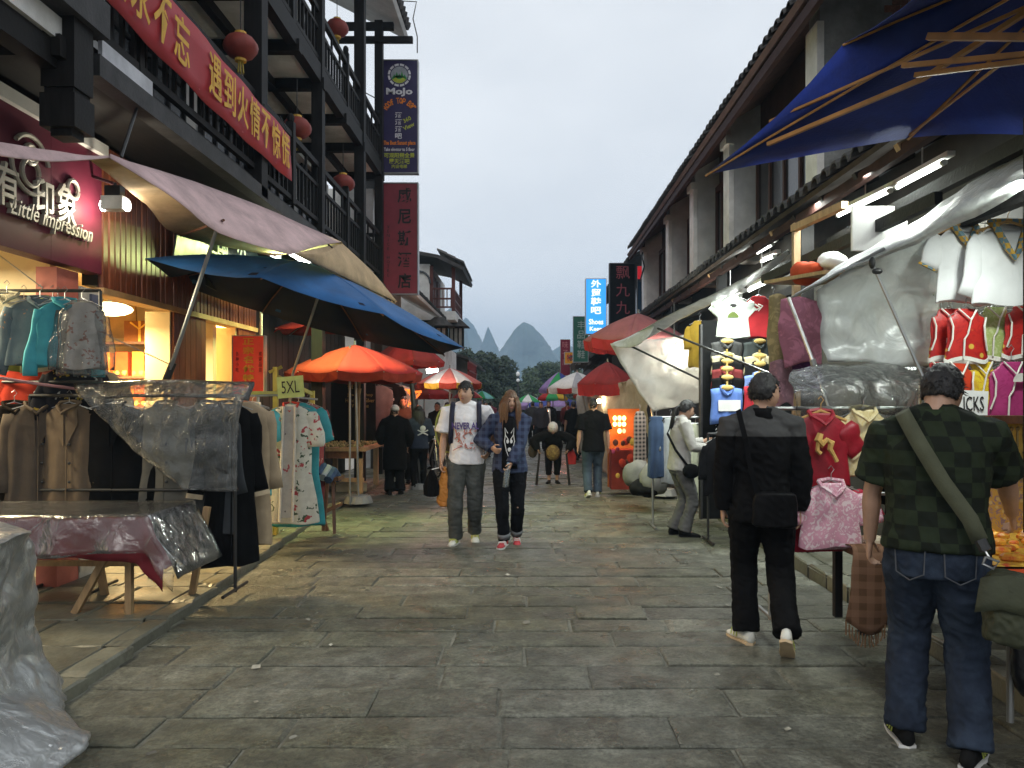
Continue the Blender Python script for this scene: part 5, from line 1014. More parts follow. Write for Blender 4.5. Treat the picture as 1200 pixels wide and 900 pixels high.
# ------------------------------------------------------------------ right side: lamps, plastic, stalls
def tubelamp(label, a, b, e, r=.018, col=(.92, 1, .93)):
    a, b = Vector(a), Vector(b); t = thing('tube_lamp', label, 'lamp', (a+b)/2, 'fluorescent tubes under the right eaves')
    m = MB(); m.tube([a, b], r, 8); obj('tube', m, WHITETUBE, t); d = (b-a).normalized()
    m = MB(); m.beam(a-d*.05+V(.02, 0, .05), b+d*.05+V(.02, 0, .05), .06, .035); obj('fixture', m, WHITEPAINT, t)
    for q in (a, b): m = MB(); m.tube([q-d*.03, q+d*.002], r*1.3, 8); obj('end_cap', m, WHITEPAINT, t)
    m = MB(); m.tube([(a+b)/2+V(.02, 0, .06), (a+b)/2+V(.02, 0, .35)], .006, 5); obj('cord', m, WHITEPAINT, t)
    lamp('tube_light', t, 'AREA', (a+b)/2-V(.06, 0, .06), e, col, .12, (b-a).length, direction=(-.25, .05, -1)); return t
tubelamp('long bright tube lamp nearest under the right eave', P(1052, 219, 6.2), P(1107, 190, 5.5), 60)
tubelamp('bright tube lamp second along the right eave', P(983, 252, 7.3), P(1044, 223, 6.4), 60)
tubelamp('tube lamp at the right edge over the white blouses', P(1196, 214, 4.35), P(1262, 184, 4.0), 38)
tubelamp('slanting tube lamp above the red hanging tee', P(878, 340, 8.5), P(904, 328, 7.9), 34)
tubelamp('tube lamp over the white portrait tee', P(840, 358, 9.2), P(868, 346, 8.7), 24)
tubelamp('short tube lamp high over the folded shirts', P(893, 306, 9.3), P(908, 300, 8.9), 35)
tubelamp('small tube lamp peeping under the tiles far along the eave', P(888, 296, 10.4), P(906, 286, 9.8), 26)
sheetobj('plastic_awning', 'long white plastic awning strip sloping along the right stalls', [[P(716, 404, 11.0), P(745, 390, 10.4), P(790, 366, 9.6), P(840, 342, 8.8), P(890, 315, 8.0), P(925, 292, 7.5)], [P(728, 404, 11.1), P(757, 397, 10.5), P(800, 373, 9.8), P(848, 350, 9.0), P(896, 321, 8.2), P(927, 297, 7.7)]], WHITEFILM, crump=.02, nu=40, nv=6)
sheetobj('plastic_awning', 'curled white flap at the low end of the awning strip', [[P(716, 403, 10.95), P(738, 394, 10.5), P(768, 379, 10.1)], [P(724, 407, 10.6), P(742, 405, 10.3), P(762, 392, 10.0)], [P(735, 407, 10.5), P(748, 404, 10.25), P(757, 396, 10.0)]], WHITEFILM, crump=.015, nu=16, nv=10)
for i, (a, b) in enumerate(((P(738, 405, 10.4), P(835, 452, 9.6)), (P(771, 385, 10.0), P(952, 458, 6.6)))):
    m = MB(); m.tube([a, b], .014, 8); obj('awning_strut', m, BLACKIRON, label=['dark thin strut crossing the white glowing curtain', 'long dark strut slanting past the folded shirts'][i], cat='strut')
sheetobj('plastic_curtain', 'glowing white plastic curtain hung across the stall', [[P(716, 402, 10.8), P(775, 396, 10.8), P(832, 386, 10.8)], [P(732, 432, 10.75), P(780, 430, 10.85), P(830, 428, 10.8)], [P(750, 462, 10.8), P(790, 462, 10.75), P(828, 460, 10.85)], [P(766, 482, 10.8), P(796, 476, 10.8), P(826, 472, 10.8)]], CURT, crump=.03, nu=30, nv=24, seed=3)
cl = thing('stall_lamp', 'bright lamp glowing behind the white curtain', 'lamp', P(790, 420, 11.4)); c = P(790, 418, 11.4); m = MB(); m.ell(c, (.09, .09, .12)); obj('bulb', m, EM('lamp_white_glow', (1, .97, .85), 30), cl); m = MB(); m.tube([c+V(0, 0, .1), c+V(0, 0, .8)], .012); obj('cord', m, BLACKIRON, cl)
lamp('bulb_light', cl, 'POINT', c-V(0, .12, 0), 130, (1, .96, .80), rad=.12)
# big translucent sheet
E = [P(932, 346, 5.3), P(985, 318, 5.15), P(1037, 291, 5.0), P(1120, 248, 4.6), P(1200, 208, 4.2), P(1260, 175, 3.9)]
m = MB(); m.tube(E[:3], .012, 8); obj('awning_pole', m, STEEL, label='steel edge pole of the large translucent sheet', cat='pole')
sheetobj('plastic_awning', 'large translucent plastic sheet sloping over the blouse stall', [[P(985, 310, 5.7), P(1020, 290, 5.6), P(1060, 266, 5.4), P(1120, 228, 5.0), P(1190, 184, 4.6), P(1270, 135, 4.3)], E, [E[0]-V(0, 0, .01), E[1]-V(0, 0, .02), E[2]-V(-.02, 0, .04), E[3]-V(-.03, .0, .06), E[4]-V(-.03, 0, .05), E[5]-V(0, 0, .05)]], AWN, crump=.03, seed=6, nu=44, nv=20)
sheetobj('plastic_curtain', 'translucent grey plastic hanging left of the white blouses', [[P(956, 338, 5.3), P(1015, 305, 5.12), P(1100, 262, 5.0)], [P(960, 380, 5.32), P(1020, 375, 5.36), P(1098, 365, 5.25)], [P(963, 425, 5.35), P(1022, 428, 5.3), P(1096, 432, 5.3)]], PL('grey_film', (.74, .77, .75), op=.72, rough=.25, bump=.7, bsc=5, tl=.3), crump=.06, seed=8)
sheetobj('plastic_cover', 'shiny crumpled plastic bundle above the little tops', [[P(931, 431, 5.3), P(985, 428, 5.25), P(1085, 428, 5.3)], [P(932, 452, 5.12), P(990, 450, 5.08), P(1083, 448, 5.15)], [P(934, 480, 5.1), P(990, 478, 5.05), P(1080, 478, 5.12)], [P(936, 500, 5.25), P(990, 497, 5.2), P(1076, 494, 5.25)]], FILMS, crump=.05, seed=11, nu=44, nv=26)
sheetobj('plastic_cover', 'crumpled plastic hanging beside the red dragon top', [[P(932, 500, 5.28), P(958, 500, 5.25)], [P(930, 560, 5.2), P(948, 560, 5.22)], [P(934, 610, 5.24), P(950, 612, 5.2)]], FILMS, crump=.05, seed=12)
m = MB(); m.tube([P(1021, 306, 4.95), P(1086, 452, 4.8), V(P(1120, 560, 4.75).x, 4.75, .11)], .011, 8); pp = obj('awning_prop', m, STEEL, label='steel prop pole holding the large translucent sheet', cat='pole')
m = MB(); m.ell(P(1022, 308, 4.94), (.02, .02, .04)); m.ell(P(1028, 318, 4.93), (.035, .02, .02)); obj('clamp', m, BLACKIRON, pp)
m = MB(); m.tube([P(924, 349, 5.5), P(953, 424, 5.3)], .013, 8); pp = obj('awning_prop', m, STEEL, label='second steel prop pole leaning near the scarves', cat='pole')
m = MB(); m.tube([P(952, 421, 5.3), P(955, 432, 5.3)], .022, 8); m.tube([P(955, 431, 5.3), P(974, 486, 5.2), P(995, 545, 5.1)], .009, 8); obj('lower_rod', m, STEEL, pp)
# frames and shelf under the eave
t = thing('stall_scaffold', 'pale timber frame and shelf under the near right eave', 'frame', (2.6, 6.2, .11))
for a, b in ((P(933, 262, 7.0), P(933, 560, 7.0)), (P(930, 268, 7.0), P(990, 240, 6.2))): m = MB(); m.beam(a, b, .06, .06); obj('post', m, PALEWOOD, t)
m = MB(); m.beam(P(895, 328, 7.9), P(1100, 232, 5.2), .06, .09); obj('beam', m, DARKWOOD, t)
m = MB(); m.beam(P(908, 500, 7.0), V(P(908, 500, 7).x, 7, .11), .05, .05); obj('post', m, PALEWOOD, t)
def bundle(label, c, r, mat, seed):
    m = MB(); m.ell(c, r, 18, 12); me = to_mesh('b', m, mat, True, c)
    displace(me, lambda p, q: .05*noise.noise((p[0]*6+seed, p[1]*6, p[2]*6))+.02*noise.noise((p[0]*19, p[1]*19+seed, p[2]*19)))
    o = obj('cloth_bundle', None, None, me=me, label=label, cat='bundle', group='bundles stored on the stall shelf'); o.location = c; WL[o.name] = Vector(c); return o
bundle('orange red cloth bundle on the high shelf', P(950, 318, 6.4), (.15, .2, .10), C('orange_bundle', (.42, .06, .02)), 1)
bundle('white cloth bundle on the high shelf beside the orange one', P(972, 308, 6.2), (.11, .18, .075), WHITEPAINT, 2)
m = MB(); m.beam(P(925, 332, 6.9), P(1000, 320, 6.0), .5, .03); obj('shelf_board', m, PALEWOOD, t)
m = MB(); m.obox(P(1030, 268, 5.9), (.42, .03, .34)); obj('white_board', m, WHITEPAINT, label='plain white board behind the near tube lamps', cat='board')
# --- blouse stall: grid, blouses, vests, little tops
t = thing('wire_grid', 'steel wire display grid behind the white blouses', 'display grid', (2.9, 5.3, 1.0)); m = MB()
for i in range(11): x = 2.72+i*.075; m.tube([(x, 5.32, 1.0), (x, 5.32, 2.82)], .003, 4)
for i in range(25): z = 1.0+i*.075; m.tube([(2.72, 5.315, z), (3.5, 5.315, z)], .003, 4)
obj('grid_wires', m, STEEL, t, kind='stuff')
m = MB(); m.tube([(2.72, 5.32, .11), (2.72, 5.32, 2.82), (3.5, 5.32, 2.82), (3.5, 5.32, .11)], .012, 6); obj('frame', m, STEEL, t)
BW = C('white_cotton', (.74, .75, .75), rough=.9, var=.05); ETH = PAT('ethnic_trim', 'chess', [(.12, .20, .24), (.5, .30, .05)], sc=28)
garment('blouse', 'smaller white blouse with woven neck trim, half covered by plastic', 'blouse', P(1129, 264, 5.0), .36, .50, BW, sl=.42, sang=.45, srad=.07, d=.05, seed=80, group='white blouses on the wire grid', collar=ETH, cuff=ETH, vneck=.05, fold=.15, wood=True)
garment('blouse', 'white blouse with deep woven V neck on a wooden hanger', 'blouse', P(1181, 262, 4.9), .44, .52, BW, sl=.75, sang=.22, srad=.06, d=.06, seed=81, group='white blouses on the wire grid', collar=ETH, vneck=.12, fold=.15, wood=True, neck=.2)
REDB = PAT('red_brocade', 'brocade', [(.45, .02, .015), (.36, .015, .015), (.62, .40, .06)], sc=14, sz=.22, rough=.4); GRB = PAT('green_brocade', 'brocade', [(.36, .45, .15), (.50, .56, .28)], sc=22, rough=.4)
YLB = PAT('yellow_brocade', 'brocade', [(.70, .52, .03), (.6, .36, .03), (.5, .10, .04)], sc=18, sz=.2, rough=.4); PKB = PAT('magenta_satin', 'brocade', [(.38, .04, .16), (.33, .03, .13)], sc=12, rough=.35)
TRIM = C('white_trim2', (.72, .7, .64), bump=0)
for i, (px, py, Y, mt, lab, gx) in enumerate(((1112, 362, 5.05, REDB, 'red brocade vest at the left end of the upper row', .1), (1132, 362, 4.95, REDB, 'red brocade vest with gold coins in front, upper row', .1), (1166, 360, 5.05, GRB, 'pale green brocade vest in the upper row', 0), (1200, 358, 5.0, REDB, 'red brocade vest at the right end of the upper row', 0), (1102, 424, 5.05, REDB, 'red brocade vest at the left of the lower row', 0), (1122, 424, 4.95, C('orange_red_satin', (.52, .05, .02), rough=.4), 'orange red vest in the lower row', 0), (1150, 424, 4.98, YLB, 'yellow flowered vest in the lower row', 0), (1185, 424, 4.95, PKB, 'magenta vest with white fan in the lower row', 0), (1218, 424, 5.05, GRB, 'pale green vest at the edge of the lower row', 0))):
    o, T = garment('vest', lab, 'vest', P(px, py, Y), (.25 if i < 4 else .20) if px != 1185 else .29, .33 if i < 4 else .37, mt, sl=0, d=.035, seed=90+i, group='small brocade vests on the wire grid', collar=TRIM, vest=True, hem=TRIM, fold=.08, noh=False, flare=1.1, neck=.12)
    if px == 1185:
        m = MB(); c0_ = T(.03, -.055, -.13); vs = [c0_]+[c0_+V(.055*math.cos(a), -.004, .055*math.sin(a)) for a in [R(20+k*16) for k in range(11)]]; m.add(vs, [(0, k, k+1) for k in range(1, 11)]); obj('fan_print', m, TRIM, o)
RDR = PAT('red_dragon_satin', 'brocade', [(.30, .012, .025), (.26, .01, .02)], sc=20, rough=.4); CRB = PAT('cream_brocade', 'brocade', [(.66, .55, .28), (.72, .64, .40)], sc=22, rough=.4); PNKB = PAT('pink_brocade', 'brocade', [(.60, .30, .38), (.72, .58, .60)], sc=20, rough=.35)
o, T = garment('child_blouse', 'dark red satin top with gold dragon emblem', 'top', P(962, 484, 5.0), .36, .48, RDR, sl=.42, sang=.5, srad=.075, d=.06, seed=101, group='little satin tops in front of the stall', collar=RDR, cuff=C('cream_cuff', (.6, .5, .3)), wood=True)
m = MB(); pts = [(-.03, -.13), (-.045, -.17), (-.02, -.20), (.01, -.17), (.04, -.19), (.03, -.23), (.055, -.27), (.075, -.31)]; m.tube([T(a, -.075, b) for a, b in pts], [.02, .028, .024, .016, .024, .018, .012, .014], 6); m.tube([T(-.045, -.075, -.17), T(-.05, -.075, -.24), T(-.03, -.075, -.26)], .014, 6); obj('dragon_emblem', m, C('gold_thread', (.6, .38, .12)), o)
garment('child_blouse', 'cream brocade top on a wire hanger', 'top', P(1012, 480, 5.05), .34, .44, CRB, sl=.45, sang=.5, srad=.07, d=.06, seed=102, group='little satin tops in front of the stall', collar=CRB)
garment('child_blouse', 'red satin top showing behind the pink one', 'top', P(965, 562, 5.0), .42, .46, C('rose_red_satin', (.42, .02, .05), rough=.4), sl=.5, sang=.7, srad=.08, d=.06, seed=103, group='little satin tops in front of the stall')
garment('child_blouse', 'pink brocade short sleeved top at table height', 'top', P(974, 566, 4.85), .38, .41, PNKB, sl=.5, sang=.55, srad=.08, d=.06, seed=104, group='little satin tops in front of the stall', collar=PNKB)
rack('low steel rail carrying the little satin tops', 1.62, 2.55, 5.12, 1.52, .11, low=[.95], mat=STEEL)
t = thing('stall_table', 'dark stall table under the little satin tops', 'table', (2.5, 5.0, .11)); m = MB(); m.box(2.02, 3.2, 4.75, 5.25, .61, .65); obj('table_top', m, BROWNWOOD, t)
for x, yy in ((2.1, 4.8), (2.1, 5.2), (3.1, 4.8), (3.1, 5.2)): m = MB(); m.box(x-.025, x+.025, yy-.025, yy+.025, .11, .61); obj('leg', m, DARKWOOD, t)
sheetobj('scarf', 'brown plaid scarf with fringe hanging off the dark table', [[(2.0, 4.9, .662), (2.16, 4.9, .662), (2.32, 4.9, .662)], [(2.0, 4.72, .655), (2.16, 4.70, .655), (2.32, 4.72, .655)], [(1.98, 4.70, .42), (2.13, 4.68, .40), (2.27, 4.71, .42)], [(1.95, 4.71, .22), (2.10, 4.69, .14), (2.22, 4.71, .20)]], PAT('brown_plaid', 'check', [(.12, .062, .032), (.24, .13, .08)], sc=3.6), crump=.012, th=.006, cat='scarf')
sc_ = bpy.data.objects['scarf']
for i in range(14):
    x = 1.95+i*.02; z = .22-.075*math.sin(math.pi*min(1, i/13)); m = MB(); m.tube([(x, 4.70, z), (x+.004*math.sin(i*3), 4.70, z-.05), (x+.01*math.sin(i), 4.70, z-.085)], .005, 4); obj('fringe', m, C('fringe_brown', (.22, .12, .06)), sc_)
for i, (x, cc) in enumerate(((2.18, (.55, .48, .35)), (2.27, (.5, .08, .02)), (2.36, (.55, .25, .08)), (2.45, (.45, .04, .03)), (2.56, (.6, .5, .4)))):
    m = MB(); m.ell((x, 4.83, .69), (.055, .05, .04), 10, 7); obj('child_shoe', m, C('shoe%d' % i, cc), label=['pale', 'red', 'orange', 'dark red', 'cream'][i]+' cloth baby shoe on the dark table edge', cat='baby shoe', group='baby shoes on the dark table')
garment('cloth_jacket', 'black cloth jacket hanging under the grid behind the big man', 'jacket', (2.75, 5.28, 1.42), .6, .8, C('black_cloth2', (.012, .012, .012)), sl=.6, sang=.15, seed=107, d=.07)
# --- jewellery stall at the right edge
t = thing('stall_table', 'trinket stall table at the right edge with steel legs', 'table', (2.9, 3.9, .11)); m = MB(); m.box(2.12, 3.6, 3.45, 4.5, .78, .82); obj('table_top', m, BROWNWOOD, t)
for x, yy in ((2.2, 3.5), (2.2, 4.4), (3.5, 3.5), (3.5, 4.4)): m = MB(); m.tube([(x, yy, .11), (x, yy, .78)], .016, 8); obj('leg', m, STEEL, t)
sheetobj('table_cloth', 'orange red cloth edge under the trinkets at the right', [[(2.10, 3.4, .828), (2.7, 3.4, .828), (3.6, 3.4, .828)], [(2.09, 3.38, .70), (2.7, 3.37, .70), (3.6, 3.38, .70)], [(2.08, 3.37, .58), (2.7, 3.35, .52), (3.6, 3.37, .58)]], C('orange_cloth', (.5, .07, .02)), crump=.012, cat='tablecloth')
sheetobj('table_cloth', 'gold brocade cloth laid on the trinket table', [[(2.11, 4.45, .826), (2.8, 4.45, .826), (3.6, 4.45, .826)], [(2.11, 3.9, .83), (2.8, 3.9, .83), (3.6, 3.9, .83)], [(2.09, 3.42, .834), (2.8, 3.40, .834), (3.6, 3.42, .834)]], PAT('gold_brocade', 'brocade', [(.55, .33, .04), (.40, .20, .03), (.5, .05, .03)], sc=18, sz=.25, rough=.35), crump=.006, cat='tablecloth')
t = thing('display_case', 'framed wooden case of gold hairpins standing at the right edge', 'display case', P(1195, 545, 4.35)); a, b = P(1156, 547, 4.35), P(1236, 487, 4.35)
m = MB(); m.box(a.x, b.x, 4.37, 4.42, a.z, b.z); obj('back', m, PAT('gold_paper', 'brocade', [(.75, .50, .10), (.66, .40, .08)], sc=8), t); w = .045
m = MB(); m.box(a.x, a.x+w, 4.3, 4.43, a.z, b.z); m.box(b.x-w, b.x, 4.3, 4.43, a.z, b.z); m.box(a.x+w, b.x-w, 4.3, 4.43, a.z, a.z+w); m.box(a.x+w, b.x-w, 4.3, 4.43, b.z-w, b.z); obj('frame', m, BROWNWOOD, t)
for i in range(7): m = MB(); x = a.x+.08+i*.035; m.tube([(x, 4.365, b.z-.08), (x, 4.362, b.z-.16-.02*(i % 2))], .006, 5); m.ell((x, 4.36, b.z-.075), (.012, .008, .014), 6, 5); obj('hairpin', m, C('silverpin', (.35, .25, .1), rough=.3, metal=.6), t)
for i in range(3): m = MB(); m.ell((a.x+.24+.02*(i % 2), 4.36, a.z+.08+i*.05), (.03, .012, .022), 8, 6); obj('brooch', m, BLACKIRON, t)
tg = thing('goods_stand', 'stepped stand of gold trinkets under the framed case', 'stand', (2.9, 4.4, .82)); m = MB(); m.box(2.5, 3.5, 4.30, 4.46, .82, 1.12); obj('step', m, PAT('gold_paper2', 'brocade', [(.6, .36, .08), (.3, .2, .25), (.65, .5, .2)], sc=30, sz=.3), tg)
m = MB()
for i in range(70): x, yy = r.uniform(2.2, 3.4), r.uniform(3.5, 4.25); q = r.uniform(.015, .035); m.ell((x, yy, .835+q*.6), (q*1.3, q, q*.7), 7, 5)
obj('trinkets', m, M('gold_trinkets', (.5, .06, .02), isl=.5, col2=(.75, .45, .05), sc=25, rough=.3), label='jumble of red and gold trinkets on the right table', cat='trinkets', kind='stuff')
m = MB(); m.ell((2.28, 3.42, .42), (.13, .09, .20), 14, 10); m.tube([(2.28, 3.42, .58), (2.28, 3.41, .74)], [.05, .02], 8); me = to_mesh('bag', m, M('black_plastic', (.010, .010, .011), rough=.22, bump=.6, bsc=20), True, (2.28, 3.42, .22)); displace(me, lambda p, q: .025*noise.noise((p[0]*12, p[1]*12, p[2]*8))); o = obj('plastic_bag', None, None, me=me, label='black plastic bag hanging from the trinket table', cat='plastic bag'); o.location = (2.28, 3.42, .22)
t = thing('card_sign', 'white card with black lettering ICKS beside the big man', 'sign', P(1125, 500, 4.75)); a, b = P(1094, 500, 4.75), P(1157, 457, 4.75); m = MB(); m.obox((a+b)/2, (b.x-a.x, .008, b.z-a.z), Matrix.Rotation(.05, 3, 'Y')); obj('card', m, WHITEPAINT, t)
txt(t, 'ICKS', 1141, 473, 4.744, 17, INK, 24, bold=-.005, shear=-.05); txt(t, 'PURE', 1138, 491, 4.744, 6, INK, 16)
# --- scarves, folded shirts, tees
for i, (px0, px1, py0, py1, Y, cc, lab) in enumerate(((902, 926, 348, 470, 6.6, (.24, .20, .10), 'olive tan scarf at the left of the hanging scarves'), (915, 962, 350, 432, 6.3, (.30, .12, .17), 'dusty pink scarf hanging in front'), (922, 962, 385, 462, 6.5, (.06, .02, .08), 'deep purple scarf hanging below the pink one'), (905, 930, 425, 480, 6.4, (.25, .14, .17), 'mauve lace scarf end at the bottom left'))):
    sheetobj('scarf', lab, [[P(px0, py0, Y), P((px0+px1)/2, py0-3, Y-.05), P(px1, py0+3, Y)], [P(px0-2, (py0+py1)/2, Y+.04), P((px0+px1)/2, (py0+py1)/2, Y-.05), P(px1, (py0+py1)/2+6, Y)], [P(px0+3, py1, Y), P((px0+px1)/2+4, py1-8, Y-.06), P(px1, py1-3, Y)]], PAT('scarf%d' % i, 'brocade', [cc, tuple(c*1.4 for c in cc)], sc=8), crump=.022, seed=i*3, cat='scarf', th=.006, nu=40, nv=30, group='scarves hanging beside the folded shirts')
t = thing('display_board', 'dark board carrying two columns of folded shirts', 'display panel', (2.7, 9.45, .11)); m = MB(); m.box(2.15, 3.4, 9.45, 9.5, .11, 2.55); obj('board', m, C('dark_board', (.02, .02, .02)), t)
m = MB(); m.box(2.12, 2.145, 9.40, 9.5, .11, 2.5); obj('edge', m, GREYWOOD, t)
HGY = C('collar_yellow', (.50, .36, .12), bump=0)
SH = [((833, 868), [(402, (.06, .06, .06), 'grey black'), (418, (.52, .47, .32), 'cream'), (425, (.02, .02, .02), 'black'), (434, (.16, .025, .025), 'dark red'), (444, (.015, .015, .015), 'second black'), (456, (.11, .20, .52), 'sky blue')]), ((871, 906), [(402, (.05, .06, .06), 'slate'), (419, (.55, .48, .30), 'cream'), (428, (.02, .02, .02), 'black'), (441, (.16, .24, .50), 'blue'), (453, (.36, .02, .03), 'crimson')])]
for ci, (xs, col) in enumerate(SH):
    for k, (py, cc, nm) in enumerate(col):
        last = k == len(col)-1; Y = 9.36-.05*k; a, b = P(xs[0], py, Y), P(xs[1], py, Y); hh = .42 if last else .22; w = b.x-a.x
        t = thing('folded_shirt', '%s shirt, %s of the %s column on the dark board' % (nm, ('top', 'second', 'third', 'fourth', 'fifth', 'bottom')[k] if not last else 'lowest', ('left', 'right')[ci]), 'shirt', (a.x+w/2, Y, a.z-hh), 'folded shirts on the dark board')
        m = MB(); g = [[V(a.x+w*s + .01*math.sin(q*5), Y-.02-.03*math.sin(math.pi*s)-.008*math.sin(s*19+k), a.z+.02*math.sin(math.pi*s)-hh*q) for s in np.linspace(0, 1, 13)] for q in np.linspace(0, 1, 7)]; m.sheet(g, .02); obj('front', m, C('shirt_%d_%d' % (ci, k), cc), t, smooth=True)
        cx = a.x+w/2; m = MB(); m.tube([(cx-.075, Y-.05, a.z+.02), (cx-.03, Y-.085, a.z-.045), (cx, Y-.09, a.z-.07), (cx+.03, Y-.085, a.z-.045), (cx+.075, Y-.05, a.z+.02), (cx, Y-.02, a.z+.05), (cx-.075, Y-.05, a.z+.02)], .02, 6); obj('collar', m, C('shirt_%d_%d' % (ci, k), cc), t)
        m = MB(); m.ell((cx, Y-.075, a.z+.015), (.075, .03, .035), 10, 6); m.tube([(cx, Y-.06, a.z+.04), (cx, Y-.06, a.z+.09)], .012); obj('collar_stay', m, HGY, t)
        if last and ci == 0: m = MB(); m.box(a.x+.07, a.x+.33, Y-.085, Y-.08, a.z-.26, a.z-.13); obj('pocket_card', m, WHITEPAINT, t)
for i, (px, Y, mt, lab) in enumerate(((859, 8.9, C('white_tee', (.66, .72, .66)), 'white tee printed with a small green figure'), (889, 8.95, C('red_tee', (.36, .02, .025)), 'red tee with small white print'), (906, 9.05, C('black_tee2', (.02, .02, .02)), 'black tee hanging behind the red one'))):
    o, T = garment('tee_shirt', lab, 'tee shirt', P(px, 347, Y), .37 if i == 0 else .33, .48, mt, sl=.28 if i == 0 else .22, sang=.5, srad=.075, d=.04, seed=120+i, group='tees hanging over the folded shirts', fold=.1)
    if i == 0:
        m = MB(); m.add([T(.07*x-.01, -.052, -.24+.06*z) for x, z in ((-1, -.2), (-.7, .5), (-.25, .85), (.25, .85), (.7, .5), (1, -.2))], [(0, 1, 2, 3, 4, 5)]); obj('print', m, C('olive_print', (.12, .16, .04), bump=0), o)
        m = MB(); m.ell(T(-.01, -.05, -.155), (.033, .004, .042), 12, 8); obj('print', m, C('pale_print', (.45, .50, .42), bump=0), o); m = MB(); m.ell(T(-.01, -.052, -.115), (.04, .004, .022), 12, 6); obj('print', m, INK, o)
        m = MB()
        for k in range(6): m.box(T(-.09+k*.032, -.052, 0).x, T(-.075+k*.032, -.052, 0).x, T(0, -.054, 0).y, T(0, -.052, 0).y, T(0, 0, -.31+.008*math.sin(k)).z, T(0, 0, -.29+.008*math.sin(k)).z)
        obj('print', m, GREY, o)
    if i == 1: m = MB(); m.tube([T(-.06, -.05, -.10), T(0, -.055, -.14), T(-.05, -.05, -.17)], .01, 5); m.tube([T(-.02, -.05, -.10), T(.03, -.055, -.12), T(-.02, -.05, -.18)], .008, 5); obj('print', m, TRIM, o)
garment('hanging_shirt', 'mustard yellow top hanging at the edge of the curtain', 'top', P(820, 376, 10.3), .30, .62, C('mustard', (.42, .27, .03)), sl=.5, sang=.1, seed=130, d=.07)
# --- racks where the woman browses
rack('grey rail of hanging clothes where the woman in grey browses', 1.55, 2.5, 9.5, 1.36, .0, low=[1.28], mat=STEEL)
for i, (px, py, w, h, cc, lab, sl) in enumerate(((769, 490, .2, .75, (.045, .075, .14), 'dark blue denim trousers at the street end of the rail', 0), (786, 492, .24, .8, (.34, .36, .36), 'pale grey shirt on the browsing rail', .4), (803, 494, .24, .8, (.55, .56, .50), 'white shirt on the browsing rail', .4), (815, 498, .2, .95, (.60, .62, .46), 'long pale cream trousers on the browsing rail', 0), (830, 500, .2, .62, None, 'red and orange flowered dress on the browsing rail', 0), (843, 496, .3, .7, (.02, .02, .02), 'black jacket at the wall end of the browsing rail', .5), (858, 492, .3, .7, (.30, .28, .24), 'beige jacket against the dark board', .5))):
    mt = PAT('redflower', 'floral', [(.45, .05, .03), (.6, .35, .05), (.05, .2, .06)], sc=9, sz=.3) if cc is None else C('br%d' % i, cc)
    garment('hanging_garment', lab, 'garment', P(px, py-2, 9.45+.02*i), w, h, mt, sl=sl, sang=.1, srad=.05, d=.08, seed=140+i, group='clothes on the browsing rail', fold=.35, yaw=.2*i)
rack('black rail with dark caps and belts beside the browsing rail', 2.0, 2.6, 8.5, 1.2, .0)
for i in range(3): garment('hanging_garment', ('black', 'dark grey', 'charcoal')[i]+' jacket on the short black rail', 'jacket', (2.1+i*.2, 8.52, 1.15), .4, .62, C('dk%d' % i, (.015+.01*i, .015+.01*i, .017+.01*i)), sl=.6, sang=.2, seed=160+i, d=.07, group='dark jackets on the short black rail', yaw=.6)
# --- lantern stall, sacks, backdrops further along
t = thing('lantern_stall', 'small stall with glowing orange bulbs and red trinkets', 'stall', (1.62, 12.9, 0))
m = MB(); m.box(1.36, 1.9, 13.0, 13.05, .1, 1.42); obj('back_panel', m, C('orange_panel', (.36, .10, .025)), t)
m = MB(); m.box(1.38, 1.9, 12.6, 13.0, .1, .75); obj('counter', m, C('red_counter', (.22, .03, .02)), t)
k = 12.9/F
OB = EM('orange_bulb', (1, .45, .12), 14)
for ry, py in enumerate((490, 497, 505)):
    for rx, px in enumerate((720.5, 726, 731.3)):
        if ry == 2 and rx == 0: continue
        c = P(px, py, 12.85); b = MB(); b.ell(c, (.032, .032, .04), 10, 8); obj('bulb', b, OB if not (ry == 2 and rx == 2) else EM('red_small_bulb', (1, .15, .08), 6), t)
lamp('stall_glow', t, 'POINT', P(726, 498, 12.7), 13, (1, .48, .16), rad=.1)
for i in range(14):
    c = P(r.uniform(716, 746), r.uniform(512, 560), 12.56-.02*i); m = MB(); q = r.uniform(.03, .06); m.ell(c, (q, .03, q*1.2), 8, 6); obj('trinket', m, C('tr%d' % (i % 4), ((.45, .04, .02), (.1, .03, .02), (.5, .3, .06), (.35, .05, .12))[i % 4]), t)
garment('hanging_garment', 'black and white plaid shawl at the side of the lantern stall', 'shawl', P(750, 482, 12.0), .24, .85, PAT('bwplaid', 'check', [(.02, .02, .022), (.35, .3, .28)], sc=5), sl=0, d=.07, seed=170, yaw=.5)
for i, (px, py, Y, rr, cc, lab) in enumerate(((748, 556, 11.2, (.22, .25, .22), (.17, .17, .16), 'grey cloth sack slumped beside the lantern stall'), (766, 562, 10.9, (.2, .22, .26), (.20, .20, .19), 'pale grey sack under the browsing rail'), (757, 572, 10.9, (.25, .2, .12), (.02, .02, .02), 'black bag on the ground below the sacks'))):
    o = bundle(lab, P(px, py, Y), rr, C('sackc%d' % i, cc), 10+i); o['group'] = 'sacks piled by the browsing rail'; o.name = 'sack'
sheetobj('plastic_curtain', 'dingy beige sheet closing the stall behind the lanterns', [[P(690, 455, 16.5), P(720, 450, 15), P(760, 440, 13.6)], [P(693, 520, 16.4), P(722, 520, 15), P(762, 520, 13.6)], [P(694, 548, 16.4), P(724, 560, 15), P(764, 572, 13.6)]], C('beige_sheet', (.36, .31, .24)), crump=.06, cat='cloth sheet')
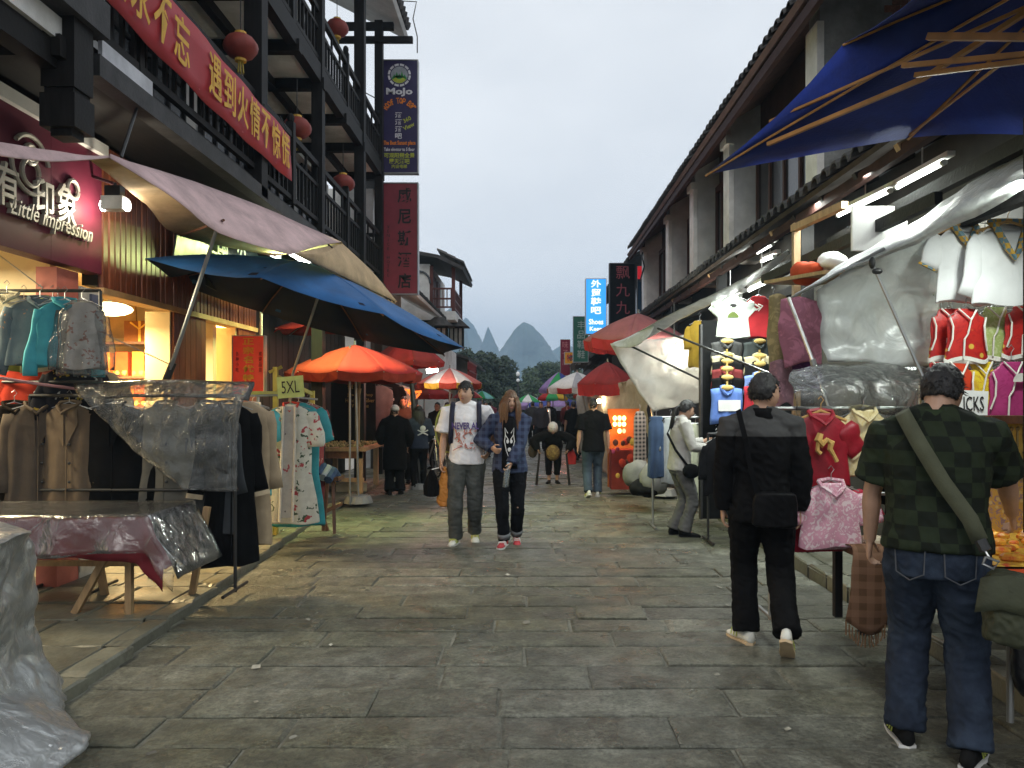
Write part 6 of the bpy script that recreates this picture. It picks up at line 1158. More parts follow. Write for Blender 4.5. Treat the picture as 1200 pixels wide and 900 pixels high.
sheetobj('plastic_curtain', 'pale sheet hanging behind the striped umbrella stall', [[P(676, 462, 20), P(700, 460, 18)], [P(677, 500, 20), P(700, 505, 18)], [P(678, 530, 20), P(700, 538, 18)]], C('pale_sheet', (.5, .47, .4)), crump=.06, cat='cloth sheet')
for i, (px, py, Y, e, cc) in enumerate(((652, 483, 32, 60, (1, .95, .85)), (641, 482, 24, 12, (1, .5, .3)), (663, 490, 22, 12, (1, .25, .15)), (702, 470, 15.6, 14, (1, .8, .5)))):
    c = P(px, py, Y); t = thing('stall_lamp', ('white lamp glowing at the far end of the street', 'small pinkish lamp among the far walkers', 'small red lamp among the far right stalls', 'warm lamp under the dark red umbrella')[i], 'lamp', c); m = MB(); q = .16 if i == 0 else .05; m.ell(c, (q, q, q)); obj('bulb', m, EM('far_glow%d' % i, cc, 12), t); m = MB(); m.tube([c+V(0, 0, q), c+V(0, 0, q+.3)], .01); obj('cord', m, BLACKIRON, t); lamp('bulb_light', t, 'POINT', c-V(0, q+.05, 0), e, cc, rad=q)
# --- signs on the right
t, ys = board('light_box_sign', 'glowing blue light box sign with white Chinese and English words', 687, 710, 327, 391, 20, M('sign_blue', (.02, .20, .50), rough=.3, var=.1, emit=((.03, .30, .80), 1.1)), th=.3)
WE = EM('white_glow_text', (.9, .97, 1), 1.3); txt(t, '外贸鞋吧', 698.5, 348, ys, 40, WE, 12, vert=True, bold=.03, gap=1.05); txt(t, 'Shoes', 698.5, 377, ys, 6.5, WE, 17, bold=.03); txt(t, 'Keep', 698.5, 386, ys, 6.5, WE, 15, bold=.03)
t, ys = board('neon_sign', 'black sign board with dull red neon characters', 715, 744, 309, 392, 21, C('sign_black', (.012, .012, .013), bump=0), th=.2, frame=GREYWOOD); NEO = C('neon_red', (.22, .05, .06), bump=0)
txt(t, '飘九九', 730, 340, ys, 56, NEO, 16, vert=True, bold=.0, gap=1.2)
t, ys = board('vertical_sign', 'green shop sign with faint white characters', 672, 689, 371, 424, 24, C('sign_green', (.03, .11, .08), bump=0), th=.2); txt(t, '丰品鞋鞋', 681, 398, ys, 44, C('faint_white', (.3, .36, .34)), 9, vert=True)
t, ys = board('vertical_sign', 'small maroon sign with pink characters far right', 657, 668, 398, 440, 29, C('sign_maroon', (.17, .02, .04), bump=0), th=.2); txt(t, '味子店', 662.5, 414, ys, 28, C('pink_print', (.4, .16, .17)), 7, vert=True)
t, ys = board('vertical_sign', 'small orange yellow sign with red characters', 662, 680, 413, 426, 27.5, C('sign_orange', (.65, .30, .03), bump=0), th=.2); txt(t, '特价', 671, 419.5, ys, 9, REDPAINT, 14, bold=.03)
t, ys = board('wall_sign', 'red and blue panel sign beside the first wing wall', 747, 757, 312, 372, 20.8, C('sign_navy2', (.02, .05, .09), bump=0), th=.1); a, b = P(747, 327, ys), P(757, 312, ys); m = MB(); m.box(a.x, b.x, ys-.01, ys, a.z, b.z); obj('red_panel', m, M('lit_red', (.5, .02, .03), emit=((.9, .03, .05), .35)), t)
wire('tangled wire by the end of the tiled eave', [P(757, 280, 19.5), P(752, 300, 19.4), P(755, 312, 19.3), P(750, 330, 19.5)], .02)
# ------------------------------------------------------------------ people
SKIN = M('skin', (.42, .25, .17), rough=.55, var=.10, sc=14, bump=.06, bsc=160)
HAIR = M('black_hair', (.008, .007, .007), rough=.45, var=.4, sc=60, bump=.5, bsc=120, stretch=(3, 3, .5))
BHAIR = M('brown_hair', (.10, .045, .018), rough=.42, var=.45, sc=50, bump=.5, bsc=90, stretch=(4, 4, .4))
EYEM = M('eye_dark', (.012, .010, .009), rough=.2); LIP = M('lip', (.30, .10, .09), rough=.5)
def ik(a, b, l1, l2, hint):
    d = b-a; L_ = min(max(d.length, abs(l1-l2)+.01), l1+l2-.004); dn = d.normalized(); x = (l1*l1-l2*l2+L_*L_)/(2*L_); h = math.sqrt(max(0, l1*l1-x*x))
    n = (hint-dn*hint.dot(dn)); n = n.normalized() if n.length > 1e-6 else dn.orthogonal().normalized(); return a+dn*x+n*h, a+dn*L_
def rng(c, rt, fw, rx, ry, n=18, p=2.3): 
    o = []
    for k in range(n):
        a = 2*math.pi*k/n; cs, sn = math.cos(a), math.sin(a); o.append(c + rt*rx*math.copysign(abs(cs)**(2/p), cs) + fw*ry*math.copysign(abs(sn)**(2/p), sn))
    return o
def interp(pts, ts):
    out = []
    for i, t in ts: out.append(pts[i].lerp(pts[i+1], t) if i+1 < len(pts) else pts[i])
    return out
def headpt(d, k=1.):
    x, y, z = d; X, Y, Z = .077*x, .098*y, .120*z
    if z < 0:
        X *= 1-.30*z*z
        if y < 0: Y *= 1+.42*z
        else: Y += .006*(-z)
    if y > 0:
        g = lambda cx, cz, sx, sz: math.exp(-((x-cx)/sx)**2-((z-cz)/sz)**2)
        Y += .022*g(0, -.16, .13, .15) + .010*g(0, .02, .10, .22) - .009*(g(.36, .10, .16, .10)+g(-.36, .10, .16, .10)) + .006*g(0, -.50, .25, .07) + .009*g(0, -.85, .3, .16) + .005*(g(.5, -.2, .2, .2)+g(-.5, -.2, .2, .2)) + .004*g(0, .28, .5, .10)
    return Vector((X, Y, Z))*k
def person(label, xy, yaw, H=1.72, pose=None, top=None, bot=None, shoe=None, hair='short', hairmat=None, g=1., fem=False, vox=.007, z=0., group='people walking in the market street', extras=None, skin=None):
    p = dict(lean=0, twist=0, hip=(0, 0, .905), aR=(.10, 0, .075), aL=(-.10, 0, .075), wR=(.27, .03, .80), wL=(-.27, .03, .80), hy=0, hp=0, tR=(.25, 0), tL=(-.25, 0), curl=.5, eR=(.6, -1, 0), eL=(-.6, -1, 0), roll=0); p.update(pose or {})
    s = H/1.72; sy = R(yaw); base = Vector((xy[0], xy[1], z)); rot = Matrix.Rotation(sy, 3, 'Z')
    Wd = lambda v: base + rot @ (Vector(v)*s)
    D = lambda v: (rot @ Vector(v)).normalized()
    root = thing('person', label, 'person', base, group); skin = skin or SKIN; near = vox < .01; seed = random.random()*50
    hc = Vector(p['hip']); sd = Vector((math.sin(p['roll']), math.sin(p['lean']), math.cos(p['lean']))).normalized()
    rt0 = Vector((1, 0, 0)); rt0 = (rt0-sd*rt0.dot(sd)).normalized(); fw0 = sd.cross(rt0)
    def fr(t):
        a = p['twist']*min(1, max(0, t/.5)); return rt0*math.cos(a)+fw0*math.sin(a), fw0*math.cos(a)-rt0*math.sin(a)
    def T(t, x=0, y=0): r_, f_ = fr(t); return hc + sd*t + r_*x + f_*y
    def TR(t, rx, ry, y=0): r_, f_ = fr(t); return [Wd(q) for q in rng(T(t, 0, y), r_, f_, rx, ry)]
    shw = .165 if fem else .188; SR, SL = T(.50, shw), T(.50, -shw)
    rS, fS = fr(.5)
    def arm(S, w, e):
        h = rS*e[0]+fS*e[1]+Vector((0, 0, e[2])); w = Vector(w); return ik(S, w, .285, .25, h)
    eR, wR = arm(SR, p['wR'], p['eR']); eL, wL = arm(SL, p['wL'], p['eL'])
    hR, hL = hc+rt0*.088+Vector((0, 0, -.03)), hc-rt0*.088+Vector((0, 0, -.03))
    kR, aR = ik(hR, Vector(p['aR']), .43, .415, Vector((.08, 1, .0))); kL, aL = ik(hL, Vector(p['aL']), .43, .415, Vector((-.08, 1, .0)))
    # head frame
    hd = (sd + Vector((0, 0, .8))).normalized(); a = p['hy']; hfw = Vector((-math.sin(a), math.cos(a), 0)); hu = (hd*1.0 + hfw*math.sin(p['hp'])*1.0).normalized() if p['hp'] else hd
    hfw = (hfw-hu*hfw.dot(hu)).normalized(); hr = hfw.cross(hu); nb = T(.56); hcn = nb + sd*.028 + hu*.118 + hfw*.022
    HP = lambda v: Wd(hcn + hr*v[0] + hfw*v[1] + hu*v[2])
    b = MB(); gg = g
    fs = [(-.09, .125, .095), (0, .162, .112), (.10, .148, .10), (.20, .138 if not fem else .122, .098), (.33, .158 if not fem else .142, .112), (.44, .165 if not fem else .145, .105), (.515, .135, .085), (.55, .07, .062)]
    b.loft([TR(t, x*(gg if t > -.05 and t < .45 else 1), y*(gg if t < .45 else 1)) for t, x, y in fs])
    b.tube([Wd(T(.52)), Wd(T(.58)), HP((0, -.018, -.06))], [.062*s*gg, .054*s*gg, .052*s*gg], 12)
    for S in (SR, SL): b.tube([Wd(T(.60)), Wd(T(.565).lerp(S, .35)+sd*.012), Wd(T(.53).lerp(S, .8)+sd*.01), Wd(S)], [.045*s*gg, .05*s*gg, .046*s*gg, .045*s*gg], 10)
    def limb(mb, pts, ts, rad, n=12, k=1.): mb.tube([Wd(q) for q in interp(pts, ts)], [r_*s*k for r_ in rad], n)
    LT = [(0, 0), (0, .4), (0, .8), (1, 0), (1, .25), (1, .6), (2, 0)]
    for h_, k_, a_ in ((hR, kR, aR), (hL, kL, aL)): limb(b, [h_, k_, a_], LT, (.088, .08, .06, .054, .056, .045, .036), k=gg)
    for S, e, w in ((SR, eR, wR), (SL, eL, wL)): limb(b, [S, e, w], LT, (.055, .048, .042, .038, .041, .034, .026), 10, k=.5+.5*gg)
    # feet inside the shoes
    feet = []
    for a_, tt in ((aR, p['tR']), (aL, p['tL'])):
        d = Vector((math.sin(tt[0]), math.cos(tt[0]), -math.sin(tt[1]))).normalized(); d.z = -math.sin(tt[1]); d.normalize(); up = (Vector((0, 0, 1))-d*d.z).normalized(); sd_ = d.cross(up); feet.append((a_, d, up, sd_))
        b.tube([Wd(a_-up*.03-d*.03), Wd(a_-up*.035+d*.08), Wd(a_-up*.05+d*.14)], [.03*s, .03*s, .02*s], 8)
    # head
    rings = []; nv, nu = (30, 40) if near else (14, 18)
    for i in range(1, nv):
        t = math.pi*i/nv; rings.append([HP(headpt((math.sin(t)*math.cos(2*math.pi*k/nu), math.sin(t)*math.sin(2*math.pi*k/nu), -math.cos(t)))) for k in range(nu)])
    b.loft(rings)
    for sgn in (-1, 1): b.ell(HP((sgn*.073, -.006, -.005)), (.011*s, .02*s, .032*s), 8, 6, rot=rot @ Matrix((hr, hfw, hu)).transposed())
    # hands: palm, four fingers of different length with bends, thumb from the side of the palm
    hands = []
    for sgn, e, w in ((1, eR, wR), (-1, eL, wL)):
        d = (w-e).normalized(); inn = -rS*sgn; pn = (inn - d*inn.dot(d)); pn = pn.normalized() if pn.length > .2 else fS.copy(); pn = (pn-d*pn.dot(d)).normalized(); sdv = d.cross(pn)*(1 if (d.cross(pn)).dot(fS) > 0 or abs((d.cross(pn)).dot(fS)) < .1 and (d.cross(pn)).z > 0 else -1)
        b.loft([[Wd(w+d*q + sdv*hw*math.cos(2*math.pi*k/10) + pn*th*math.sin(2*math.pi*k/10)) for k in range(10)] for q, hw, th in ((-.01, .024, .018), (.03, .036, .016), (.07, .042, .014), (.088, .040, .011))])
        cu = p['curl']
        for f in range(4):
            L_ = (.074, .082, .076, .060)[f]; o = w+d*.082+sdv*(.031-.0205*f); q = [o]; a = cu*(.5+.1*f)
            for seg in (.45, .32, .23): q.append(q[-1]+(d*math.cos(a)+pn*math.sin(a))*L_*seg); a += cu*(.9+.1*f)
            b.tube([Wd(v) for v in q], [.0092*s, .0085*s, .0078*s, .006*s], 6)
        q = [w+d*.022+sdv*.03]; q.append(q[-1]+(d*.6+sdv*.7+pn*.35).normalized()*.038); q.append(q[-1]+(d*.85+sdv*.25+pn*.4).normalized()*.032); q.append(q[-1]+(d*.9+pn*.45).normalized()*.022)
        b.tube([Wd(v) for v in q], [.0125*s, .0105*s, .0095*s, .007*s], 6); hands.append((Wd(w+d*.09), Wd(w), D(d)))
    skinned('body', b, skin, root, vox, 3)
    # face parts
    for sgn in (-1, 1):
        m = MB(); m.ell(HP((sgn*.032, .087, .012)), (.015*s, .007*s, .0065*s), 10, 6, rot=rot @ Matrix((hr, hfw, hu)).transposed()); obj('eye', m, EYEM, root)
        m = MB(); m.tube([HP((sgn*.014, .099, .031)), HP((sgn*.033, .094, .037)), HP((sgn*.053, .080, .031))], .0045*s, 5); obj('eyebrow', m, hairmat or HAIR, root)
    m = MB(); m.ell(HP((0, .099, -.056)), (.022*s, .006*s, .006*s), 10, 6, rot=rot @ Matrix((hr, hfw, hu)).transposed()); obj('mouth', m, LIP, root)
    # hair
    hb_ = MB(); nv, nu = (26, 36) if near else (14, 18); hm_ = hairmat or HAIR
    def dirn(i, k): t = math.pi*i/nv; return (math.sin(t)*math.cos(2*math.pi*k/nu), math.sin(t)*math.sin(2*math.pi*k/nu), -math.cos(t))
    for i in range(1, nv):
        for k in range(nu):
            c_ = Vector(dirn(i+.5, k+.5)); fr_ = c_.y > .25
            zl = (.42+.06*math.sin(c_.x*9)) if fr_ else (-.38 if c_.y < -.2 else (-.05 if c_.y > .0 else -.25))
            if hair == 'long': zl = .50-.25*abs(c_.x) if fr_ and abs(c_.x) < .62 else -.6
            if hair == 'fringe': zl = .34+.09*math.sin(c_.x*13) if fr_ else zl-.1
            if c_.z < zl: continue
            k2 = 1.065+.05*max(0, c_.z)+(.04*noise.noise(c_*4+Vector((seed, 0, 0))))+(.02 if not fr_ else -.03)
            q = [dirn(i, k), dirn(i, k+1), dirn(i+1, k+1), dirn(i+1, k)]
            hb_.add([HP(headpt(v, .97)) for v in q]+[HP(headpt(v, k2)) for v in q], [(3, 2, 1, 0), (4, 5, 6, 7), (0, 1, 5, 4), (1, 2, 6, 5), (2, 3, 7, 6), (3, 0, 4, 7)])
    ho = skinned('hair', hb_, hm_, root, .0075*s if near else .013, 3, wr=.006 if near else 0, wsc=(40, 40, 18), seed=seed)
    if near or hair == 'long':
        m = MB(); rr = random.Random(int(seed*10)); 
        if hair != 'long':
            for i in range(1100):
                v = Vector((rr.gauss(0, 1), rr.gauss(0, 1), rr.gauss(.3, 1))).normalized(); fr_ = v.y > .25
                if v.z < (.46 if fr_ else (-.33 if v.y < -.2 else -.1)): continue
                o = HP(headpt(v, 1.06)); dn = (D(hr*v.x+hfw*v.y+hu*v.z)*.5 + D(Vector((rr.gauss(0, .5), rr.gauss(0, .5)+.2, -.5)))*.9).normalized(); m.tube([o, o+dn*rr.uniform(.010, .030)*s], [.0028*s, .0006], 4, cap=False)
        else:
            for i in range(90):
                a = rr.uniform(R(100), R(440)); a = rr.uniform(R(35), R(-215)) if False else R(-255 + i*330/89); v = Vector((math.sin(-a)*1., -math.cos(a), 0)); v = Vector((math.cos(R(-240)+R(300)*i/89), math.sin(R(-240)+R(300)*i/89), rr.uniform(.25, .5))).normalized()
                ln = rr.uniform(.30, .42); o = HP(headpt(v, 1.10)); x, y_ = headpt(v, 1.15).x, headpt(v, 1.15).y
                pts = [o, HP((x*1.22, y_*1.12-.005, -.02)), HP((x*1.35, y_*1.15-.012, -.13)), HP((x*1.45+rr.gauss(0, .008), y_*1.25-.01+rr.gauss(0, .01), -.13-ln*.45)), HP((x*1.5+rr.gauss(0, .02), y_*1.3-.01+rr.gauss(0, .015), -.11-ln*.85))]
                m.tube(pts, [.012*s, .017*s, .018*s, .014*s, .004*s], 6)
        obj('strands', m, hm_, ho, smooth=True)
    # trousers
    if bot:
        m = MB(); e = bot.get('ease', .018); hemr = bot.get('hem', .075)
        m.loft([TR(t, (x+e)*gg, (y+e)*gg) for t, x, y in ((-.12, .125, .10), (-.04, .158, .112), (.03, .16, .112), (.10, .150, .105))])
        for h_, k_, a_ in ((hR, kR, aR), (hL, kL, aL)):
            a2 = a_+(k_-a_).normalized()*(bot.get('short', -.03)+.03); limb(m, [h_+Vector((0, 0, .03)), k_, a2], [(0, 0), (0, .2), (0, .5), (0, .85), (1, .15), (1, .5), (1, .85), (2, 0)], (.10+e*.6, .098+e, .082+e, .066+e, .064+e, .060+e*.9, hemr, hemr), 14, k=.4+.6*gg)
        to = skinned('trousers', m, bot['mat'], root, vox*1.15, 3, wr=.009*s if near else .008, wsc=(8, 8, 8), seed=seed)
        if bot.get('cuff'):
            for a_, k_ in ((aR, kR), (aL, kL)): m = MB(); u_ = (k_-a_).normalized(); m.tube([Wd(a_+u_*.03), Wd(a_+u_*.085)], (hemr+.009)*s, 14); obj('cuff', m, bot['cuff'], to, smooth=True)
        if bot.get('pockets'):
            r_, f_ = fr(0)
            for sgn in (-1, 1):
                cx = sgn*.085*gg; m = MB(); Yb = -(.112+e)*gg-.012; q = [(cx-.06, .02), (cx+.06, .02), (cx+.055, -.10), (cx, -.13), (cx-.055, -.10)]
                m.tube([Wd(T(zz, xx, Yb+.55*max(0, abs(xx)-.07)+.10*max(0, -zz-.05))) for xx, zz in q+[q[0]]], .0035*s, 5); obj('pocket_seam', m, C('jean_stitch', (.07, .075, .085), bump=0), to)
            m = MB(); m.loft([TR(t, (.150+e+.012)*gg, (.105+e+.012)*gg) for t in (.045, .085)]); obj('waistband', m, bot['mat'], to, smooth=True)
    # top
    if top:
        m = MB(); e = top.get('ease', .022); hem = top.get('hem', -.06); fl = top.get('flare', 1.06)
        rg = [(hem, .165*fl, .118*fl), (max(hem+.04, -.02), .163*fl, .116*fl)] + [(t, x, y) for t, x, y in ((.10, .155, .11), (.20, .148 if not fem else .132, .108), (.33, .163 if not fem else .150, .118), (.44, .168 if not fem else .150, .108), (.505, .150 if not fem else .135, .088), (.545, .085, .066), (.56+top.get('neck', 0), .066, .062))]
        m.loft([TR(t, (x+e*(.6 if t > .5 else 1))*(gg if t < .5 else 1), (y+e*(.6 if t > .5 else 1))*(gg if t < .5 else 1)) for t, x, y in rg])
        for S in (SR, SL): m.tube([Wd(T(.585)), Wd(T(.565).lerp(S, .35)+sd*.012), Wd(T(.53).lerp(S, .8)+sd*.01), Wd(S)], [(.05+e*.5)*s*gg, (.052+e*.6)*s*gg, (.048+e*.6)*s*gg, (.05+e*.5)*s*gg], 10)
        for S, el, w in ((SR, eR, wR), (SL, eL, wL)):
            k = .6+.4*gg; se = top.get('srad', .02)
            S0 = S.lerp(T(.47), .35)
            if top.get('sleeve') == 'short': m.tube([Wd(v) for v in (S0, S+(S-S0)*.15, S.lerp(el, .45), S.lerp(el, .78), S.lerp(el, .80))], [(.07+e*.5)*s, (.068+se*.6)*s*k, (.058+se)*s*k, (.058+se*1.35)*s*k, (.052+se)*s*k], 14)
            else: m.tube([Wd(v) for v in [S0, S+(S-S0)*.12, S.lerp(el, .4), S.lerp(el, .8), el, el.lerp(w, .3), el.lerp(w, .7), el.lerp(w, 1.0)]], [(.07+e*.5)*s, (.066+se*.6)*s*k, (.056+se)*s*k, (.050+se)*s*k, (.048+se)*s*k, (.047+se)*s*k, (.041+se)*s*k, (.036+se*.8)*s*k], 14)
        to = skinned('shirt' if not top.get('name') else top['name'], m, top['mat'], root, vox*1.15, 3, wr=top.get('wr', .008)*s, wsc=(7, 7, 6), seed=seed)
        if top.get('collar'):
            m = MB(); r_, f_ = fr(.55); m.loft([TR(t, x, y, -.004) for t, x, y in ((.545, .084, .076), (.575, .074, .070), (.61, .068, .066), (.60, .062, .06), (.56, .066, .062))], cap=False); obj('collar', m, top['collar'], to, smooth=True)
        if top.get('yoke'):
            m = MB(); m.loft([TR(t, (x+e+.020)*(gg if t < .5 else 1), (y+e+.020)*(gg if t < .5 else 1)) for t, x, y in ((.38, .170, .114), (.46, .168, .108), (.51, .152, .092), (.555, .085, .068))])
            for S, el in ((SR, eR), (SL, eL)): S0 = S.lerp(T(.47), .3); m.tube([Wd(v) for v in (S0, S+(S-S0)*.1, S.lerp(el, .22))], [.084*s, (.078+se*.6)*s, (.072+se)*s], 14); m.tube([Wd(T(.585)), Wd(T(.565).lerp(S, .35)+sd*.012), Wd(T(.53).lerp(S, .8)+sd*.01), Wd(S)], [(.062+e*.5)*s*gg, (.066+e*.6)*s*gg, (.062+e*.6)*s*gg, (.064+e*.5)*s*gg], 10)
            skinned('yoke', m, top['yoke'], to, vox*1.15, 3)
        if top.get('vee'):      # an open front showing what is worn beneath
            r_, f_ = fr(.4); w_ = top.get('veew', .05); m = MB(); m.sheet([[Wd(T(t, xx, (y+e)*gg+.020-.10*abs(xx))) for xx in (-w_*k_, -w_*k_*.5, 0, w_*k_*.5, w_*k_)] for t, y, k_ in ((.545, .055, .6), (.50, .090, .9), (.44, .110, 1), (.33, .118, 1), (.20, .112, 1.05), (.08, .116, 1.1), (max(hem+.05, -.05), .122, 1.15))], .004); obj('inner_shirt', m, top['vee'], to, smooth=True)
    # shoes
    sh = shoe or dict(mat=C('black_leather', (.012, .012, .012), rough=.4), sole=C('dark_sole', (.02, .02, .02)))
    for a_, d, up, sv in feet:
        m = MB(); rg = []
        for q, hw, zt, zb in ((-.068, .018, .010, -.062), (-.055, .032, .025, -.068), (-.01, .035, .030, -.068), (.05, .036, .0, -.068), (.11, .044, -.018, -.068), (.16, .040, -.032, -.066), (.195, .022, -.045, -.062)):
            c_ = a_+d*q; hh = (zt-zb)/2; rg.append([Wd(c_+up*(zb+hh+hh*math.sin(2*math.pi*k/14))+sv*hw*math.cos(2*math.pi*k/14)*(1.1 if math.sin(2*math.pi*k/14) < 0 else .9)) for k in range(14)])
        m.loft(rg); so = obj('shoe', m, sh['mat'], root, smooth=True)
        m = MB(); m.loft([[Wd(a_+d*q+sv*x+up*zz) for q, x in ((-.072, 0), (-.05, .037), (.02, .036), (.10, .046), (.17, .040), (.203, 0), (.17, -.040), (.10, -.046), (.02, -.036), (-.05, -.037))] for zz in (-.077, -.060)]); obj('sole', m, sh['sole'], so)
        if sh.get('stripe'):
            for q in (.05, .08, .11):
                m = MB(); zt = -(-.002+.18*(q-.04)); m.tube([Wd(a_+d*q+sv*.042-up*.045), Wd(a_+d*(q+.01)+sv*.03-up*.008), Wd(a_+d*(q+.012)+up*zt), Wd(a_+d*(q+.01)-sv*.03-up*.008), Wd(a_+d*q-sv*.042-up*.045)], .004*s, 5); obj('lace', m, sh['stripe'], so)
    return dict(root=root, W=Wd, T=T, D=D, hands=hands, HP=HP, s=s, fr=fr)
JEAN = M('dark_jeans', (.015, .022, .038), spec=.2, rough=.85, var=.35, sc=7, bump=.3, bsc=260, dirt=(.034, .050, .078), dsc=4)
GJEAN = M('grey_jeans', (.055, .06, .055), spec=.2, rough=.85, var=.3, sc=7, bump=.3, bsc=260, dirt=(.10, .105, .10), dsc=5)
BLK = C('black_fabric', (.010, .010, .011), bump=.15); BLK2 = C('black_trouser', (.012, .012, .013), bump=.15)
WSHOE = dict(mat=C('white_shoe', (.62, .62, .56), rough=.5), sole=C('gum_sole', (.50, .38, .24)), stripe=C('lime_stripe', (.40, .45, .10)))
WSHOE2 = dict(mat=C('white_shoe', (.62, .62, .56), rough=.5), sole=C('white_sole', (.6, .6, .58)), stripe=C('lime_stripe', (.40, .45, .10)))
CHK = PAT('green_check_shirt', 'chess', [(.017, .025, .012), (.007, .010, .006)], sc=15.5, stretch=(1, .001, 1), rough=.85)
# heavy man with the shoulder bag
q = person('person in dark green checked polo shirt and jeans with olive shoulder bag', (1.82, 3.42), -30, 1.74, dict(lean=.07, aL=(-.13, .05, .075), aR=(.13, -.06, .075), wL=(-.29, .16, .86), eL=(-1, -.6, 0), wR=(.30, .40, 1.02), eR=(1, -.5, -.6), hy=R(-22), hp=.35, tL=(-.35, 0), tR=(.2, 0), curl=.7),
    dict(mat=CHK, sleeve='short', ease=.030, hem=.0, flare=1.02, srad=.026, collar=C('polo_collar', (.022, .035, .014)), name='polo_shirt', wr=.010), dict(mat=JEAN, ease=.020, hem=.080, pockets=True), dict(mat=C('black_sneaker', (.02, .02, .02)), sole=C('white_sole', (.6, .6, .58)), stripe=C('lime_stripe', (.40, .45, .10))), g=1.12, vox=.007, group='people at the stalls')
Wd, T = q['W'], q['T']
OLV = M('olive_canvas', (.030, .034, .016), rough=.8, var=.25, sc=8, bump=.5, bsc=30)
t = thing('shoulder_bag', 'olive canvas shoulder bag on the hip of the big man', 'bag', Wd((.33, -.06, .62)))
m = MB(); rg = []
for zz, hx, hy in ((.60, .06, .12), (.615, .075, .155), (.72, .08, .165), (.82, .07, .16), (.86, .05, .14)): rg.append([Wd((.255+hx*sx*(.9 if abs(sy_) > .9 else 1)+.015*math.sin(zz*40+sy_*4), -.215+hy*sy_*.75, zz+.012*math.sin(sy_*6))) for sx, sy_ in ((-1, -.8), (-.6, -1), (.6, -1), (1, -.8), (1, 0), (1, .8), (.6, 1), (-.6, 1), (-1, .8), (-1, 0))])
m.loft(rg); skinned('bag_body', m, OLV, t, .008, 4, wr=.012, wsc=(14, 14, 10))
m = MB(); m.sheet([[Wd((.265-.03*v_+.165*u_*.55, -.30-.05*v_+.01*u_, .875-.02*abs(u_)-.20*max(0, v_-.45)**.8)) for u_ in (-1, -.5, 0, .5, 1)] for v_ in (0, .3, .6, .8, 1)], .008); obj('flap', m, OLV, t, smooth=True)
STR = C('strap_olive', (.075, .08, .05), bump=.3)
m = MB(); pts = [(-.16, .10, 1.40), (-.135, .02, 1.505), (-.125, -.06, 1.495), (-.06, -.165, 1.38), (.03, -.19, 1.22), (.13, -.195, 1.07), (.165, -.20, .985)]; m.sheet([[Wd(Vector(a)+Vector((-.028, 0, -.016))), Wd(Vector(a)+Vector((.028, -.004, .016)))] for a in pts], .005); obj('strap', m, STR, t, smooth=True)
m = MB(); m.tube([Wd((.165, -.205, .99)), Wd((.185, -.215, .95))], .024, 8); obj('buckle', m, BLACKIRON, t); m = MB(); m.tube([Wd(v) for v in ((.185, -.235, .93), (.23, -.24, .915), (.21, -.24, .885), (.175, -.235, .90), (.185, -.235, .93))], .006, 6); m.tube([Wd((.18, -.22, .955)), Wd((.20, -.235, .92))], .005, 5); obj('ring', m, STEEL, t)
# man in black with grey yoke
TWOTONE = M('two_tone_jacket', (.006, .006, .0065), rough=.85, spec=.06, bump=.2, bsc=180); t_ = TWOTONE.node_tree; b_ = t_.nodes['Principled BSDF']; l_ = t_.links.new; src_ = b_.inputs['Base Color'].links[0].from_socket
tc_ = t_.nodes.new('ShaderNodeTexCoord'); sx_ = t_.nodes.new('ShaderNodeSeparateXYZ'); l_(tc_.outputs['Object'], sx_.inputs[0]); gt_ = t_.nodes.new('ShaderNodeMapRange'); gt_.inputs['From Min'].default_value = 1.345; gt_.inputs['From Max'].default_value = 1.352; l_(sx_.outputs['Z'], gt_.inputs['Value'])
mm_ = t_.nodes.new('ShaderNodeMixRGB'); l_(gt_.outputs[0], mm_.inputs[0]); l_(src_, mm_.inputs[1]); mm_.inputs[2].default_value = (.055, .055, .055, 1); l_(mm_.outputs[0], b_.inputs['Base Color'])
q = person('person in black jacket with grey shoulders, black trousers and white sneakers', (1.49, 4.88), -10, 1.73, dict(lean=.03, aL=(-.085, .10, .075), aR=(.115, -.24, .165), tR=(.22, .75), tL=(-.5, 0), wR=(.235, .02, .80), wL=(-.24, .05, .83), eR=(.8, -.8, 0), eL=(-.8, -.7, 0), hy=R(-58)),
    dict(mat=TWOTONE, sleeve='long', ease=.026, hem=-.10, flare=1.0, srad=.020, collar=BLK, name='jacket', wr=.012), dict(mat=BLK2, ease=.022, hem=.085), WSHOE, g=.96, vox=.007, group='people at the stalls')
Wd = q['W']; t = thing('shoulder_bag', 'black leather bag on the back of the man with grey shoulders', 'bag', Wd((.05, -.22, .78)))
m = MB(); m.loft([[Wd((.05+hx*math.cos(a), -.215+.05*math.sin(a), zz)) for a in [2*math.pi*k/16 for k in range(16)]] for zz, hx in ((.80, .11), (.815, .135), (.95, .135), (1.0, .12), (1.01, .09))]); skinned('bag_body', m, C('black_leather2', (.012, .012, .013), rough=.4), t, .008, 3, wr=.004)
m = MB(); m.sheet([[Wd(Vector(a)+Vector((-.014, 0, -.008))), Wd(Vector(a)+Vector((.014, 0, .008)))] for a in ((-.14, .05, 1.50), (-.15, -.08, 1.50), (-.12, -.185, 1.33), (-.09, -.20, 1.15), (-.05, -.205, 1.0))], .004); obj('strap', m, BLK, t)
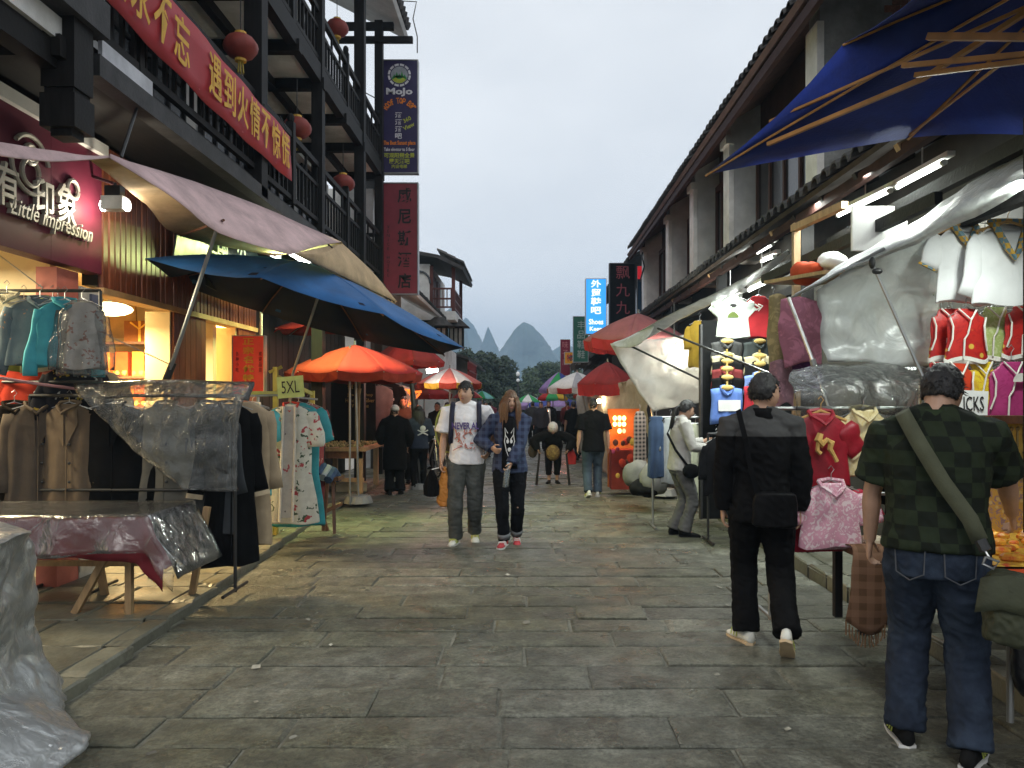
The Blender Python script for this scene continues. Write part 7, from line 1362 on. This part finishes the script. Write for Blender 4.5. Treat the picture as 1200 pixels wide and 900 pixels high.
# couple
TEE = C('white_tee2', (.70, .70, .72), var=.05)
q = person('person in printed white tee, grey jeans and backpack walking with a carrier bag', (-.67, 8.45), 180, 1.76, dict(aR=(.11, .06, .075), aL=(-.075, -.18, .095), tL=(-.15, .25), tR=(.2, 0), wR=(.265, .10, .83), wL=(-.25, .10, 1.0), eL=(-.7, -1, 0), eR=(.7, -1, 0), hy=R(-18), curl=.9), dict(mat=TEE, sleeve='short', ease=.026, hem=-.05, srad=.034, wr=.008), dict(mat=GJEAN, ease=.018, hem=.075), WSHOE2, hair='fringe', vox=.0075)
Wd, T, D = q['W'], q['T'], q['D']; xr, upv = D((-1, 0, 0)), V(0, 0, 1)
PURP = C('print_purple', (.09, .06, .20), bump=0); PRED = C('print_rust', (.45, .16, .12), bump=0)
def onchest(qq, s_, t_, h, mat, w, dy=.150, x=0, **k): lettering(qq['root'], s_, qq['W'](qq['T'](t_, x, dy)), qq['D']((-1, 0, 0)), (0, 0, 1), h, mat, w, depth=.003, name='print', **k)
onchest(q, 'NEVER AL', .36, .075, PURP, .29, bold=.03, dy=.158); 
m = MB(); rr = random.Random(4)
for i in range(26):
    x, zz = rr.uniform(-.10, .10), rr.uniform(.10, .31); c_ = Wd(T(zz, x, .152-.6*x*x)); m.tube([c_+V(rr.gauss(0, .02), 0, rr.gauss(0, .02)), c_+V(0, -.003, 0), c_+V(rr.gauss(0, .02), 0, rr.gauss(0, .025))], rr.uniform(.003, .008), 5)
obj('print', m, PRED, q['root'])
t = thing('backpack', 'dark blue backpack on the man in the printed white tee', 'backpack', Wd((0, -.2, 1.0)))
NV = C('navy_nylon', (.014, .016, .035), rough=.6); m = MB(); m.ell(Wd((0, -.21, 1.2)), (.16, .10, .23)); obj('pack', m, NV, t, smooth=True)
for sgn in (-1, 1): m = MB(); m.sheet([[Wd((sgn*(x-.026), y_, zz)), Wd((sgn*(x+.026), y_, zz+.01))] for x, y_, zz in ((.13, -.13, 1.43), (.135, -.02, 1.512), (.14, .08, 1.475), (.145, .142, 1.36), (.15, .15, 1.22), (.165, .10, 1.08), (.16, -.05, 1.02))], .008); obj('strap', m, NV, t, smooth=True)
m = MB()
m.tube([Wd((.20+.15*math.cos(a), -.17, 1.22+.26*math.sin(a))) for a in [2*math.pi*k/28 for k in range(29)]], .012, 6); ht = obj('hat', m, C('lime_rim', (.30, .34, .10)), label='round hat with lime rim slung behind the man in the white tee', cat='hat'); m = MB(); c_ = Wd((.20, -.175, 1.22)); m.ell(c_, (.145, .03, .25), 20, 10); obj('brim', m, C('hat_olive', (.10, .085, .05)), ht, smooth=True)
hp = q['hands'][0][0]
t = thing('carrier_bag', 'orange carrier bag hanging from the hand of the man in white', 'bag', hp-V(0, 0, .42)); m = MB(); m.loft([[hp+V(.04+hx*math.cos(a), .03+.05*math.sin(a), zz) for a in [2*math.pi*k/14 for k in range(14)]] for zz, hx in ((-.40, .05), (-.36, .09), (-.2, .08), (-.06, .035), (.02, .012))]); skinned('bag_body', m, C('orange_bag', (.50, .20, .04), rough=.4), t, .008, 2, wr=.012, wsc=(12, 12, 9))
t = thing('folded_umbrella', 'black folded umbrella dangling beside the orange carrier bag', 'umbrella', hp+V(-.12, 0, -.36)); m = MB(); m.loft([[hp+V(-.10+hx*math.cos(a)*(1+.2*(k_ % 2)), -.01+.05*math.sin(a)*(1+.2*(k_ % 2)), zz) for k_, a in enumerate([2*math.pi*k/16 for k in range(16)])] for zz, hx in ((-.29, .04), (-.27, .075), (-.17, .08), (-.06, .04), (.0, .012))]); obj('cloth', m, BLK, t); m = MB(); m.tube([hp+V(-.10, -.01, 0), hp+V(-.02, 0, .02)], .006, 6); obj('cord', m, WHITEPAINT, t)
PLAID = PAT('navy_plaid', 'check', [(.014, .018, .045), (.05, .07, .13)], sc=4.5)
q = person('person with long brown hair in navy plaid shirt over black print tee', (-.19, 8.3), 180, 1.66, dict(aR=(.06, .05, .075), aL=(-.07, -.14, .10), tL=(-.1, .3), wR=(.19, .16, 1.10), wL=(-.02, .22, .93), eR=(1, -.7, -.3), eL=(-1, -.5, -.3), hy=R(12), hp=.1, curl=1.1), dict(mat=PLAID, sleeve='long', ease=.026, hem=-.08, srad=.022, vee=BLK, veew=.075, name='plaid_shirt'), dict(mat=C('black_jean', (.012, .013, .016)), ease=.010, hem=.066, cuff=C('denim_cuff', (.16, .17, .18))), dict(mat=C('red_canvas_shoe', (.45, .06, .07)), sole=C('white_sole', (.6, .6, .58)), stripe=WHITEPAINT), hair='long', hairmat=BHAIR, fem=True, vox=.0075)
Wd, T = q['W'], q['T']; m = MB()
def chest(x, t_): return Wd(T(t_, x, .168-.10*abs(x)))
for sgn in (-1, 1): m.tube([chest(sgn*.012, .29), chest(sgn*.045, .34), chest(sgn*.05, .42), chest(sgn*.018, .36)], .0045, 5); m.tube([chest(sgn*.045, .34), chest(sgn*.055, .27), chest(sgn*.035, .17), chest(sgn*.01, .10), chest(sgn*.03, .06)], .0045, 5); m.ell(chest(sgn*.02, .27), (.014, .004, .022), 8, 6)
m.ell(chest(0, .18), (.02, .004, .022), 8, 6); obj('print', m, C('tee_print', (.6, .6, .6), bump=0), q['root'])
hp = q['hands'][1][0]; t = thing('water_bottle', 'clear plastic water bottle held by the long haired woman', 'bottle', hp-V(0, 0, .2)); m = MB(); m.tube([hp+V(0, -.01, .06), hp+V(0, -.01, .03), hp+V(-.01, -.01, .0), hp+V(-.03, -.01, -.17), hp+V(-.03, -.01, -.18)], [.012, .014, .032, .033, .028], 12); obj('shell', m, PL('bottle_film', (.6, .7, .75), op=.3, rough=.08, bump=.1), t, smooth=True); m = MB(); m.tube([hp+V(0, -.01, .055), hp+V(0, -.01, .08)], .015, 10); obj('cap', m, C('cap_blue', (.2, .35, .5)), t)
# woman browsing on the right
GRY = C('grey_blazer', (.36, .35, .33), var=.08)
q = person('person in pale grey blazer with ponytail browsing clothes on the rail', (1.76, 8.9), -84, 1.57, dict(aR=(.08, .04, .075), aL=(-.08, -.05, .075), wR=(.17, .33, 1.12), wL=(-.12, .36, 1.19), eR=(.5, -.3, -1), eL=(-.5, -.3, -1), hy=0, hp=.3, curl=.6, lean=.06), dict(mat=GRY, sleeve='long', ease=.02, hem=-.07, srad=.018, collar=GRY, name='blazer'), dict(mat=C('grey_trouser', (.10, .10, .10)), ease=.012, hem=.085), fem=True, vox=.008, group='people at the stalls')
Wd, HP_ = q['W'], q['HP']; m = MB()
for i in range(22): a = i*.9; m.tube([HP_((.01*math.cos(a), -.095, .03)), HP_((.022*math.cos(a), -.135+.01*math.sin(a), -.02)), HP_((.028*math.cos(a), -.135+.015*math.sin(a), -.14)), HP_((.025*math.cos(a), -.12+.02*math.sin(a), -.26-.05*math.sin(i*3)))], [.008, .010, .009, .003], 5)
obj('ponytail', m, HAIR, q['root'], smooth=True)
t = thing('handbag', 'small black handbag worn across the grey blazer', 'bag', Wd((.24, .08, .80))); m = MB(); m.ell(Wd((.235, .08, .84)), (.10, .06, .085), 14, 10); obj('bag_body', m, BLK, t, smooth=True); m = MB(); m.sheet([[Wd(Vector(a)-Vector((0, .012, .01))), Wd(Vector(a)+Vector((0, .012, .01)))] for a in ((-.13, -.02, 1.49), (.02, -.16, 1.30), (.17, -.10, 1.10), (.20, .04, .91))], .004); obj('strap', m, BLK, t)
# man walking away
person('person in black tee, blue jeans and white shoes walking away', (1.07, 12.45), 2, 1.58, dict(aL=(-.10, -.10, .10), aR=(.09, .10, .075), tL=(-.2, .4), wR=(.28, .03, .82), wL=(-.28, .02, .82)), dict(mat=BLK, sleeve='short', ease=.03, hem=-.10, srad=.035), dict(mat=M('blue_jeans_far', (.03, .05, .075), rough=.85, var=.3), ease=.018, hem=.08), WSHOE2, vox=.010)
# left pair
q = person('person in long black coat and white cap at the left stalls', (-2.2, 12.75), 12, 1.47, dict(wR=(.26, .1, .95), wL=(-.25, .15, 1.0)), dict(mat=BLK, sleeve='long', ease=.05, hem=-.42, flare=1.1, srad=.035, name='coat'), dict(mat=BLK2, ease=.03, hem=.10), vox=.011, group='people at the stalls')
HP_ = q['HP']; m = MB(); rg = [[HP_((.088*k_*math.cos(a), -.004+.108*k_*math.sin(a), zz)) for a in [2*math.pi*j/18 for j in range(18)]] for zz, k_ in ((.025, 1.0), (.06, 1.0), (.10, .85), (.128, .5), (.136, .1))]; m.loft(rg); m.tube([HP_((-.05, .10, .035)), HP_((0, .165, .03)), HP_((.05, .10, .035))], .022, 6, flat=.3); obj('cap', m, C('cap_white', (.55, .54, .48)), q['root'], smooth=True)
q = person('person with long dark hair in denim jacket with white skull print', (-1.9, 13.5), 20, 1.46, dict(wR=(.2, .18, 1.0), wL=(-.24, .05, .85)), dict(mat=C('denim_jacket', (.022, .03, .05)), sleeve='long', ease=.03, hem=-.06, srad=.025, name='denim_jacket'), dict(mat=BLK2, ease=.01, hem=.06), hair='long', fem=True, vox=.011, group='people at the stalls')
Wd, T = q['W'], q['T']; m = MB(); c_ = Wd(T(.36, .04, -.165)); m.ell(c_, (.05, .012, .05)); m.ell(c_-V(0, 0, .06), (.03, .012, .03)); m.tube([c_+V(-.09, 0, -.12), c_+V(.09, 0, -.03)], .012); m.tube([c_+V(.09, 0, -.12), c_+V(-.09, 0, -.03)], .012); obj('skull_print', m, C('skull_white', (.5, .5, .5), bump=0), q['root'])
# stooped figure with two sticks
q = person('stooped person in black with pale head wrap leaning on two dark sticks', (.48, 14.4), 178, 1.42, dict(lean=1.05, hip=(0, -.28, .86), aR=(.09, -.10, .075), aL=(-.09, -.08, .075), wR=(.34, .22, .78), wL=(-.34, .22, .78), eR=(1, -.6, .3), eL=(-1, -.6, .3), hp=-.3, curl=1.2), dict(mat=BLK, sleeve='long', ease=.06, hem=-.06, srad=.05, name='jacket'), dict(mat=BLK2, ease=.02, hem=.07, short=.10), hair='short', vox=.011)
HP_, s_ = q['HP'], q['s']; m = MB(); m.loft([[HP_((.105*k_*math.cos(a), -.03+.125*k_*math.sin(a), zz)) for a in [2*math.pi*j/16 for j in range(16)]] for zz, k_ in ((-.06, 1.0), (.03, 1.06), (.10, .9), (.135, .5), (.145, .1))]); obj('head_wrap', m, C('wrap_white', (.5, .5, .5)), q['root'], smooth=True)
for i in (0, 1):
    h = q['hands'][i][0]; m = MB(); m.tube([h+V(0, 0, .12), h, V(h.x+(.05 if h.x > .48 else -.06), h.y-.12, .01)], [.016, .018, .024], 8); obj('walking_stick', m, DARKWOOD, label=['dark walking stick on the left of the stooped person', 'dark walking stick on the right of the stooped person'][i], cat='stick', group='sticks of the stooped person')
m = MB(); c_ = q['W']((.0, .28, .72)); m.ell(c_, (.13, .10, .15), 16, 10); me = to_mesh('basket', m, PAT('basket_brown', 'brocade', [(.12, .08, .03), (.22, .16, .05)], sc=12), True, c_); o = obj('basket', None, None, me=me, label='round brown basket hanging before the stooped person', cat='basket'); o.location = c_
m = MB(); c_ = q['W']((-.42, .1, .62)); m.loft([[c_+V(hx*math.cos(a), .04*math.sin(a), zz) for a in [2*math.pi*k/12 for k in range(12)]] for zz, hx in ((-.14, .08), (0, .09), (.12, .04), (.2, .01))]); obj('carrier_bag', m, C('red_bag', (.4, .03, .03)), label='small red bag beside the right walking stick', cat='bag')
m = MB(); c_ = q['W']((.46, .05, .74)); m.ell(c_, (.09, .06, .13)); obj('bundle', m, C('brown_bundle', (.05, .04, .03)), label='dark bundle tied beside the left walking stick', cat='bundle')
# walkers farther away
FARP = [(672, 20.0, 1.52, 5, BLK, BLK2, 'large dark clad walker seen from behind left of the beige sheet'), (682, 20.8, 1.5, -10, C('dark_maroon', (.05, .015, .02)), BLK2, 'walker in dark maroon beside the large dark clad one'), (643, 25, 1.52, 180, BLK, BLK2, 'walker in open black jacket over a white shirt'), (634, 23.5, 1.5, 170, C('slate_coat', (.03, .03, .035)), BLK2, 'walker in slate coat with one pale sleeve side'), (624, 26, 1.5, 0, C('dark_grey_coat', (.035, .035, .036)), BLK2, 'dark grey walker nearest the couple far off'), (657, 30, 1.52, 180, C('plum_coat', (.06, .02, .035)), GJEAN, 'walker in plum coat under the blue umbrellas'), (665, 27, 1.5, 0, C('dark_red_coat', (.14, .02, .02)), BLK2, 'walker in dull red top far on the right'), (513, 17.6, 1.5, 160, C('char_coat', (.022, .022, .024)), BLK2, 'dark clad person behind the bicycle'), (524, 18.0, 1.5, 200, C('navy_coat', (.014, .018, .035)), GJEAN, 'person in navy coat standing behind the bicycle'), (534, 17.2, 1.46, 120, C('grey_coat2', (.10, .10, .105)), BLK2, 'person in grey top close to the man in white'), (473, 14.6, 1.62, 190, C('brown_coat', (.05, .03, .022)), BLK2, 'short haired person behind the white capped one'), (569, 21, 1.5, 180, C('tan_coat', (.20, .13, .09)), GJEAN, 'person in tan top glimpsed between the couple'), (598, 33, 1.5, 0, C('dark_grey_coat', (.035, .035, .036)), BLK2, 'tiny dark walker at the end of the street'), (575, 29, 1.48, 0, C('rose_coat', (.20, .05, .07)), BLK2, 'small walker in rose top beyond the couple'), (752, 13.4, 1.2, 100, C('dark_grey_coat', (.035, .035, .036)), BLK2, 'vendor in dark clothes beside the lantern stall')]
for i, (px, Y, H, yw, tm, bm, lab) in enumerate(FARP):
    st = .12*(1 if i % 2 else -1); person('person: '+lab if False else lab.replace('walker', 'person').replace('vendor', 'person'), ((px-VX)*Y/F, Y), yw, H, dict(aR=(.09, st, .08), aL=(-.09, -st, .08), wR=(.25, .05+st*.5, .82), wL=(-.25, .05-st*.5, .82)), dict(mat=tm, sleeve='long' if i % 4 else 'short', ease=.035, hem=-.10, srad=.03, vee=TRIM if i == 2 else None, veew=.06), dict(mat=bm, ease=.015, hem=.075), hair='short' if i % 3 else 'fringe', fem=i % 3 == 0, vox=.016)
# bicycle
def bicycle(px, Y, label, yaw):
    c_ = V((px-VX)*Y/F, Y, 0); rt = Matrix.Rotation(yaw, 3, 'Z'); Q = lambda x, z, y=0: c_ + rt @ V(x, y, z); t = thing('bicycle', label, 'bicycle', c_, 'bicycles parked on the left')
    for x in (-.52, .52):
        m = MB(); m.tube([Q(x+.32*math.cos(a), .34+.32*math.sin(a)) for a in [2*math.pi*k/28 for k in range(29)]], .018, 6); w = obj('wheel', m, BLACKIRON, t); m = MB()
        for k in range(10): a = math.pi*k/5; m.tube([Q(x, .34), Q(x+.31*math.cos(a), .34+.31*math.sin(a))], .004, 4)
        obj('spokes', m, STEEL, w)
    m = MB()
    for a, b in (((-.52, .34), (-.05, .32)), ((-.52, .34), (-.18, .82)), ((-.05, .32), (-.22, .92)), ((-.05, .32), (.38, .78)), ((-.2, .80), (.36, .84)), ((.34, .98), (.52, .34))): m.tube([Q(*a), Q(*b)], .016, 6)
    obj('frame', m, STEEL, t); m = MB(); m.tube([Q(.30, 1.02, -.28), Q(.36, 1.02, 0), Q(.30, 1.02, .28)], .013, 6); obj('handlebar', m, STEEL, t); m = MB(); m.ell(Q(-.22, .95), (.12, .07, .04)); obj('saddle', m, BLACKIRON, t)
    m = MB()
    for z in (.78, .9, 1.0): m.tube([Q(.5, z, -.16), Q(.78, z, -.16), Q(.78, z, .16), Q(.5, z, .16), Q(.5, z, -.16)], .007, 4)
    obj('basket', m, STEEL, t)
bicycle(503, 16.0, 'bicycle with front basket parked facing the street', R(-65)); bicycle(518, 16.3, 'second bicycle leaning close to the man in white', R(-75))
